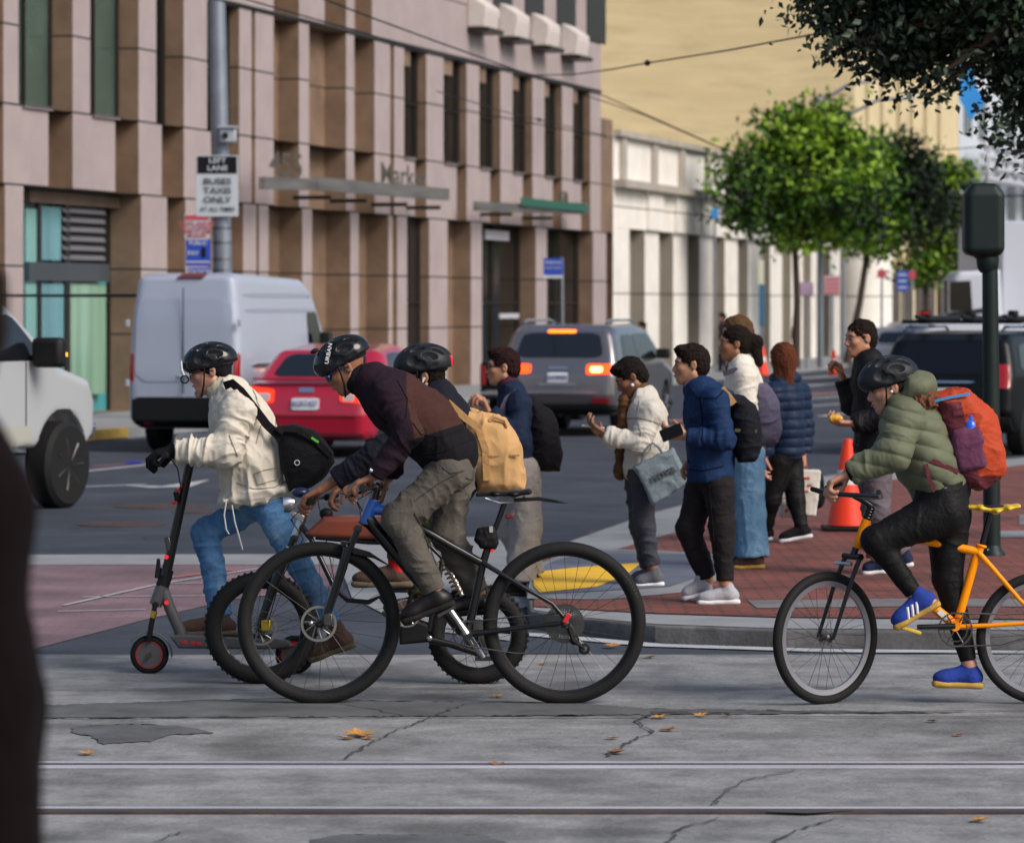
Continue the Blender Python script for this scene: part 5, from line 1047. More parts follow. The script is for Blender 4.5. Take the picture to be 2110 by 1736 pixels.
# dark figure close to the camera on the left
zp = 5.2; Jn = lambda x, y, dy=0: P(x, y, zp + dy)
k_ = 1522 / 989.
Q_ = lambda x, y, d=0: (-95 + (x + 95) * k_, 905 + (y - 905) * k_, d)
sp = dict(at=Q_(-95, 2500)[:2], head=(*Q_(-150, 760)[:2], 0, 0), skin='tan', hs=1.0, hair='short', spine=[(*Q_(-130, 925)[:2], .10), (*Q_(-130, 1000)[:2], .13), (*Q_(-130, 1250)[:2], .14), (*Q_(-130, 1500)[:2], .15)], sy=1.1,
          armN=[Q_(-72, 990, -.05), Q_(-60, 1250, -.05), Q_(-45, 1480, -.05), Q_(-45, 1560, -.05)], armF=[Q_(-200, 990, .1), Q_(-220, 1250, .1), Q_(-210, 1480, .1), Q_(-210, 1560, .1)], handN=(LEFT, (0, -1, 0), (20, 30, 20)), handF=(LEFT, NEAR, (20, 30, 20)),
          legN=[Q_(-70, 1520, -.05), Q_(-70, 1850, -.05), Q_(-70, 2150, -.05), Q_(-20, 2200, -.05), Q_(-180, 2200, -.05)], legF=[Q_(-150, 1520, .05), Q_(-150, 1850, .05), Q_(-150, 2150, .05), Q_(-100, 2200, .05), Q_(-260, 2200, .05)],
          shoes=(M_leather, M_soleblk), top=dict(mat=cloth('maroon_black_coat', (.006, .002, .003), .98), name='coat', ar=(.062, .066, .070), fold=(.01, 6, 6), sfold=(.01, 10, 6), extra=[(Q_(-115, 1400), Q_(-92, 2000), .12, .17, 1)]), pants=dict(mat=M_blk, r=(.1, .08, .07)))
person('person in a long dark coat very close at the left photo edge', zp, sp, res=.012)
# far pedestrians
def far_person(label, px, py, hpx, topc, legc, res=.014, h0=.0, z=None):
    z = z or gz(py, h0); k = hpx / 100.; q = lambda x, y, d=0: (px + x * k, py - y * k, d)
    sp = dict(at=(px, py), head=(*q(-2, 93)[:2], 0, 0), skin='light', hs=hpx * z / FPX / 1.72, hair='short', spine=[(*q(0, 84)[:2], .09), (*q(0, 76)[:2], .12), (*q(0, 62)[:2], .12), (*q(0, 54)[:2], .12)], sy=1.3,
              armN=[q(1, 79, -.17), q(3, 65, -.2), q(-4, 54, -.2), q(-6, 50, -.2)], armF=[q(0, 79, .16), q(2, 65, .2), q(-3, 54, .2), q(-5, 50, .2)], handN=(LEFT, FAR, (20, 30, 20)), handF=(LEFT, NEAR, (20, 30, 20)),
              legN=[q(1, 50, -.08), q(2, 28, -.08), q(6, 5, -.08), q(10, 2, -.08), q(-2, 0, -.08)], legF=[q(0, 50, .08), q(-4, 28, .08), q(-5, 5, .08), q(-2, 1, .08), q(-13, 0, .08)], shoes=(M_leather, M_soleblk),
              top=dict(mat=cloth('far_top_%d' % px, topc), ar=(.07, .06, .05)), pants=dict(mat=cloth('far_legs_%d' % px, legc), r=(.09, .07, .06)))
    return person(label, z, sp, res=res)
far_person('distant pedestrian in brown coat on the far sidewalk by the tree trunk', 1640, 752, 98, (.12, .06, .035), (.2, .19, .18), h0=.15, z=zline(1640, 160500))
far_person('distant dark haired pedestrian on the far sidewalk just behind the silver vehicle roof', 1325, 795, 132, (.03, .03, .035), (.04, .04, .05), h0=.15, z=zline(1325, 163500))
far_person('distant pedestrian whose dark hair shows above the light brown haired person', 1490, 770, 125, (.05, .03, .03), (.04, .04, .05), h0=.15, z=zline(1490, 163500))
# ================================================================ BICYCLES AND SCOOTER
M_rub = mat('tyre_rubber', (.016, .016, .017), .75, var=.25, vs=30, bump=.3, bs=120); M_blkp = mat('black_paint', (.012, .012, .014), .3, coat=.4); M_bluep = mat('blue_paint', (.01, .07, .32), .3, coat=.5)
M_alu = mat('aluminium', (.55, .55, .57), .32, metal=1); M_dmet = mat('dark_metal', (.10, .095, .09), .4, metal=.9); M_orp = mat('frame_orange', (.86, .27, .0), .42, spec=.2); M_gold = mat('gold_anodised', (.5, .36, .05), .35, metal=.9)
M_red = mat('red_plastic', (.55, .015, .02), .35); M_silr = mat('silver_rim', (.25, .25, .29), .35, metal=.6); M_brl = mat('brown_seat', (.20, .045, .022), .4, coat=.3)
def wheel(root, c, ax, Rw, tr, rimw=.014, spokes=28, rimmat=None, hub=.02, hubl=.05, disc=0, knob=0, rimd=.02):
    c = Vector(c); ax = Vector(ax).normalized(); u, w = frame(ax); rc = Rw - tr; ri = rc - tr * .55
    rm = MB(); rm.lathe([(ri, -rimw), (ri + .006, -rimw * 1.1), (ri + .006, rimw * 1.1), (ri, rimw), (ri - rimd, rimw * .6), (ri - rimd, -rimw * .6)], c, ax, 72, True)
    wh = rm.build('wheel', rimmat or M_blkp, root)
    ty = MB(); ty.torus(c, ax, rc, tr, 84, 16); 
    if knob:
        for k in range(knob):
            a = 2 * math.pi * k / knob; r = u * math.cos(a) + w * math.sin(a); tt = ax.cross(r)
            for s_, q in ((-.55, .93), (0, 1.02), (.55, .93)): ty.box(c + r * (rc + tr * q) + ax * tr * s_, (tr * .35, tr * .30, tr * .22), Matrix((tuple(ax), tuple(tt), tuple(r))).transposed())
    ty.build('tyre', M_rub, wh)
    sp_ = MB()
    for k in range(spokes):
        a = 2 * math.pi * k / spokes; s_ = 1 if k % 2 else -1; b = a + (1 if (k // 2) % 2 else -1) * 1.1
        sp_.tube([c + ax * s_ * hubl * .7 + (u * math.cos(b) + w * math.sin(b)) * hub, c + (u * math.cos(a) + w * math.sin(a)) * (ri - rimd * .5)], .0011, 4, cap=False)
    if spokes: sp_.build('spokes', M_dmet, wh)
    hb = MB(); hb.lathe([(.006, -hubl * 1.5), (.008, -hubl), (hub, -hubl * .8), (hub * .6, -hubl * .4), (hub * .6, hubl * .4), (hub, hubl * .8), (.008, hubl), (.006, hubl * 1.5)], c, ax, 18); hb.build('hub', M_dmet, wh)
    if disc:
        d = MB(); n = 10
        dc = c + ax * hubl * 1.0
        d.lathe([(disc, -.001), (disc, .001), (disc * .86, .001), (disc * .86, -.001)], dc, ax, 40, True)
        for k in range(n): a = 2 * math.pi * k / n; d.tube([dc + (u * math.cos(a) + w * math.sin(a)) * .018, dc + (u * math.cos(a + .5) + w * math.sin(a + .5)) * disc * .82], .003, 5)
        d.build('brake_disc', mat('disc_steel', (.28, .27, .25), .4, metal=.9), wh)
    return wh
YA = Vector((0, -1, 0))
def gears(root, c, n, r0, r1, w, name='cassette', m=None):
    g = MB(); c = Vector(c)
    for i in range(n):
        r = r0 + (r1 - r0) * i / max(n - 1, 1); q = c + YA * (w - w * i / max(n, 1)); T = max(12, int(r * 500)); vs = []; 
        for k in range(T * 2): a = math.pi * k / T; rr = r if k % 2 else r * .93; vs.append((q.x + rr * math.cos(a), q.y, q.z + rr * math.sin(a)))
        inner = [(q.x + r * .87 * math.cos(math.pi * k / T), q.y, q.z + r * .87 * math.sin(math.pi * k / T)) for k in range(T * 2)]
        g.add(vs + inner, [(k, (k + 1) % (2 * T), 2 * T + (k + 1) % (2 * T), 2 * T + k) for k in range(2 * T)])
    for k in range(6): a = k * 1.047; g.tube([c, c + Vector((math.cos(a), 0, math.sin(a))) * r1 * .85 + YA * .002], .004, 5)
    return g.build(name, m or M_dmet, root, False)
def saddle(root, L, m, top=None):
    """L: list of (px,py) outline points top; builds a saddle from nose to tail"""
    S = Solid(.005)
    for (a, ra, wa), (b, rb, wb) in zip(L[:-1], L[1:]): S.cap(a, b, ra, rb, sy=(wa + wb) / 2 / ((ra + rb) / 2), k=.02)
    return S.build('saddle', m, root)

# ---- black mountain bike
mt = thing('mountain_bike', 'black full size mountain bike with blue head tube ridden by the man in dark fleece', 'bicycle', P(910, 1451, Z2)); q = lambda x, y, d=0: P(x, y, Z2 + d)
Rm = 168 * Z2 / FPX
f0 = q(657, 1286); f0.z = Rm; r0 = q(1163, 1279); r0.z = Rm
wf = wheel(mt, f0, (0.04, -1, 0), Rm, .033, disc=.088, hubl=.045); wr = wheel(mt, r0, (0, -1, 0), Rm, .033, hubl=.05)
gears(wr, r0 + YA * .02, 9, .030, .100, .035)
for (wh_, c_, a0, a1) in ((wf, f0, 3.25, 3.75), (wr, r0, .35, .75)):
    dm = MB(); n = 8; rc = Rm - .028
    for i in range(n):
        a = a0 + (a1 - a0) * i / n; u_ = Vector((math.cos(a), 0, math.sin(a))); 
        dm.box(c_ + u_ * rc + YA * .0285, (.017, .004, .009), Matrix.Rotation(-a + .4, 3, 'Y'))
    dm.build('sidewall_print', mat('faded_cream_print', (.30, .27, .18), .8), wh_)
fr = MB(); ht, hb_ = q(771, 1030), q(752, 1078)
MB().tube([ht, hb_], [.030, .034], 18).build('head_tube', M_bluep, mt)
tb_ = MB(); tb_.tube([q(765, 1048), q(800, 1052), q(853, 1080)], [.027, .026, .024], 14); tb_.build('top_tube_front', M_bluep, mt)
fr.tube([q(853, 1080), q(925, 1122), q(994, 1160)], [.024, .021, .020], 14); fr.tube([q(757, 1068), q(860, 1190), q(955, 1298)], [.034, .034, .036], 16)
fr.tube([q(1012, 1105), q(994, 1165), q(965, 1300)], [.019, .019, .022], 14)
for s in (-1, 1):
    d = .035 * s; fr.tube([q(994, 1158, d * .4), q(1010, 1168, d), q(1080, 1210, d * 1.6), q(1138, 1243, d * 1.9), q(1163, 1272, d * 1.9)], [.014, .012, .011, .010, .010], 10); fr.tube([q(965, 1305, d * .8), q(1000, 1302, d), q(1080, 1292, d * 1.6), q(1152, 1284, d * 1.9)], [.018, .015, .012, .012], 10)
fr.cyl(q(962, 1305, -.05), q(962, 1305, .05), .028, 20); fr.build('frame', M_blkp, mt)
fk = MB()
for s in (-1, 1):
    d = .062 * s; MB_ = fk; fk.tube([q(737, 1092, d), q(713, 1148, d)], [.017, .016], 12); fk.tube([q(716, 1128, d), q(706, 1168, d), q(668, 1283, d)], [.024, .024, .020], 14); fk.tube([q(668, 1280, d), q(657, 1288, d)], .018, 10)
    fk.cyl(q(712, 1115, d), q(711, 1122, d), .022, 12)
fk.tube([q(737, 1090, -.07), q(737, 1090, .07)], .022, 12); fk.tube([q(745, 1080), q(752, 1070)], .024, 12); fk.tube([q(714, 1140, -.06), q(706, 1118, 0), q(714, 1140, .06)], .012, 10)
fk.build('fork', M_blkp, mt); MB().prism([q(714, 1125, -.04), q(760, 1138, -.04), q(800, 1165, -.035), q(770, 1150, -.04), q(728, 1142, -.04)], (0, .08, 0)).build('mudguard', M_black, mt, bevel=.004)
MB().box(q(676, 1276, -.085), (.045, .03, .06)).build('brake_caliper', M_dmet, mt, bevel=.006); MB().ell(q(641, 1283, -.07), (.012, .01, .012)).build('skewer', M_alu, mt)
hbm = MB(); hbm.tube([q(772, 1028), q(777, 1006)], .020, 14); hbm.tube([q(777, 1006), q(770, 1000)], .024, 12); hbm.tube([q(748, 1006, -.36), q(758, 1004, -.2), q(770, 1000, -.04), q(770, 1000, .04), q(784, 1002, .2), q(792, 1006, .36)], .014, 12); hbm.build('handlebar', M_blkp, mt)
gp = MB(); gp.tube([q(747, 1006, -.38), q(752, 1005, -.24)], .0175, 14); gp.build('grip', M_rub, mt); gp = MB(); gp.tube([q(786, 1003, .24), q(793, 1006, .38)], .0175, 14); gp.build('grip', M_rub, mt)
MB().tube([q(755, 1008, -.2), q(735, 1018, -.22), q(712, 1024, -.27)], [.008, .006, .005], 8).build('brake_lever', M_black, mt)
cb = MB()
for pts in ([q(755, 1010, -.18), q(730, 1020, -.1), q(742, 1050, -.05), q(745, 1085, -.08), q(715, 1150, -.09), q(684, 1255, -.09)], [q(770, 1010, .1), q(735, 1030, .1), q(750, 1058, .05)], [q(770, 1006, -.08), q(720, 1022, -.1), q(700, 1015, -.1)]): cb.tube(pts, .0028, 6)
cb.build('cables', M_black, mt)
MB().tube([q(1040, 1036), q(1024, 1080), q(1010, 1112)], .014, 12).build('seatpost', M_blkp, mt); MB().torus(q(1011, 1110), q(1040, 1036) - q(1010, 1112), .017, .006, 18, 8).build('seat_clamp', M_dmet, mt)
saddle(mt, [(q(984, 1019), .010, .022), (q(1020, 1017), .012, .028), (q(1058, 1017), .014, .06), (q(1090, 1012), .015, .075)], M_leather)
rr_ = MB()
for s in (-.02, .02): rr_.tube([q(1000, 1026, s), q(1030, 1036, s), q(1062, 1034, s), q(1082, 1022, s)], .004, 6)
rr_.build('saddle_rails', M_alu, mt)
MB().prism([q(1058, 1027, -.03), q(1110, 1024, -.03), q(1145, 1030, -.035), q(1172, 1037, -.02), q(1145, 1036, -.035), q(1108, 1031, -.03), q(1060, 1034, -.03)], (0, .06, 0)).build('rear_mudguard', M_black, mt, bevel=.003)
sbg = Solid(.005); sbg.poly([q(985, 1090), q(1018, 1082), q(1028, 1118), q(1020, 1130), q(990, 1128), q(978, 1110)], .045, rnd=.025, fold=(.005, 20, 20)); sbg.build('saddle_bag', cloth('bag_black', (.016, .015, .018)), mt); MB().box(q(1012, 1090, -.05), (.018, .004, .03)).build('patch', mat('grey_print', (.3, .3, .28), .7), mt)
MB().box(q(1014, 1133, -.02), (.016, .02, .014)).build('rear_light', mat('red_light', (.5, .01, .02)), mt, bevel=.003); MB().box(q(1050, 1063, 0), (.04, .03, .022)).build('reflector', mat('dark_red', (.12, .01, .01), .3), mt, bevel=.004)
ck = MB(); ck.tube([q(962, 1305, -.075), q(944, 1278, -.08), q(928, 1256, -.085)], [.017, .013, .015], 8); ck.build('crank', M_alu, mt); ck = MB(); ck.tube([q(962, 1305, .075), q(996, 1354, .085)], [.017, .014], 8); ck.build('crank', M_alu, mt)
for (x, y, d) in ((920, 1258, -.13), (998, 1356, .13)):
    pd = MB(); c_ = q(x, y, d); rot = Matrix.Rotation(-.5 if d < 0 else 0, 3, 'Y'); 
    for s in (-.04, .04): pd.box(c_ + rot @ Vector((s, 0, 0)), (.012, .09, .016), rot)
    for s in (-.045, 0, .045): pd.box(c_ + Vector((0, s, 0)), (.09, .010, .014), rot)
    pd.build('pedal', M_dmet, mt, False)
gears(mt, q(962, 1305, .0) + YA * .01, 1, .072, .072, .02, 'chainring')
ch = MB(); ch.tube([q(955, 1282, -.04), q(1060, 1270, -.05), q(1160, 1262, -.05)], .0035, 6); ch.tube([q(960, 1330, -.04), q(1060, 1345, -.05), q(1190, 1346, -.05), q(1206, 1336, -.05), q(1196, 1322, -.05), q(1180, 1310, -.05)], .0035, 6); ch.build('chain', M_dmet, mt)
dr = MB(); dr.tube([q(1172, 1292, -.07), q(1180, 1318, -.06), q(1204, 1336, -.055)], [.012, .010, .008], 8); dr.lathe([(.014, 0), (.028, .002), (.028, .008), (.014, .010)], q(1204, 1336, -.045), YA, 18, True); dr.lathe([(.014, 0), (.024, .002), (.024, .008), (.014, .010)], q(1184, 1318, -.045), YA, 18, True); dr.build('derailleur', M_black, mt)
MB().box(q(1168, 1273, -.085), (.024, .012, .05), Matrix.Rotation(.5, 3, 'Y')).build('dropout_guard', M_red, mt, bevel=.003)

# ---- electric bike
ZE = 19.75; eb_ = thing('electric_bike', 'small wheeled electric bike with fat tyres and long brown seat behind the mountain bike', 'bicycle', P(760, 1410, ZE)); q = lambda x, y, d=0: P(x, y, ZE + d)
Rf = 116 * ZE / FPX; Rr = 103 * ZE / FPX; f0 = q(538, 1290); f0.z = Rf; r0 = q(985, 1310); r0.z = Rr
w1 = wheel(eb_, f0, (.03, -1, 0), Rf, .043, rimw=.026, spokes=24, hub=.03, hubl=.06, disc=.085, knob=54); w2 = wheel(eb_, r0, (0, -1, 0), Rr, .043, rimw=.026, spokes=20, hub=.075, hubl=.05, knob=48)
MB().box(f0 + Vector((.03, -.085, .02)), (.05, .03, .06)).build('brake_caliper', M_gold, eb_, bevel=.008)
fk = MB()
for s in (-1, 1):
    d = .075 * s; fk.tube([q(606, 1108, d), q(590, 1140, d)], .017, 12); fk.tube([q(594, 1130, d), q(560, 1215, d), q(536, 1288, d)], [.026, .025, .020], 12)
fk.tube([q(606, 1110, -.085), q(606, 1110, .085)], .022, 12); fk.build('fork', M_blkp, eb_)
MB().tube([q(628, 1052), q(618, 1080), q(604, 1118)], [.022, .024, .024], 14).build('steering_tube', M_alu, eb_); MB().tube([q(597, 1126, -.075), q(592, 1140, -.075)], .018, 10).build('stanchion', M_alu, eb_)
hb2 = MB(); hb2.tube([q(629, 1050), q(634, 1028)], .02, 12); hb2.tube([q(642, 1033, -.34), q(636, 1030, -.1), q(636, 1030, .1), q(690, 1018, .34)], .013, 12); hb2.build('handlebar', M_blkp, eb_)
MB().tube([q(643, 1033, -.36), q(640, 1032, -.24)], .018, 14).build('grip', M_rub, eb_); MB().tube([q(672, 1024, .24), q(692, 1019, .37)], .018, 14).build('grip', M_rub, eb_)
lm = MB(); lm.lathe([(0, -.03), (.032, -.028), (.043, .0), (.044, .03), (.0, .032)], q(597, 1038, -.02), (-1, 0, -.1), 22); lm.build('headlight', M_alu, eb_); MB().prism([q(592, 1050, -.03), q(628, 1062, -.03), q(625, 1078, -.03), q(600, 1060, -.03)], (0, .06, 0)).build('light_bracket', M_alu, eb_, bevel=.004)
MB().tube([q(598, 1048, -.05), q(612, 1040, -.1), q(628, 1030, -.14)], .005, 6).build('brake_lever', M_alu, eb_); dp = Solid(.005); dp.ell(q(620, 1014), (.05, .05, .028), k=.01); dp.build('display', mat('blue_black_plastic', (.012, .018, .06), .25), eb_)
MB().ell(q(672, 1058), (.035, .03, .03)).build('controller', M_black, eb_)
st = Solid(.006); st.poly([q(628, 1098), q(650, 1078), q(668, 1062), q(760, 1062), q(870, 1066), (q(872, 1104)), q(780, 1110), q(640, 1104)], .095, rnd=.025, k=.01); st.build('seat', M_brl, eb_)
fr = MB(); 
for s in (-1, 1):
    d = .06 * s; fr.tube([q(622, 1085, d * .3), q(640, 1108, d), q(690, 1212, d), q(716, 1236, d), q(760, 1240, d), q(784, 1228, d), q(830, 1292, d)], [.017, .014, .014, .013, .013, .014, .016], 10); fr.tube([q(650, 1106, d), q(760, 1116, d), q(880, 1118, d), q(912, 1150, d), q(884, 1300, d)], .014, 10); fr.tube([q(884, 1316, d * 1.2), q(930, 1328, d * 1.3), q(1000, 1352, d * 1.4), q(985, 1312, d * 1.4)], [.018, .016, .016, .012], 10)
fr.build('frame', M_blkp, eb_)
bt = Solid(.006); bt.poly([q(822, 1262), q(885, 1284), q(886, 1320), q(824, 1326)], .07, rnd=.015); bt.build('battery', M_black, eb_)
MB().tube([q(912, 1147, -.05), q(936, 1192, -.05), q(961, 1246, -.05)], .014, 10).build('shock', M_alu, eb_)
cp = []; a0, a1 = q(914, 1150, -.05), q(958, 1240, -.05); ax_ = (a1 - a0); u_, w_ = frame(ax_)
for i in range(130): t_ = i / 129; cp.append(a0 + ax_ * t_ + (u_ * math.cos(t_ * 66) + w_ * math.sin(t_ * 66)) * .028)
MB().tube(cp, .0052, 6).build('spring', mat('bronze_spring', (.35, .24, .15), .35, metal=.8), eb_)
MB().box(q(966, 1232, -.05), (.04, .05, .05)).build('yellow_mount', mat('yellow_food2', (.7, .42, .02), .5), eb_, bevel=.01)
gears(eb_, q(838, 1262, -.09), 1, .075, .075, .02, 'chainring', M_alu); MB().tube([q(838, 1262, -.10), q(850, 1216, -.12)], .012, 8).build('crank', M_black, eb_)
MB().box(q(820, 1215, -.15), (.10, .09, .02)).build('pedal', M_black, eb_, bevel=.004); ex = MB(); ex.tube([q(886, 1318, -.10), q(935, 1328, -.1), q(1002, 1352, -.1)], [.022, .016, .018], 10); ex.build('swing_arm', M_blkp, eb_); MB().ell(q(885, 1314, -.12), (.014, .008, .014)).build('bolt', M_alu, eb_)
cb = MB(); cb.tube([q(628, 1040, -.15), q(600, 1070, -.12), q(625, 1110, -.1), q(575, 1200, -.1), q(552, 1285, -.1)], .003, 6); cb.tube([q(655, 1030, .1), q(672, 1110, 0), q(690, 1200, -.05)], .003, 6); cb.build('cables', M_black, eb_)

# ---- scooter
ZS = 20.3; sc = thing('electric_scooter', 'dark grey electric scooter with red trim pushed by the man in the cream jacket', 'scooter', P(450, 1362, ZS)); q = lambda x, y, d=0: P(x, y, ZS + d)
Rs = 40 * ZS / FPX; f0 = q(308, 1322); f0.z = Rs; r0 = q(607, 1325); r0.z = Rs; M_grs = mat('grey_scooter', (.085, .08, .085), .45)
for c_ in (f0, r0):
    wh = MB().lathe([(.0, -.022), (.066, -.022), (.072, -.015), (.072, .015), (.066, .022), (0, .022)], c_, (0, 1, 0), 36).build('wheel', M_grs, sc)
    MB().torus(c_, (0, 1, 0), Rs - .021, .021, 44, 12).build('tyre', M_rub, wh); MB().torus(c_ - Vector((0, .022, 0)), (0, 1, 0), .070, .0025, 40, 6).build('red_ring', M_red, wh); MB().cyl(c_ - Vector((0, .05, 0)), c_ + Vector((0, .05, 0)), .012, 14).build('axle', M_dmet, wh)
MB().tube([q(391, 955), q(343, 1180)], [.025, .027], 18).build('stem', M_blkp, sc)
MB().tube([q(345, 1172), q(341, 1186)], .036, 18).build('latch_collar', M_blkp, sc); MB().tube([q(343, 1184), q(334, 1208)], [.034, .036], 16).build('hinge', M_black, sc); MB().prism([q(318, 1190, -.02), q(323, 1150, -.02), q(329, 1152, -.02), q(330, 1192, -.02)], (0, .04, 0)).build('latch', M_black, sc, bevel=.004)
MB().tube([q(336, 1206), q(320, 1246)], [.037, .034], 16).build('fork_head', M_grs, sc); MB().tube([q(336, 1212), q(350, 1252), q(374, 1306)], [.030, .030, .032], 14).build('down_tube', M_grs, sc)
fk = MB()
for s in (-.034, .034): fk.tube([q(320, 1244, s), q(312, 1285, s), q(306, 1322, s)], [.013, .015, .014], 10)
fk.tube([q(320, 1246, -.04), q(320, 1246, .04)], .018, 10); fk.build('fork', M_black, sc)
for s in (-.034, .034): MB().tube([q(318, 1258, s), q(315, 1272, s)], .017, 12).build('spring', M_gold, sc)
fdm = MB(); arc = [f0 + Vector((math.cos(a), 0, math.sin(a))) * (Rs + .014) for a in [2.6 - i * 2.7 / 18 for i in range(19)]]
vs = []; 
for p in arc:
    o_ = (p - f0).normalized() * .004; vs += [p + Vector((0, -.032, 0)), p + Vector((0, .032, 0)), p + Vector((0, .032, 0)) + o_, p + Vector((0, -.032, 0)) + o_]
fs = [];
for i in range(18):
    for k in range(4): fs.append((4 * i + k, 4 * i + (k + 1) % 4, 4 * i + 4 + (k + 1) % 4, 4 * i + 4 + k))
fdm.add(vs, fs); fdm.build('fender', M_grs, sc)
dk = Solid(.005); dk.poly([q(352, 1309), q(372, 1303), q(560, 1312), q(600, 1318), q(602, 1330), q(560, 1335), q(370, 1333)], .078, rnd=.014); dk.build('deck', M_grs, sc); MB().box(q(470, 1308), (.46, .14, .006)).build('grip_mat', M_rub, sc)
for x, y, d, w_ in ((380, 1322, -.081, .03), (398, 1324, -.081, .022), (410, 1325, -.081, .022), (600, 1326, -.06, .05)): MB().box(q(x, y, d), (w_, .004, .018)).build('red_marking', M_red, sc)
for x, y in ((343, 1241), (343, 1147)): MB().cyl(q(x, y, -.028), q(x, y, -.040), .012, 14).build('reflector', mat('red_light', (.5, .01, .02)), sc)
hb3 = MB(); hb3.tube([q(391, 955), q(393, 946)], .022, 12); hb3.tube([q(346, 938, -.25), q(376, 946, -.1), q(392, 948, 0), q(376, 944, .1), q(346, 935, .25)], .013, 10); hb3.build('handlebar', M_blkp, sc)
MB().tube([q(338, 937, -.30), q(350, 939, -.22)], .017, 12).build('grip', M_rub, sc); MB().tube([q(338, 933, .30), q(350, 935, .22)], .017, 12).build('grip', M_rub, sc)
MB().tube([q(352, 945, -.2), q(366, 965, -.12), q(372, 1000, -.03), q(370, 1010, -.03)], .0035, 6).build('cable', M_black, sc); MB().box(q(373, 998, -.03), (.012, .012, .02)).build('red_clip', M_red, sc)
lk = thing('cable_lock', 'small red and black lock hanging from the scooter stem', 'lock', q(361, 1035, -.03)); MB().box(q(364, 1022, -.035), (.028, .03, .055), Matrix.Rotation(-.2, 3, 'Y')).build('lock_body', M_black, lk, bevel=.008); MB().box(q(366, 1010, -.035), (.03, .032, .016), Matrix.Rotation(-.2, 3, 'Y')).build('red_end', M_red, lk, bevel=.004); MB().box(q(360, 1035, -.035), (.03, .032, .014), Matrix.Rotation(-.2, 3, 'Y')).build('red_end', M_red, lk, bevel=.004)
MB().box(q(347, 1120, -.01), (.03, .03, .075), Matrix.Rotation(-.2, 3, 'Y')).build('folding_hook', M_dmet, sc, bevel=.006)

# ---- orange bike
ZO = 18.75; ob_ = thing('orange_bicycle', 'orange framed bicycle with yellow saddle under the woman in the puffer coat', 'bicycle', P(1930, 1420, ZO)); q = lambda x, y, d=0: P(x, y, ZO + d)
Ro = 137 * ZO / FPX; f0 = q(1701, 1286); f0.z = Ro; th_ = R(35); fwd = Vector((-math.cos(th_), -math.sin(th_), 0)); axw = Vector((math.sin(th_), -math.cos(th_), 0)); r0 = q(2148, 1281); r0.z = Ro
wheel(ob_, f0, axw, Ro, .024, rimw=.011, spokes=28, rimmat=M_silr, hubl=.04, rimd=.034); wheel(ob_, r0, (0, -1, 0), Ro, .024, rimw=.011, rimmat=M_silr, hubl=.05, rimd=.03)
fk = MB(); sd = axw
for s in (-1, 1):
    o_ = sd * .055 * s; fk.tube([q(1757, 1148) + o_, q(1738, 1195) + o_ * 1.05, f0 + o_ * 1.05], [.013, .012, .009], 10)
fk.tube([q(1757, 1146) + sd * .065, q(1757, 1146) - sd * .065], .017, 10); fk.tube([q(1757, 1146), q(1764, 1128)], .018, 12); fk.build('fork', M_blkp, ob_); MB().tube([q(1751, 1160) + fwd * .04 + sd * .06, q(1751, 1160) + fwd * .05, q(1751, 1160) + fwd * .04 - sd * .06], .010, 8).build('front_brake', M_alu, ob_)
MB().tube([q(1786, 1070), q(1765, 1128)], .023, 16).build('head_tube', M_orp, ob_); hd_ = MB(); hd_.tube([q(1786, 1070), q(1795, 1042)], .02, 14)
for i in range(4): hd_.torus(q(1787.5 + i * 2.2, 1066 - i * 6), q(1795, 1042) - q(1786, 1070), .019, .006, 16, 8)
hd_.build('spacers', M_blkp, ob_)
b3 = MB(); b3.tube([q(1795, 1042), q(1775, 1028), q(1760, 1020)], .017, 12); c_ = q(1760, 1020); b3.tube([c_ + sd * .30 + fwd * .10 + Vector((0, 0, .03)), c_ + sd * .2, c_, c_ - sd * .2, c_ - sd * .30 + fwd * .02 + Vector((0, 0, .02))], .013, 10); b3.build('handlebar', M_blkp, ob_)
MB().tube([q(1735, 996, -.26), q(1715, 1004, -.24), q(1700, 1002, -.23)], [.009, .007, .005], 8).build('brake_lever', M_black, ob_); MB().box(q(1748, 1160, -.03), (.03, .02, .02)).build('front_reflector', mat('olive_lens', (.25, .25, .03), .3), ob_, bevel=.004)
fr = MB(); fr.tube([q(1780, 1086), q(1840, 1095), q(1900, 1112), q(2014, 1136)], .021, 14); fr.tube([q(1770, 1112), q(1850, 1185), q(1926, 1253), q(1970, 1288)], .024, 14); fr.tube([q(2022, 1122), q(2010, 1150), q(1972, 1284)], .021, 14); fr.cyl(q(1968, 1289, -.045), q(1968, 1289, .045), .026, 18)
for s in (-1, 1): d = .03 * s; fr.tube([q(2016, 1138, d * .5), q(2045, 1170, d), q(2100, 1234, d * 1.6), q(2148, 1281, d * 2.1)], [.015, .013, .011, .009], 10); fr.tube([q(1970, 1291, d * .8), q(2040, 1288, d * 1.4), q(2148, 1281, d * 2.1)], [.013, .011, .010], 10)
fr.build('frame', M_orp, ob_); MB().box(q(1943, 1266, -.025), (.055, .006, .026), Matrix.Rotation(.75, 3, 'Y')).build('frame_sticker', M_solew, ob_)
MB().tube([q(2040, 1056), q(2023, 1124)], .014, 12).build('seatpost', M_blkp, ob_); MB().torus(q(2022, 1124), q(2040, 1056) - q(2023, 1124), .021, .007, 18, 8).build('seat_clamp', M_orp, ob_)
saddle(ob_, [(q(1990, 1043), .012, .024), (q(2020, 1046), .013, .03), (q(2052, 1052), .014, .05), (q(2075, 1046), .013, .07), (q(2097, 1042), .013, .075)], mat('yellow_saddle', (.62, .42, .02), .45, var=.1)); MB().box(q(2045, 1044, 0), (.16, .06, .014)).build('saddle_top', M_black, ob_, bevel=.005)
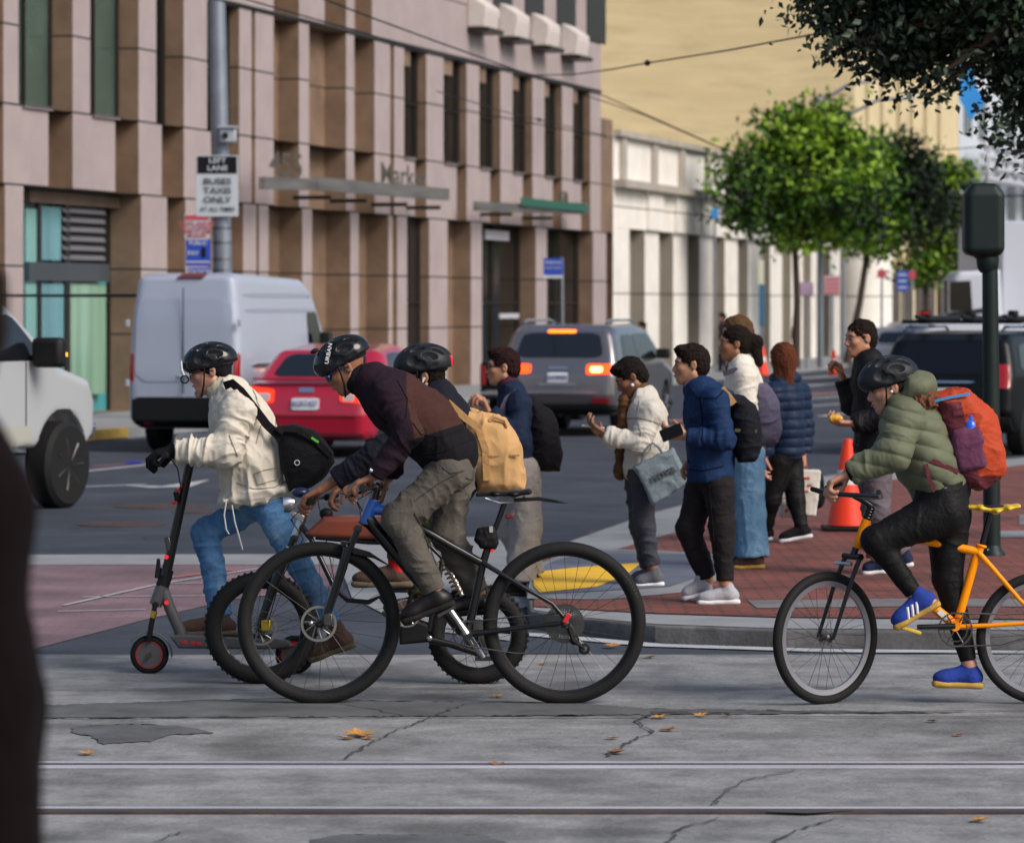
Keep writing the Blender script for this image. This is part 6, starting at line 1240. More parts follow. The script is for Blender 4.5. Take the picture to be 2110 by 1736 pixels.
MB().tube([q(1968, 1289, -.06), q(1890, 1291, -.075)], [.014, .012], 10).build('crank', M_blkp, ob_); MB().tube([q(1968, 1289, .06), q(2045, 1287, .075)], [.014, .012], 10).build('crank', M_blkp, ob_)
pd = MB(); pd.box(q(1876, 1297, -.12), (.10, .09, .016), Matrix.Rotation(.3, 3, 'Y')); pd.build('pedal', mat('yellow_pedal', (.55, .36, .03), .5), ob_, bevel=.004)
gears(ob_, q(1968, 1296, -.04), 2, .062, .088, .02, 'chainring', M_dmet); gears(ob_, r0 + YA * .02, 5, .03, .055, .03); ch = MB(); ch.tube([q(1960, 1332, -.05), q(2060, 1328, -.05), q(2148, 1304, -.05)], .004, 6); ch.tube([q(1975, 1262, -.05), q(2060, 1265, -.05), q(2148, 1262, -.05)], .004, 6); ch.build('chain', M_dmet, ob_)

# ================================================================ VEHICLES (local axes: x from tail to nose, y to the left, z up)
class Car:
    def __init__(s, side, W, tumble, arches=(), k=.10, plan=.10, belt=.9, res=.03, ground=.22, extra=None):
        A = np.array(side, float); L = A[:, 0].max(); H = A[:, 1].max(); s.L, s.W, s.H = L, W, H; s.res = res
        def fn(p):
            x, y, z = p[:, 0], p[:, 1], p[:, 2]; d = poly2d(x, z, A)
            t = np.clip((z - belt) / (H - belt), 0, 1); w = W / 2 - tumble * t ** 1.2; u = np.abs(x / L * 2 - 1); w = w * (1 - plan * u ** 6) - .03 * np.clip((.55 - z) / .4, 0, 1)
            e = np.abs(y) - w; h = np.clip(.5 - .5 * (e - d) / k, 0, 1); r = e * (1 - h) + d * h + k * h * (1 - h)
            for (ax_, az, ar) in arches:
                c = np.hypot(x - ax_, z - az) - ar; c = np.maximum(c, (W / 2 - .30) - np.abs(y)); r = np.maximum(r, -c)
            if extra is not None: r = extra(x, y, z, r)
            return r
        s.fn = fn
    def body(s, m, root):
        S = Solid(s.res); S._ad(s.fn, (0, -s.W / 2, 0), (s.L, s.W / 2, s.H), .001, False, None); V, F = S.mesh(); return link('body', V, F, m, root, None, True, True, 35)
    def panel(s, name, m, root, quad, face, off=.006, rn=8, nu=18, nv=12, th=.02):
        """quad: 4 (u,v) corners. face: 'R' right side (x,z), 'L' left side, 'B' back (y,z), 'F' front (y,z), 'T' top (x,y)"""
        D = {'R': (0, 1, 0), 'L': (0, -1, 0), 'B': (1, 0, 0), 'F': (-1, 0, 0), 'T': (0, 0, -1)}[face]; D = np.array(D, float); pts = []
        c = [np.array(q_, float) for q_ in quad]
        for j in range(nv + 1):
            v = j / nv; Lf = c[0] * (1 - v) + c[3] * v; Rt = c[1] * (1 - v) + c[2] * v; sc_ = (1 - abs(2 * v - 1) ** rn) ** (1 / rn) if 0 < v < 1 else .80
            for i in range(nu + 1):
                u = (i / nu - .5) * sc_ + .5; q_ = Lf * (1 - u) + Rt * u
                pts.append({'R': (q_[0], -s.W, q_[1]), 'L': (q_[0], s.W, q_[1]), 'B': (-1, q_[0], q_[1]), 'F': (s.L + 1, q_[0], q_[1]), 'T': (q_[0], q_[1], s.H + 1)}[face])
        p = np.array(pts)
        for _ in range(60): p = p + D * np.clip(s.fn(p) * .8, -.2, .5)[:, None]
        top = p - D * off; bot = p + D * th; n = nu + 1; f = []
        for j in range(nv):
            for i in range(nu): f.append((j * n + i, j * n + i + 1, (j + 1) * n + i + 1, (j + 1) * n + i))
        edge = [i for i in range(nu)] + [j * n + nu for j in range(nv)] + [nv * n + i for i in range(nu, 0, -1)] + [j * n for j in range(nv, 0, -1)]; N = len(top); ne = len(edge)
        V = np.vstack([top, bot[edge]]); f += [(edge[k], N + k, N + (k + 1) % ne, edge[(k + 1) % ne]) for k in range(ne)]
        return link(name, V, f, m, root, None, True, True, 50)
def car_wheel(root, x, y, r, w, m=None):
    c = Vector((x, y, r)); s = 1 if y > 0 else -1; ax = Vector((0, s, 0))
    t = MB().lathe([(r * .62, -w / 2), (r * .9, -w / 2), (r, -w * .35), (r, w * .35), (r * .9, w / 2), (r * .62, w / 2)], c, ax, 36).build('wheel', M_rub, root, local=True)
    rm = MB(); rm.lathe([(r * .64, w * .42), (r * .60, w * .50), (r * .56, w * .30), (.0, w * .26)], c, ax, 32)
    for k in range(7): a = k * .8976; rm.tube([c + ax * w * .40 + Vector((math.cos(a), 0, math.sin(a))) * r * .08, c + ax * w * .46 + Vector((math.cos(a), 0, math.sin(a))) * r * .60], [.03, .022], 6)
    rm.build('rim', m or M_alu, t, local=True)
def vehicle(name, label, cat, px, z, theta, sc=1, group=None):
    p = P(px, 0, z); p.z = 0; return thing(name, label, cat, p, group, rotz=R(90 - theta), scale=sc)
M_cglass = mat('car_glass', (.012, .015, .02), .06, spec=.9); M_trim = mat('black_trim', (.015, .015, .016), .6); M_plate = mat('number_plate', (.55, .56, .6), .5); M_lampoff = mat('tail_lens', (.30, .01, .015), .15, coat=.5)
M_brake = mat('brake_light_on', (.8, .05, .01), .3, emit=(1, .05, .004), es=2.2); M_chrome = mat('chrome', (.7, .7, .72), .12, metal=1)
def plate(root, car, y0, z0, txt, face='B', w=.32):
    p = car.panel('number_plate', M_plate, root, [(y0 - w / 2, z0), (y0 + w / 2, z0), (y0 + w / 2, z0 + .15), (y0 - w / 2, z0 + .15)], face, off=.02, rn=20)
    m = mat('plate_ink', (.12, .14, .32), .6)
    xs = [v.co.x for v in p.data.vertices]; text(txt, .095, (min(xs) - .004, y0, z0 + .075), m, p, Matrix.Rotation(R(-90), 3, 'Z'), .9, local=True)
# white van
M_wvan = mat('white_van_paint', (.33, .37, .46), .3, coat=.3, var=.03)
vn = vehicle('white_van', 'white high roof delivery van seen from behind, standing at the far kerb', 'van', 378, 50.4, 12.5, .925)
side = [(0.05, .45), (0, 1.1), (.03, 1.9), (.10, 2.50), (.35, 2.56), (3.6, 2.50), (4.1, 2.28), (4.75, 1.45), (5.45, 1.12), (5.58, .8), (5.55, .38), (5.0, .34), (.4, .34)]
cv = Car(side, 1.74, .13, [(1.15, .36, .42), (4.75, .36, .42)], k=.14, plan=.04, belt=1.2, res=.028); cv.body(M_wvan, vn)
for s in (-1, 1):
    y = .78 * s; car_wheel(vn, 1.15, .72 * s, .36, .24, M_trim); car_wheel(vn, 4.75, .72 * s, .36, .24, M_trim)
    cv.panel('tail_light', M_lampoff, vn, [(y - .045, 1.02), (y + .04, 1.02), (y + .035, 1.42), (y - .04, 1.42)], 'B', off=.018)
cv.panel('bumper', M_trim, vn, [(-.87, .36), (.87, .36), (.86, .80), (-.86, .80)], 'B', off=.05, rn=20, th=.1); cv.panel('brake_light_high', mat('dark_red', (.12, .01, .01)), vn, [(-.28, 2.49), (.12, 2.49), (.10, 2.57), (-.26, 2.57)], 'B', off=.03)
cv.panel('door_recess', mat('van_recess', (.30, .34, .43), .35, coat=.2), vn, [(-.74, 1.02), (.72, 1.02), (.70, 2.20), (-.70, 2.20)], 'B', off=.010, rn=10); 
gpn = MB(); gpn.box((-.012, 0, 1.6), (.012, .012, 1.5)); gpn.build('door_gap', M_trim, vn, local=True); MB().box((-.02, -.10, 1.10), (.03, .35, .03)).build('door_handle', M_wvan, vn, local=True, bevel=.005)
for z_ in (1.0, 1.85): 
    for s in (-1, 1): MB().box((-.0, .83 * s, z_), (.05, .05, .10)).build('hinge', M_wvan, vn, local=True, bevel=.006)
plate(vn, cv, -.45, .62, '7K21', w=.34); cv.panel('reflector', M_red, vn, [(.50, .40), (.62, .40), (.62, .44), (.50, .44)], 'B', off=.06)
for a, b_ in (((.4, 2.22), (4.2, 2.22)), ((.4, 2.0), (4.2, 2.0))): cv.panel('side_crease', mat('van_crease', (.24, .27, .35)), vn, [(a[0], a[1]), (b_[0], b_[1]), (b_[0], b_[1] + .06), (a[0], a[1] + .06)], 'R', off=.008, nu=24, nv=3)
cv.panel('side_rail', M_chrome, vn, [(.5, 1.22), (3.6, 1.22), (3.6, 1.27), (.5, 1.27)], 'R', off=.02, nu=24, nv=3); cv.panel('window', M_cglass, vn, [(3.55, 1.35), (4.45, 1.35), (4.15, 2.0), (3.60, 2.0)], 'R'); cv.panel('windscreen', M_cglass, vn, [(-.62, 1.5), (.62, 1.5), (.55, 2.12), (-.55, 2.12)], 'F')
cv.panel('headlight', M_plate, vn, [(.55, .85), (.80, .85), (.80, 1.1), (.60, 1.1)], 'F'); cv.panel('headlight', M_plate, vn, [(-.80, .85), (-.55, .85), (-.60, 1.1), (-.80, 1.1)], 'F'); cv.panel('side_skirt', M_trim, vn, [(1.7, .36), (4.2, .36), (4.2, .52), (1.7, .52)], 'R', off=.02)
MB().box((4.0, -1.0, 1.55), (.12, .18, .30)).build('mirror', M_trim, vn, local=True, bevel=.03)
# red car
M_redp = mat('red_car_paint', (.36, .008, .03), .22, coat=.8)
rc = vehicle('red_hatchback', 'bright red car seen from behind between the scooter man and the bent rider', 'car', 628, 48.7, 13, 1.0)
side = [(0.05, .28), (0, .55), (.05, .80), (.12, .95), (.55, 1.0), (1.15, 1.36), (2.1, 1.44), (2.75, 1.36), (3.45, .98), (4.2, .86), (4.38, .62), (4.36, .24), (.2, .22)]
cr = Car(side, 1.74, .20, [(.85, .31, .36), (3.45, .31, .36)], k=.14, plan=.10, belt=.9, res=.025); cr.body(M_redp, rc)
for s in (-1, 1):
    car_wheel(rc, .85, .73 * s, .31, .2); car_wheel(rc, 3.45, .73 * s, .31, .2); y = .62 * s
    l = cr.panel('tail_light', mat('tail_on', (.6, .03, .01), .25, emit=(1, .04, .005), es=.7), rc, [(y - .20, .70), (y + .17, .72), (y + .17, .92), (y - .20, .88)], 'B', off=.015); cr.panel('reverse_lamp', mat('lamp_clear', (.45, .38, .38), .3), l, [(y - .15 if s > 0 else y - .02, .73), (y + .02 if s > 0 else y + .12, .73), (y + .02 if s > 0 else y + .12, .83), (y - .15 if s > 0 else y - .02, .83)], 'B', off=.03)
cr.panel('rear_window', M_cglass, rc, [(-.62, 1.03), (.62, 1.03), (.52, 1.32), (-.52, 1.32)], 'B'); cr.panel('side_window', M_cglass, rc, [(1.0, 1.0), (3.05, 1.0), (2.65, 1.33), (1.35, 1.33)], 'R'); cr.panel('side_window', M_cglass, rc, [(1.0, 1.0), (3.05, 1.0), (2.65, 1.33), (1.35, 1.33)], 'L'); cr.panel('windscreen', M_cglass, rc, [(-.6, 1.02), (.6, 1.02), (.52, 1.34), (-.52, 1.34)], 'F')
MB().box((.10, 0, 1.01), (.12, 1.40, .03)).build('spoiler', M_redp, rc, local=True, bevel=.012); plate(rc, cr, .0, .62, '8GRT427', w=.36); cr.panel('badge', M_chrome, rc, [(-.10, .84), (.10, .84), (.10, .90), (-.10, .90)], 'B', off=.015); cr.panel('bumper_lip', mat('dark_red_plastic', (.12, .01, .015), .4), rc, [(-.80, .26), (.80, .26), (.80, .33), (-.80, .33)], 'B', off=.03, rn=20)
cr.panel('crease', mat('deep_red', (.22, .006, .02), .3, coat=.5), rc, [(-.84, .52), (.84, .52), (.84, .56), (-.84, .56)], 'B', off=.006, rn=20, nv=3); cr.panel('headlight', M_plate, rc, [(.45, .62), (.75, .62), (.75, .78), (.5, .78)], 'F'); cr.panel('headlight', M_plate, rc, [(-.75, .62), (-.45, .62), (-.5, .78), (-.75, .78)], 'F'); cr.panel('grille', M_trim, rc, [(-.4, .4), (.4, .4), (.4, .6), (-.4, .6)], 'F')
# silver vehicle
M_sil = mat('silver_blue_paint', (.19, .183, .195), .22, metal=.7, coat=.8)
sv = vehicle('silver_suv', 'silver grey sport utility vehicle seen from behind with its brake lights glowing', 'car', 1148, 56.8, 13.5, .96)
side = [(0.08, .42), (0, .62), (.02, .95), (.10, 1.15), (.35, 1.62), (.6, 1.72), (2.2, 1.74), (3.0, 1.66), (3.75, 1.16), (4.5, 1.05), (4.72, .85), (4.75, .42), (4.5, .32), (.3, .32)]
cs = Car(side, 1.92, .20, [(.95, .38, .44), (3.85, .38, .44)], k=.13, plan=.08, belt=1.1, res=.027); cs.body(M_sil, sv)
for s in (-1, 1):
    car_wheel(sv, .95, .82 * s, .38, .25); car_wheel(sv, 3.85, .82 * s, .38, .25); y = .68 * s; f_ = 'B'
    l = cs.panel('tail_light', M_brake, sv, [(y - .25, .98), (y + .23, .96), (y + .23, 1.12), (y - .25, 1.12)], 'B', off=.015); cs.panel('lamp_core', mat('brake_core', (1, .5, .1), .3, emit=(1, .55, .12), es=5), l, [(y - .02, 1.0), (y + .16, 1.0), (y + .16, 1.08), (y - .02, 1.08)], 'B', off=.03)
    cs.panel('fog_lamp', M_lampoff, sv, [(y - .14, .52), (y + .14, .52), (y + .14, .60), (y - .14, .60)], 'B', off=.02)
cs.panel('rear_window', M_cglass, sv, [(-.70, 1.22), (.70, 1.22), (.60, 1.60), (-.60, 1.60)], 'B'); cs.panel('brake_light_high', mat('brake_high', (.8, .1, .02), .3, emit=(1, .16, .008), es=2.5), sv, [(-.22, 1.60), (.22, 1.60), (.22, 1.645), (-.22, 1.645)], 'B', off=.03)
for f_ in 'RL': cs.panel('side_window', M_cglass, sv, [(.55, 1.18), (1.55, 1.18), (1.55, 1.58), (.80, 1.56)], f_); cs.panel('side_window', M_cglass, sv, [(1.62, 1.18), (3.3, 1.18), (2.85, 1.58), (1.62, 1.58)], f_); cs.panel('wheel_arch_trim', M_trim, sv, [(.4, .34), (4.5, .34), (4.5, .46), (.4, .46)], f_, off=.02, nu=30)
cs.panel('windscreen', M_cglass, sv, [(-.7, 1.22), (.7, 1.22), (.6, 1.6), (-.6, 1.6)], 'F'); cs.panel('bumper', M_trim, sv, [(-.90, .34), (.90, .34), (.90, .50), (-.90, .50)], 'B', off=.04, rn=20, th=.08); cs.panel('chrome_strip', M_chrome, sv, [(-.62, .665), (.62, .665), (.62, .70), (-.62, .70)], 'B', off=.03, nv=3); cs.panel('badge', M_chrome, sv, [(-.16, 1.04), (.16, 1.04), (.16, 1.08), (-.16, 1.08)], 'B', off=.015, nv=4)
plate(sv, cs, 0, .84, '5LKM082'); cs.panel('tailgate_handle', M_chrome, sv, [(-.30, .80), (.30, .80), (.30, .82), (-.30, .82)], 'B', off=.02, nv=3)
for s in (-1, 1): MB().tube([(.55, .66 * s, 1.75), (.75, .66 * s, 1.79), (2.4, .66 * s, 1.79), (2.7, .66 * s, 1.74)], .022, 8).build('roof_rail', M_chrome, sv, local=True); MB().box((3.05, 1.06 * s, 1.25), (.14, .22, .16)).build('mirror', M_trim, sv, local=True, bevel=.03)
cs.panel('headlight', M_plate, sv, [(.5, .85), (.85, .85), (.85, 1.0), (.55, 1.0)], 'F'); cs.panel('headlight', M_plate, sv, [(-.85, .85), (-.5, .85), (-.55, 1.0), (-.85, 1.0)], 'F'); cs.panel('grille', M_trim, sv, [(-.45, .7), (.45, .7), (.45, .98), (-.45, .98)], 'F'); MB().tube([(.35, 0, .35), (.2, 0, .33)], .03, 8).build('exhaust', M_dmet, sv, local=True)
# dark pickup half hidden beyond it
M_dk = mat('black_car_paint', (.005, .006, .007), .35, spec=.3)
dp_ = vehicle('dark_pickup', 'dark pickup truck tail peeking out left of the silver vehicle', 'truck', 1078, 64.5, 17, .86)
side = [(0, .5), (0, 1.15), (1.75, 1.18), (1.8, 1.2), (1.95, 1.40), (3.6, 1.44), (4.2, 1.2), (5.2, 1.08), (5.3, .5), (5.1, .4), (.2, .4)]
cp_ = Car(side, 1.86, .12, [(1.05, .38, .44), (4.4, .38, .44)], k=.08, plan=.04, belt=1.15, res=.035); cp_.body(M_dk, dp_)
for s in (-1, 1): car_wheel(dp_, 1.05, .8 * s, .38, .25); car_wheel(dp_, 4.4, .8 * s, .38, .25); y = .84 * s; cp_.panel('tail_light', M_lampoff, dp_, [(y - .08, .70), (y + .08, .70), (y + .08, 1.08), (y - .08, 1.08)], 'B', off=.015)
cp_.panel('bumper', M_chrome, dp_, [(-.85, .42), (.85, .42), (.85, .60), (-.85, .60)], 'B', off=.06, th=.1); cp_.panel('rear_window', M_cglass, dp_, [(-.6, 1.22), (.6, 1.22), (.55, 1.36), (-.55, 1.36)], 'B'); cp_.panel('side_window', M_cglass, dp_, [(2.05, 1.22), (3.9, 1.22), (3.6, 1.36), (2.1, 1.36)], 'R'); cp_.panel('side_window', M_cglass, dp_, [(2.05, 1.22), (3.9, 1.22), (3.6, 1.36), (2.1, 1.36)], 'L')
# black vehicle with roof rack
bs_ = vehicle('black_suv', 'black sport utility vehicle with loaded roof rack behind the green lamp pole', 'car', 1948, 49.3, 20, .93)
side = [(0.08, .42), (0, .62), (.02, .95), (.10, 1.15), (.32, 1.60), (.55, 1.70), (2.6, 1.73), (3.4, 1.62), (4.1, 1.16), (4.8, 1.02), (4.95, .85), (4.95, .42), (4.7, .32), (.3, .32)]
cs = Car(side, 1.95, .18, [(.98, .38, .44), (4.05, .38, .44)], k=.13, plan=.06, belt=1.1, res=.028); cs.body(M_dk, bs_)
for s in (-1, 1):
    car_wheel(bs_, .98, .83 * s, .38, .25); car_wheel(bs_, 4.05, .83 * s, .38, .25); y = .80 * s
    cs.panel('tail_light', M_lampoff, bs_, [(y - .10, .95), (y + .12, .95), (y + .10, 1.28), (y - .06, 1.28)], 'B', off=.015); MB().tube([(.45, .70 * s, 1.74), (.65, .70 * s, 1.79), (2.9, .70 * s, 1.79), (3.1, .70 * s, 1.72)], .022, 8).build('roof_rail', M_chrome, bs_, local=True); MB().box((3.45, 1.08 * s, 1.25), (.14, .22, .16)).build('mirror', M_trim, bs_, local=True, bevel=.03)
cs.panel('rear_window', mat('grey_glass', (.012, .015, .024), .12, spec=.35), bs_, [(-.74, 1.14), (.74, 1.14), (.64, 1.58), (-.64, 1.58)], 'B')
for f_ in 'RL': cs.panel('side_window', M_cglass, bs_, [(.5, 1.18), (3.7, 1.18), (3.2, 1.56), (.75, 1.56)], f_)
cs.panel('windscreen', M_cglass, bs_, [(-.7, 1.22), (.7, 1.22), (.6, 1.6), (-.6, 1.6)], 'F'); cs.panel('bumper', M_trim, bs_, [(-.90, .34), (.90, .34), (.90, .56), (-.90, .56)], 'B', off=.04, rn=20, th=.08); plate(bs_, cs, 0, .80, '6TRW590'); cs.panel('handle_strip', M_chrome, bs_, [(-.4, 1.02), (.4, 1.02), (.4, 1.05), (-.4, 1.05)], 'B', off=.02, nv=3)
for x in (.95, 2.4): MB().tube([(x, -.85, 1.86), (x, .85, 1.86)], .028, 8).build('rack_bar', M_black, bs_, local=True)
for i, y in enumerate((-.75, -.15, .5)): MB().tube([(.35, y, 1.93), (.9, y, 1.90), (2.8, y, 1.90), (3.1, y, 1.95)], [.03, .045, .045, .02], 8).build('rack_carrier', M_black, bs_, local=True); MB().box((.9, y, 1.97), (.2, .12, .10)).build('rack_clamp', M_black, bs_, local=True, bevel=.02)
MB().box((.8, .5, 1.98), (.02, .16, .03)).build('red_strap', M_red, bs_, local=True)
# white pickup on the left
M_wp = mat('pickup_white_paint', (.36, .38, .40), .28, coat=.5)
wp = vehicle('white_pickup', 'white lifted pickup truck entering at the left photo edge', 'truck', 0, 36, 23, .95)
side = [(0, .75), (0, 1.42), (1.95, 1.42), (2.05, 1.48), (2.25, 2.02), (4.15, 2.06), (4.98, 1.44), (5.65, 1.30), (5.80, 1.08), (5.78, .72), (5.6, .62), (.2, .62)]
cw = Car(side, 2.0, .14, [(1.1, .44, .52), (5.05, .44, .56)], k=.10, plan=.05, belt=1.5, res=.03); cw.body(M_wp, wp)
for s in (-1, 1):
    for x in (1.1, 5.05): car_wheel(wp, x, .92 * s, .44, .30, M_dmet)
    MB().box((4.40, 1.20 * s, 1.58), (.16, .34, .30)).build('mirror', M_trim, wp, local=True, bevel=.05); MB().box((4.49, 1.30 * s, 1.56), (.02, .10, .04)).build('indicator', mat('amber_lamp', (.9, .4, .03), emit=(1, .45, .05), es=1.5), wp, local=True); MB().tube([(4.4, .90 * s, 1.5), (4.4, 1.12 * s, 1.55)], .03, 8).build('mirror_arm', M_trim, wp, local=True)
    MB().box((3.2, 1.0 * s, .60), (2.0, .14, .07)).build('side_step', M_chrome, wp, local=True, bevel=.03); cw.panel('headlight', M_plate, wp, [(.62 * s - .22, .98), (.62 * s + .22, .98), (.62 * s + .22, 1.22), (.62 * s - .22, 1.22)], 'F')
for f_ in 'RL': cw.panel('side_window', M_cglass, wp, [(2.35, 1.50), (3.2, 1.50), (3.2, 1.96), (2.5, 1.96)], f_); cw.panel('side_window', M_cglass, wp, [(3.27, 1.50), (4.66, 1.50), (4.16, 1.96), (3.27, 1.96)], f_); cw.panel('door_line', M_trim, wp, [(4.28, .75), (4.30, .75), (4.30, 1.6), (4.28, 1.6)], f_, off=.003, nu=2); cw.panel('door_line', M_trim, wp, [(3.22, .75), (3.24, .75), (3.24, 1.6), (3.22, 1.6)], f_, off=.003, nu=2); cw.panel('lower_trim', mat('pickup_lower', (.35, .35, .31), .4), wp, [(2.2, .66), (4.4, .66), (4.4, .86), (2.2, .86)], f_, off=.008)
cw.panel('windscreen', M_cglass, wp, [(-.8, 1.52), (.8, 1.52), (.7, 1.98), (-.7, 1.98)], 'F'); cw.panel('grille', M_chrome, wp, [(-.42, .92), (.42, .92), (.42, 1.3), (-.42, 1.3)], 'F', off=.02); cw.panel('bumper', M_chrome, wp, [(-.95, .66), (.95, .66), (.95, .86), (-.95, .86)], 'F', off=.06, th=.1)
MB().tube([(.3, 0, .5), (5.3, 0, .5)], .10, 8).build('chassis', M_black, wp, local=True)
# put the right front wheel where the photo shows it
tgt = G(118, 1046); c_, s_ = math.cos(wp.rotation_euler.z), math.sin(wp.rotation_euler.z); lx, ly = 5.05 * .95, -.92 * .95; wp.location = (tgt.x - (c_ * lx - s_ * ly), tgt.y - (s_ * lx + c_ * ly), 0)
# white lorry far right
lt = thing('white_lorry', 'white lorry with a tall box body far down the street behind the lamp pole', 'truck', P(2010, 0, 92) * 1.0); lt.location.z = 0; M_wl = mat('white_lorry_paint', (.50, .53, .60), .35)
qz = lambda x, y, d=0: P(x, y, 92 + d)
b_ = MB(); b_.prism([qz(2064, 728), qz(2330, 728), qz(2330, 455), qz(2064, 455)], (0, 9, 0)); b_.build('cargo_box', M_wl, lt, bevel=.05)
cb_ = Solid(.05); cb_.poly([qz(1952, 640), qz(1953, 575), qz(1966, 560), qz(2050, 556), qz(2062, 760), qz(1890, 760), qz(1885, 690), qz(1905, 668), qz(1950, 645)], .0 + 1.1, rnd=.12); o = cb_.build('cab', M_wl, lt)
MB().prism([qz(1957, 640, -1.14), qz(1957, 580, -1.14), qz(2000, 578, -1.14), qz(2004, 640, -1.14)], (0, .03, 0)).build('window', M_cglass, lt, False); MB().prism([qz(1946, 578, -1.5), qz(1952, 578, -1.5), qz(1952, 645, -1.5), qz(1946, 645, -1.5)], (0, .1, 0)).build('mirror', M_black, lt, False); MB().prism([qz(1952, 655, -1.15), qz(2040, 640, -1.15), qz(2040, 632, -1.15), qz(1952, 646, -1.15)], (0, .05, 0)).build('dark_trim', M_black, lt, False)
for x in (1915, 2110, 2190): 
    c_ = qz(x, 0, -.9); c_.z = .5; MB().lathe([(.25, -.14), (.5, -.14), (.5, .14), (.25, .14)], c_, (0, 1, 0), 24).build('wheel', M_rub, lt)
for x in (2200, 2262): MB().tube([(qz(x, 700, -.05)), (qz(x, 470, -.05))], .03, 6).build('box_rib', M_plate, lt)
# distant traffic: copies of one small car
dc = vehicle('distant_car', 'distant grey car with amber tail light left of the black vehicle', 'car', 1850, 92, 14, 1.0, 'cars far down the street')
side = [(0.05, .28), (0, .55), (.05, .95), (.5, 1.02), (.95, 1.40), (2.6, 1.44), (3.35, .98), (4.2, .86), (4.36, .5), (4.34, .24), (.2, .22)]
cd = Car(side, 1.8, .20, [(.85, .31, .36), (3.45, .31, .36)], res=.045); cd.body(mat('grey_car_paint', (.20, .22, .26), .25, coat=.5), dc)
cd.panel('rear_window', M_cglass, dc, [(-.6, 1.03), (.6, 1.03), (.52, 1.3), (-.52, 1.3)], 'B')
for s in (-1, 1): cd.panel('tail_light', M_brake, dc, [(.68 * s - .14, .74), (.68 * s + .14, .74), (.68 * s + .14, .82), (.68 * s - .14, .82)], 'B', off=.02); car_wheel(dc, .85, .76 * s, .31, .2); car_wheel(dc, 3.45, .76 * s, .31, .2)
for px, z_, lb in ((1868, 118, 'small distant grey car beyond the rack of the black vehicle'), (1905, 140, 'farthest grey car, under the street trees')):
    p = P(px, 0, z_); dup(dc, (p.x, p.y, 0), None, lb)
# ================================================================ STREET FURNITURE, TREES, WIRES, LEAVES
M_gpole = mat('galvanised_pole', (.20, .23, .28), .45, metal=.5, var=.15, vs=3); M_dgreen = mat('dark_green_paint', (.012, .028, .027), .5, var=.2, vs=4)
# sign pole on the left
zs = 60.6; sp_ = thing('sign_pole', 'thick grey metal pole carrying traffic signs beside the white van', 'pole', P(460, 0, zs)); sp_.location.z = .15; q = lambda x, y, d=0: P(x, y, zs + d)
a_ = q(461, 300); bt_ = Vector((q(464, 0).x, zs, .15)); MB().tube([bt_, q(458, 500), q(445, -60)], [.155, .15, .135], 20).build('shaft', M_gpole, sp_)
for y in (470, 500, 534, 556): MB().torus(q(457, y), (0, 0, 1), .152, .012, 20, 6).build('band', M_dmet, sp_)
def sign(label, px0, px1, y0, y1, d, col, name='traffic_sign', brd=None):
    t = thing(name, label, 'sign', q((px0 + px1) / 2, y1, d)); MB().prism([q(px0, y1, d), q(px1, y1, d), q(px1, y0, d), q(px0, y0, d)], (0, .02, 0)).build('panel', col, t, False, bevel=.004); return t
M_sw = mat('sign_white', (.42, .47, .52), .5); M_sb = mat('sign_black', (.004, .004, .008), .5); M_blu = mat('sign_blue', (.012, .05, .38), .5); M_srd = mat('sign_red', (.42, .05, .08), .55); M_ink = mat('ink_black', (.05, .055, .06), .6)
t = sign('white regulatory sign reading buses taxis only, topped by a black left lane panel', 404, 491, 320, 446, -.22, M_sw)
MB().prism([q(407, 357, -.232), q(488, 357, -.232), q(488, 322, -.232), q(407, 322, -.232)], (0, .010, 0)).build('black_panel', M_sb, t, False)
for s_, y, h_, m_, sx in (('LEFT', 331, .11, M_sw, 1.15), ('LANE', 347, .11, M_sw, 1.15), ('BUSES', 374, .13, M_ink, 1.2), ('TAXIS', 393, .13, M_ink, 1.2), ('ONLY', 412, .13, M_ink, 1.2), ('AT ALL TIMES', 431, .085, M_ink, 1.0)): text(s_, h_ * 1.05, q(448, y, -.24), m_, t, sx=sx)
t = sign('red and white tow away parking sign on the pole', 380, 432, 441, 491, -.20, M_sw); 
for y0, y1, w0, w1 in ((443, 453, 382, 430),): MB().prism([q(w0, y1, -.21), q(w1, y1, -.21), q(w1, y0, -.21), q(w0, y0, -.21)], (0, .008, 0)).build('red_band', M_srd, t, False)
for s_, y, h_ in (('TOW-AWAY', 461, .10), ('NO STOPPING', 470, .075), ('4PM TO 6PM', 478, .075), ('MON-FRI', 486, .075)): text(s_, h_, q(406, y, -.215), M_srd, t)
t = sign('blue parking information sign with small picture, low on the pole above the van', 383, 434, 494, 548, -.20, M_blu); 
for s_, y, h_, x in (('PUBLIC', 501, .09, 408), ('PAY', 522, .10, 398)): text(s_, h_, q(x, y, -.215), M_sw, t)
MB().prism([q(415, 530, -.21), q(424, 530, -.21), q(424, 510, -.21), q(415, 510, -.21)], (0, .008, 0)).build('picture', M_sb, t, False); MB().prism([q(384, 541, -.21), q(433, 541, -.21), q(433, 538, -.21), q(384, 538, -.21)], (0, .008, 0)).build('white_line', M_sw, t, False)
t = sign('narrow blue plate just under the blue parking sign', 386, 434, 551, 570, -.20, M_blu); text('STATION', .10, q(410, 560, -.215), M_sw, t)
t = thing('camera_box', 'small grey equipment box strapped to the sign pole above the signs', 'box', q(470, 300, -.2)); MB().box(q(470, 279, -.22), (.26, .2, .24)).build('housing', mat('box_grey', (.32, .36, .42), .5), t, bevel=.03); MB().cyl(q(464, 279, -.33), q(464, 279, -.36), .05, 16).build('lens', M_black, t); MB().box(q(470, 262, -.22), (.30, .3, .03)).build('hood', mat('box_grey', (.32, .36, .42)), t)
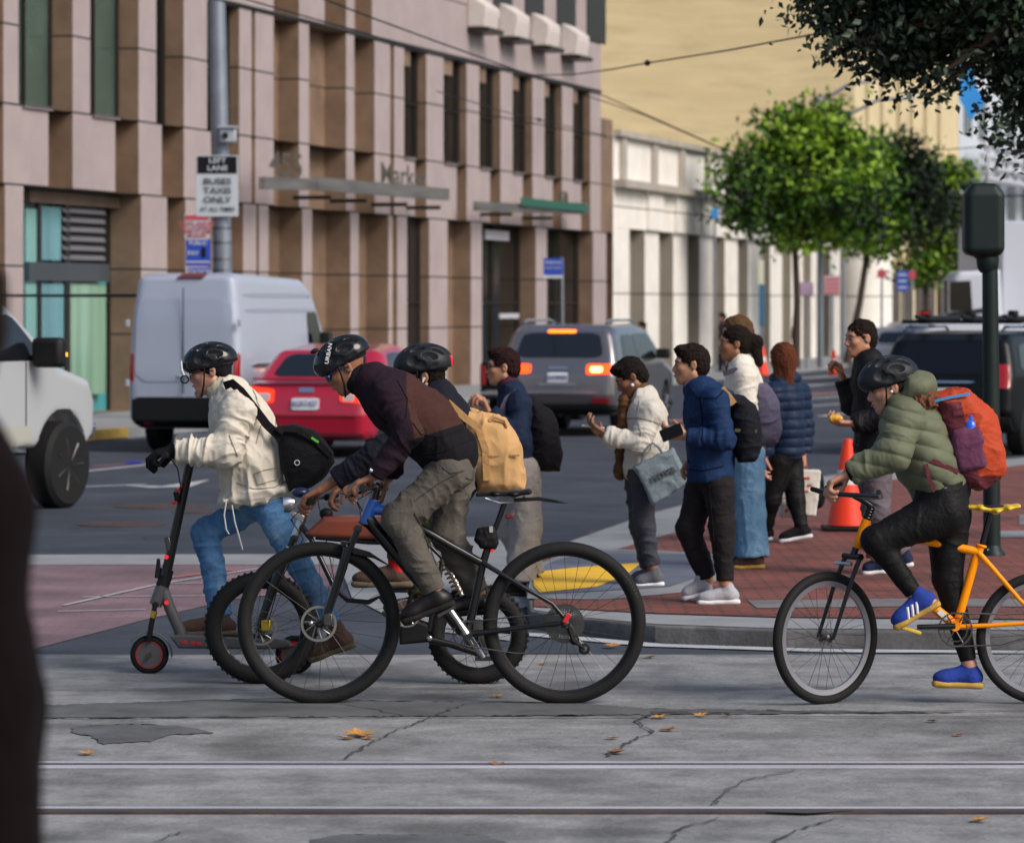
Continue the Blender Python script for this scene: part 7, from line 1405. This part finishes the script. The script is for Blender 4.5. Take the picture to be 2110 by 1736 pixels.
# blue parking sign near the granite building
zs = 82.; q = lambda x, y, d=0: P(x, y, zs + d)
t = thing('parking_sign_post', 'thin post with a blue and white parking sign before the granite building entrance', 'sign', (q(1160, 0).x, zs, .15)); MB().tube([(q(1160, 0).x, zs, .15), q(1158, 530)], .035, 10).build('post', M_gpole, t)
pn_ = MB().prism([q(1120, 566, -.06), q(1160, 566, -.06), q(1160, 532, -.06), q(1120, 532, -.06)], (0, .02, 0)).build('panel', M_blu, t, False); MB().prism([q(1120, 573, -.06), q(1160, 573, -.06), q(1160, 567, -.06), q(1120, 567, -.06)], (0, .02, 0)).build('white_strip', M_sw, t, False); text('PARKING', .085, q(1140, 541, -.07), M_sw, pn_); text('TAKE TICKET', .06, q(1140, 552, -.07), M_sw, pn_)
# traffic signal on dark green pole (seen from the back)
zt = gz(1146, .1); q = lambda x, y, d=0: P(x, y, zt + d)
t = thing('signal_pole', 'dark green traffic signal on its pole at the right corner', 'traffic light', (q(2044, 0).x, zt, .12))
MB().tube([(q(2044, 0).x, zt, .10), q(2042, 800), q(2040, 555)], [.064, .062, .058], 22).build('pole', M_dgreen, t); MB().lathe([(.10, 0), (.10, .02), (.075, .05), (.058, .10)], (q(2044, 0).x, zt, .10), (0, 0, 1), 22).build('pole_base', M_dgreen, t); MB().lathe([(.052, 0), (.075, .03), (.085, .10), (.075, .16), (.05, .2)], q(2035, 562), (0, 0, 1), 22).build('collar', M_dgreen, t)
S = Solid(.008); S.box(q(2026, 458), (.148, .13, .245), rnd=.06, k=.02); S.box(q(2026, 395), (.115, .11, .06), rnd=.05, k=.03); S.cap(q(2030, 515), q(2036, 545), .09, .055, k=.05); S.build('housing', M_dgreen, t)
for y in (418, 458, 498): MB().lathe([(.085, 0), (.085, .14), (.08, .14), (.08, 0)], q(2026, y, .12), (0, 1, -.12), 22, True).build('visor', M_dgreen, t)
MB().box(q(2026, 388), (.12, .10, .04)).build('cap', M_dgreen, t, bevel=.015); MB().box(q(2043, 1136, -.06), (.06, .01, .04)).build('plate', M_sw, t)
# street lamps far away
for (px, zz, yt, arm, lb) in ((1688, 114, 196, [(1690, 212), (1715, 196), (1745, 176), (1786, 167)], 'tall street lamp left of the other, rising through the first tree'), (1738, 124, 240, [(1730, 246), (1770, 226), (1810, 206), (1872, 202)], 'second street lamp, its arm lower and farther right')):
    q = lambda x, y, d=0: P(x, y, zz + d); b0 = Vector((q(px, 0).x, zz, .1)); t = thing('street_lamp', lb, 'street lamp', b0, 'street lamps on the far sidewalk'); MB().tube([b0, q(px, yt)], [.075, .05], 12).build('post', M_gpole, t); MB().tube([q(*p) for p in arm], .05, 8).build('arm', M_gpole, t); MB().box(q(arm[-1][0] - 4, arm[-1][1] + 1), (.55, .22, .08)).build('lamp_head', mat('lamp_grey', (.38, .40, .43), .4), t, bevel=.03)
q = lambda x, y, d=0: P(x, y, 110.5 + d)
t = thing('cobra_lamp', 'curved white lamp head among the leaves of the second tree', 'street lamp', Vector((q(1692, 0).x, 110.5, .1))); MB().tube([Vector((q(1692, 0).x, 110.5, .15)), q(1692, 470), q(1694, 430), q(1700, 410)], .06, 8).build('post', M_gpole, t); MB().tube([q(1698, 416), (q(1706, 405)), q(1730, 405), q(1762, 410)], [.06, .10, .12, .06], 8).build('lamp_head', mat('lamp_white', (.6, .62, .66), .4), t)
# signs under the trees
for i, (x0, x1, y0, y1, zz, m_, lb) in enumerate(((1698, 1732, 568, 608, 107.5, mat('sign_pinkwhite', (.42, .30, .32), .6), 'white sign with red lines beside the street lamp post'), (1648, 1676, 582, 610, 108, mat('sign_mauve', (.34, .24, .34), .6), 'mauve sign just right of the first tree trunk'),
        (1848, 1871, 558, 600, 112, M_blu, 'blue street sign below the street trees'), (1872, 1887, 558, 575, 112, M_srd, 'red square sign touching the blue street sign'), (1808, 1826, 556, 572, 112, M_srd, 'small red sign left of the blue street sign'), (1562, 1574, 536, 586, 104, mat('sign_cream', (.55, .55, .42), .6), 'cream banner on a thin post before the colonnade'), (1564, 1576, 586, 670, 104, mat('banner_dark_blue', (.03, .12, .22), .6), 'dark blue banner under the cream banner'), (1466, 1480, 430, 450, 104, mat('sign_skyblue', (.02, .20, .5), .6), 'small bright blue plate at the left edge of the first tree'))):
    t = thing('street_sign', lb, 'sign', P((x0 + x1) / 2, y1, zz)); MB().prism([P(x0, y1, zz), P(x1, y1, zz), P(x1, y0, zz), P(x0, y0, zz)], (0, .03, 0)).build('panel', m_, t, False, bevel=.01); px = (x0 + x1) / 2; MB().tube([Vector((P(px, 0, zz).x, zz + .06, .15)), P(px, y0 - 4, zz + .06)], .035, 8).build('post', M_gpole, t)
    if i in (0, 2): 
        for k in range(4 if i == 0 else 3): y = y0 + 6 + k * (9 if i == 0 else 13); MB().prism([P(x0 + 3, y + 4, zz - .01), P(x1 - 3, y + 4, zz - .01), P(x1 - 3, y, zz - .01), P(x0 + 3, y, zz - .01)], (0, .008, 0)).build('line', M_srd if i == 0 else M_sw, t, False)
# cones
M_cone = mat('cone_orange', (.90, .045, .008), .45, emit=(1, .04, .0), es=.0); M_conew = mat('cone_white', (.62, .62, .62), .5)
def cone(label, px, py, h, hh=.1, grp='traffic cones'):
    z_ = gz(py, hh) if py > 900 else hh; g = P(px, 0, z_); 
def mk_cone(label, g, h):
    t = thing('traffic_cone', label, 'traffic cone', g, 'traffic cones'); r0, r1 = h * .235, h * .045
    k = lambda f: r0 + (r1 - r0) * f
    MB().lathe([(k(.04), h * .05), (k(.98), h), (0, h)], g, (0, 0, 1), 32).build('shell', M_cone, t); MB().box(g + Vector((0, 0, h * .02)), (h * .56, h * .56, h * .04)).build('base', M_black, t, bevel=.01)
    MB().lathe([(k(.50) + .003, h * .50), (k(.66) + .003, h * .66)], g, (0, 0, 1), 32).build('white_band', M_conew, t); return t
cz = gz(1094, .1); mk_cone('orange traffic cone with white band on the bricks left of the puffer coat cyclist', Vector((P(1747, 0, cz).x, cz, .115)), .74)
for px, zz, h, lb in ((1571, 96, .75, 'distant orange and white cone behind the ponytail woman'), (1718, 97, .65, 'distant orange and white cone left of the face of the man in the black jacket')): mk_cone(lb, Vector((P(px, 0, zz).x, zz, .16)), h)
# parking kerbs beneath the silver vehicle
# overhead wires
M_wire = mat('wire_black', (.02, .02, .022), .6)
def wire(label, pts, z0, z1, r=.012, knots=()):
    n = len(pts); V = [P(p[0], p[1], z0 + (z1 - z0) * i / (n - 1)) for i, p in enumerate(pts)]; t = thing('overhead_wire', label, 'wire', V[0], 'overhead wires'); MB().tube(V, r, 6).build('cable', M_wire, t)
    for k in knots: p = V[k]; d = (V[min(k + 1, n - 1)] - V[k - 1]).normalized(); MB().tube([p - d * .22, p - d * .1, p, p + d * .1, p + d * .22], [r * 1.5, r * 2.2, r * 4, r * 2.2, r * 1.5], 8).build('insulator', M_black, t)
wire('overhead wire climbing left from the middle of the granite wall to the top edge', [(640, -12), (780, 42), (900, 86), (1000, 122), (1093, 155)], 50, 60)
wire('overhead wire with insulator crossing the yellow wall into the dark foliage', [(1093, 155), (1180, 154), (1262, 143), (1334, 130), (1500, 104), (1672, 72), (1900, 30)], 60, 34, .010, (3,))
wire('lowest overhead wire running from the top left down to the white building', [(400, -12), (560, 28), (700, 62), (850, 104), (1100, 160), (1245, 198), (1472, 299)], 46, 80)
wire('short thin wire ending on a granite pier in mid wall', [(900, 188), (960, 206), (1045, 232), (1111, 247), (1250, 280)], 70, 84, .010, (3,))
wire('long wire passing in front of the trees towards the signal', [(1205, 196), (1330, 238), (1472, 300), (1600, 345), (1772, 386), (1984, 408), (2200, 398)], 80, 60, .012)
wire('thin wire across the second tree', [(1440, 312), (1560, 335), (1700, 356), (1800, 330), (1900, 312), (2110, 296)], 78, 70, .010)
wire('second wire near the top left corner parallel to the lowest one', [(470, -12), (600, 26), (730, 62), (880, 108)], 46, 54, .010)
# trees
LEAF = [mat('leaf_%s' % n, c, .55, var=.35, vs=3, spec=.3) for n, c in (('bright', (.17, .29, .016)), ('mid', (.055, .135, .012)), ('dark', (.012, .034, .010)))]
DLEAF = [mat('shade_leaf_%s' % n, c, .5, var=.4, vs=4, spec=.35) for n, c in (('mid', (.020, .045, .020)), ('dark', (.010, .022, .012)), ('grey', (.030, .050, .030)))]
M_bark = mat('bark', (.045, .030, .022), .9, var=.3, vs=6, bump=.6, bs=20)
def crown(root, blobs, n, size, mats, seed, asp=1.7, cl_=26, wmat=(.3, .4, .3), toplight=True):
    rg = np.random.RandomState(seed); vol = np.array([b[1][0] * b[1][1] * b[1][2] for b in blobs]) ** .8; cnt = (n * vol / vol.sum()).astype(int); C = []; 
    for (c, r), k in zip(blobs, cnt):
        m = max(3, k // cl_); d = rg.normal(size=(m, 3)); d /= np.linalg.norm(d, axis=1)[:, None]; rad = rg.uniform(.45, 1.05, m) ** .6
        cl = np.array(tuple(c)) + d * rad[:, None] * np.array(r); q_ = cl[rg.randint(0, m, k)] + rg.normal(size=(k, 3)) * size * np.array((1.7, 1.7, .95)); C.append(q_)
    C = np.vstack(C); N = len(C); a = rg.normal(size=(N, 3)); a[:, 2] -= .5; a /= np.linalg.norm(a, axis=1)[:, None]; b_ = np.cross(a, rg.normal(size=(N, 3))); b_ /= np.linalg.norm(b_, axis=1)[:, None]; nn = np.cross(a, b_)
    s = size * rg.uniform(.6, 1.25, N)[:, None]; w = s / asp
    V = np.stack([C - a * s * .5, C - a * s * .1 + b_ * w * .5 + nn * w * .12, C + a * s * .55, C - a * s * .1 - b_ * w * .5 + nn * w * .12], 1).reshape(-1, 3); F = np.arange(N * 4).reshape(-1, 4)
    # one species, several leaf tones: choice by clump
    key = vnoise(C * (1 / (size * 9)), seed); key = key + rg.uniform(-.15, .15, N); c1, c2 = np.quantile(key, wmat[0]), np.quantile(key, wmat[0] + wmat[1]); fm = np.where(key < c1, 0, np.where(key < c2, 1, 2))
    o = link('crown', V, F, mats, root, fm, False); return o
def tree(label, px, zz, blobs, n, size, mats, seed, trunk, grp='street trees', r0=.13, h0=.15, wm=(.3, .4, .3)):
    q = lambda x, y, d=0: P(x, y, zz + d); g = Vector((q(px, 0).x, zz, h0)); t = thing('street_tree', label, 'tree', g, grp)
    B = [(q(x, y, d), (rx * zz / FPX, rx * zz / FPX * .9, ry * zz / FPX)) for x, y, rx, ry, d in blobs]
    tr = MB(); top = q(trunk[0], trunk[1]); tr.tube([g, g.lerp(top, .5) + Vector((.06, 0, 0)), top], [r0, r0 * .8, r0 * .65], 12)
    for c, r in B:
        if random.random() < .9: m_ = top.lerp(c, .5) + Vector((random.uniform(-.2, .2), 0, -.15)); tr.tube([top - Vector((0, 0, .3)), m_, c], [r0 * .5, r0 * .32, r0 * .1], 7)
    tr.build('trunk', M_bark, t); crown(t, B, n, size, mats, seed, wmat=wm); return t
def sh(bl, cx, cy, f): return [(cx + (x - cx) * f, cy + (y - cy) * f, rx * f * .92, ry * f * .92, d) for x, y, rx, ry, d in bl]
tree('nearest bright green street tree with slim dark trunk before the white colonnade', 1640, 109.5, [(x + 20, y, rx * .93, ry * .95, d) for x, y, rx, ry, d in [(1640, 285, 62, 36, 0), (1570, 325, 56, 38, 0), (1712, 325, 56, 38, .5), (1516, 385, 44, 34, -.4), (1600, 385, 66, 46, .6), (1690, 400, 62, 42, -.5), (1555, 455, 44, 26, 0), (1650, 468, 60, 28, .3), (1590, 246, 34, 18, 0), (1668, 238, 44, 20, 0), (1762, 380, 34, 34, 0), (1506, 440, 28, 22, 0), (1740, 462, 44, 26, 0), (1500, 330, 24, 16, 0), (1745, 290, 26, 16, .2), (1600, 500, 26, 12, 0)]]
     , 11500, .24, LEAF, 3, (1637, 480))
tree('second bright green street tree, middle of the row', 1745, 118, sh([(1800, 380, 75, 60, 0), (1850, 330, 50, 40, .4), (1770, 370, 50, 50, -.4), (1830, 450, 65, 50, .3), (1785, 480, 50, 36, 0), (1870, 400, 50, 60, 0), (1845, 305, 36, 18, 0), (1775, 420, 50, 50, .5), (1795, 335, 40, 30, 0), (1905, 430, 34, 34, 0), (1800, 505, 40, 16, 0), (1895, 350, 30, 22, 0)], 1815, 400, 1.0), 10000, .24, LEAF, 5, (1790, 500))
tree('third street tree, darkest and farthest right of the row', 1905, 131, sh([(1930, 390, 60, 50, 0), (1950, 440, 60, 50, .4), (1900, 480, 50, 42, -.4), (1960, 350, 45, 30, 0), (1930, 540, 40, 30, 0), (1900, 560, 34, 34, 0), (1975, 480, 34, 50, 0)], 1930, 450, .95), 5500, .26, [LEAF[1], LEAF[0], LEAF[2]], 8, (1905, 540))
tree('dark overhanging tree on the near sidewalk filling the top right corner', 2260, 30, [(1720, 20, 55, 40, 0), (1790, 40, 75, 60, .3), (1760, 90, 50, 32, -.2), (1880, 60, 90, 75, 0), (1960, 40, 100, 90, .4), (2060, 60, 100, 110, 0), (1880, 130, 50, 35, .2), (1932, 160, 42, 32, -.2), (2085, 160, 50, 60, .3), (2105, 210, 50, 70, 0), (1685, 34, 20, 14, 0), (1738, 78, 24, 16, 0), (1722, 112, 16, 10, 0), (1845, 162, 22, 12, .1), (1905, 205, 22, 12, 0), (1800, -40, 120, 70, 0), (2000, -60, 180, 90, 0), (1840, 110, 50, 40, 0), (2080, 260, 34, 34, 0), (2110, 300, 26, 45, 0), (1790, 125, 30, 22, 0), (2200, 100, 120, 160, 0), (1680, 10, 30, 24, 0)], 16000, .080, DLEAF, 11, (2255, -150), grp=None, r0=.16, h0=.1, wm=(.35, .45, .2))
# fallen leaves
LM = [mat('fallen_leaf_a', (.42, .20, .045), .7, var=.3, vs=20), mat('fallen_leaf_b', (.34, .12, .03), .7, var=.3, vs=20), mat('fallen_leaf_c', (.22, .10, .045), .8, var=.3, vs=20)]
where = [(740, 1518, 1.9, 0, 'on the slab nearest the front tyre of the mountain bike'), (716, 1523, 1.0, 0, 'touching the biggest leaf, on its left'), (760, 1523, .9, 1, 'touching the biggest leaf, on its right'), (180, 1555, 1.0, 0, 'under the dark road patch at lower left'), (1360, 1480, 1.1, 0, 'at the top of the zigzag crack'), (1378, 1506, 1.2, 1, 'right of the zigzag crack'), (1262, 1523, .9, 0, 'left of the zigzag crack'), (1270, 1553, 1.3, 2, 'just above the farther rail at the crack foot'), (1445, 1476, 1.0, 0, 'in the slab joint right of the zigzag crack'), (1025, 1437, .9, 0, 'between the mountain bike wheels on the dark patch'), (1340, 1356, 1.0, 1, 'below the kerb right of the rear tyre'), (1260, 1334, 1.3, 0, 'on the white line inside the rear wheel'), (1645, 1430, .8, 1, 'by the front tyre of the orange bicycle'), (1975, 1516, .8, 1, 'small, far right above the rail'), (2018, 1693, 1.1, 0, 'at the lower right corner below the rails'), (1025, 1578, 1.0, 2, 'lying on the farther rail'), (1922, 1488, .9, 2, 'dull, right of the long slab crack'), (1398, 1105, 1.2, 1, 'on the pale corner kerb under the tote bag'), (1222, 1098, 1.0, 2, 'on the pale kerb left of the tote bag'), (700, 1323, .9, 1, 'beside the shoe of the scooter man'), (1120, 1369, .8, 0, 'inside the rear wheel near the slab edge'), (560, 1270, .7, 1, 'behind the front wheel of the electric bike'), (300, 1110, .9, 2, 'on the road left of the scooter stem'), (250, 1085, .8, 2, 'on the road far left of the scooter'), (420, 1070, .8, 2, 'on the road near the raised knee'), (1500, 1476, .8, 0, 'second one in the slab joint')]
tones = {0: 'yellow brown', 1: 'orange brown', 2: 'dull brown'}
protos = {}
def leaf_mesh(m):
    b = MB(); pts = [(0, -.5), (.14, -.22), (.42, -.30), (.30, -.02), (.50, .18), (.20, .20), (.0, .55), (-.18, .22), (-.48, .20), (-.30, .0), (-.40, -.28), (-.13, -.22)]
    V = [(x * .09, y * .09, .010 + .018 * (x * x + y * y) * 2 + random.uniform(0, .008)) for x, y in pts] + [(0, 0, .004)]; F = [(i, (i + 1) % 12, 12) for i in range(12)]; me = bpy.data.meshes.new('leaf'); me.from_pydata(V, [], F); me.materials.append(m); return me
LMesh = [leaf_mesh(m) for m in LM]
for x, y, s_, k, wh in where:
    hh = .124 if (y < 1250 and x > 1100) else .004; g = G(x, y, hh); g.z = hh + (.004 if y > 1349 else .006); o = bpy.data.objects.new('fallen_leaf', LMesh[k]); SC.collection.objects.link(o); o.location = g; o.scale = (s_ * .95, s_ * .95, s_ * .5); o.rotation_euler = (random.uniform(-.12, .12), random.uniform(-.12, .12), random.uniform(0, 6)); tagp(o, '%s fallen leaf %s' % (tones[k], wh), 'leaf', 'fallen leaves on the ground')
# blue litter by the far kerb
for px, py, w_, lb in ((275, 955, .28, 'flattened blue wrapper on the road edge right of the pickup tyre'), (340, 948, .16, 'smaller blue scrap by the kerb under the van')):
    g = G(px, py); o = MB().add([(g.x - w_ / 2, g.y - .12, .01), (g.x + w_ / 2, g.y - .1, .012), (g.x + w_ / 2 - .05, g.y + .12, .03), (g.x - w_ / 2, g.y + .1, .015), (g.x, g.y, .05)], [(0, 1, 4), (1, 2, 4), (2, 3, 4), (3, 0, 4)]).build('wrapper', mat('blue_litter', (.02, .025, .2), .6), None, False); tagp(o, lb, 'litter', 'blue litter at the kerb')
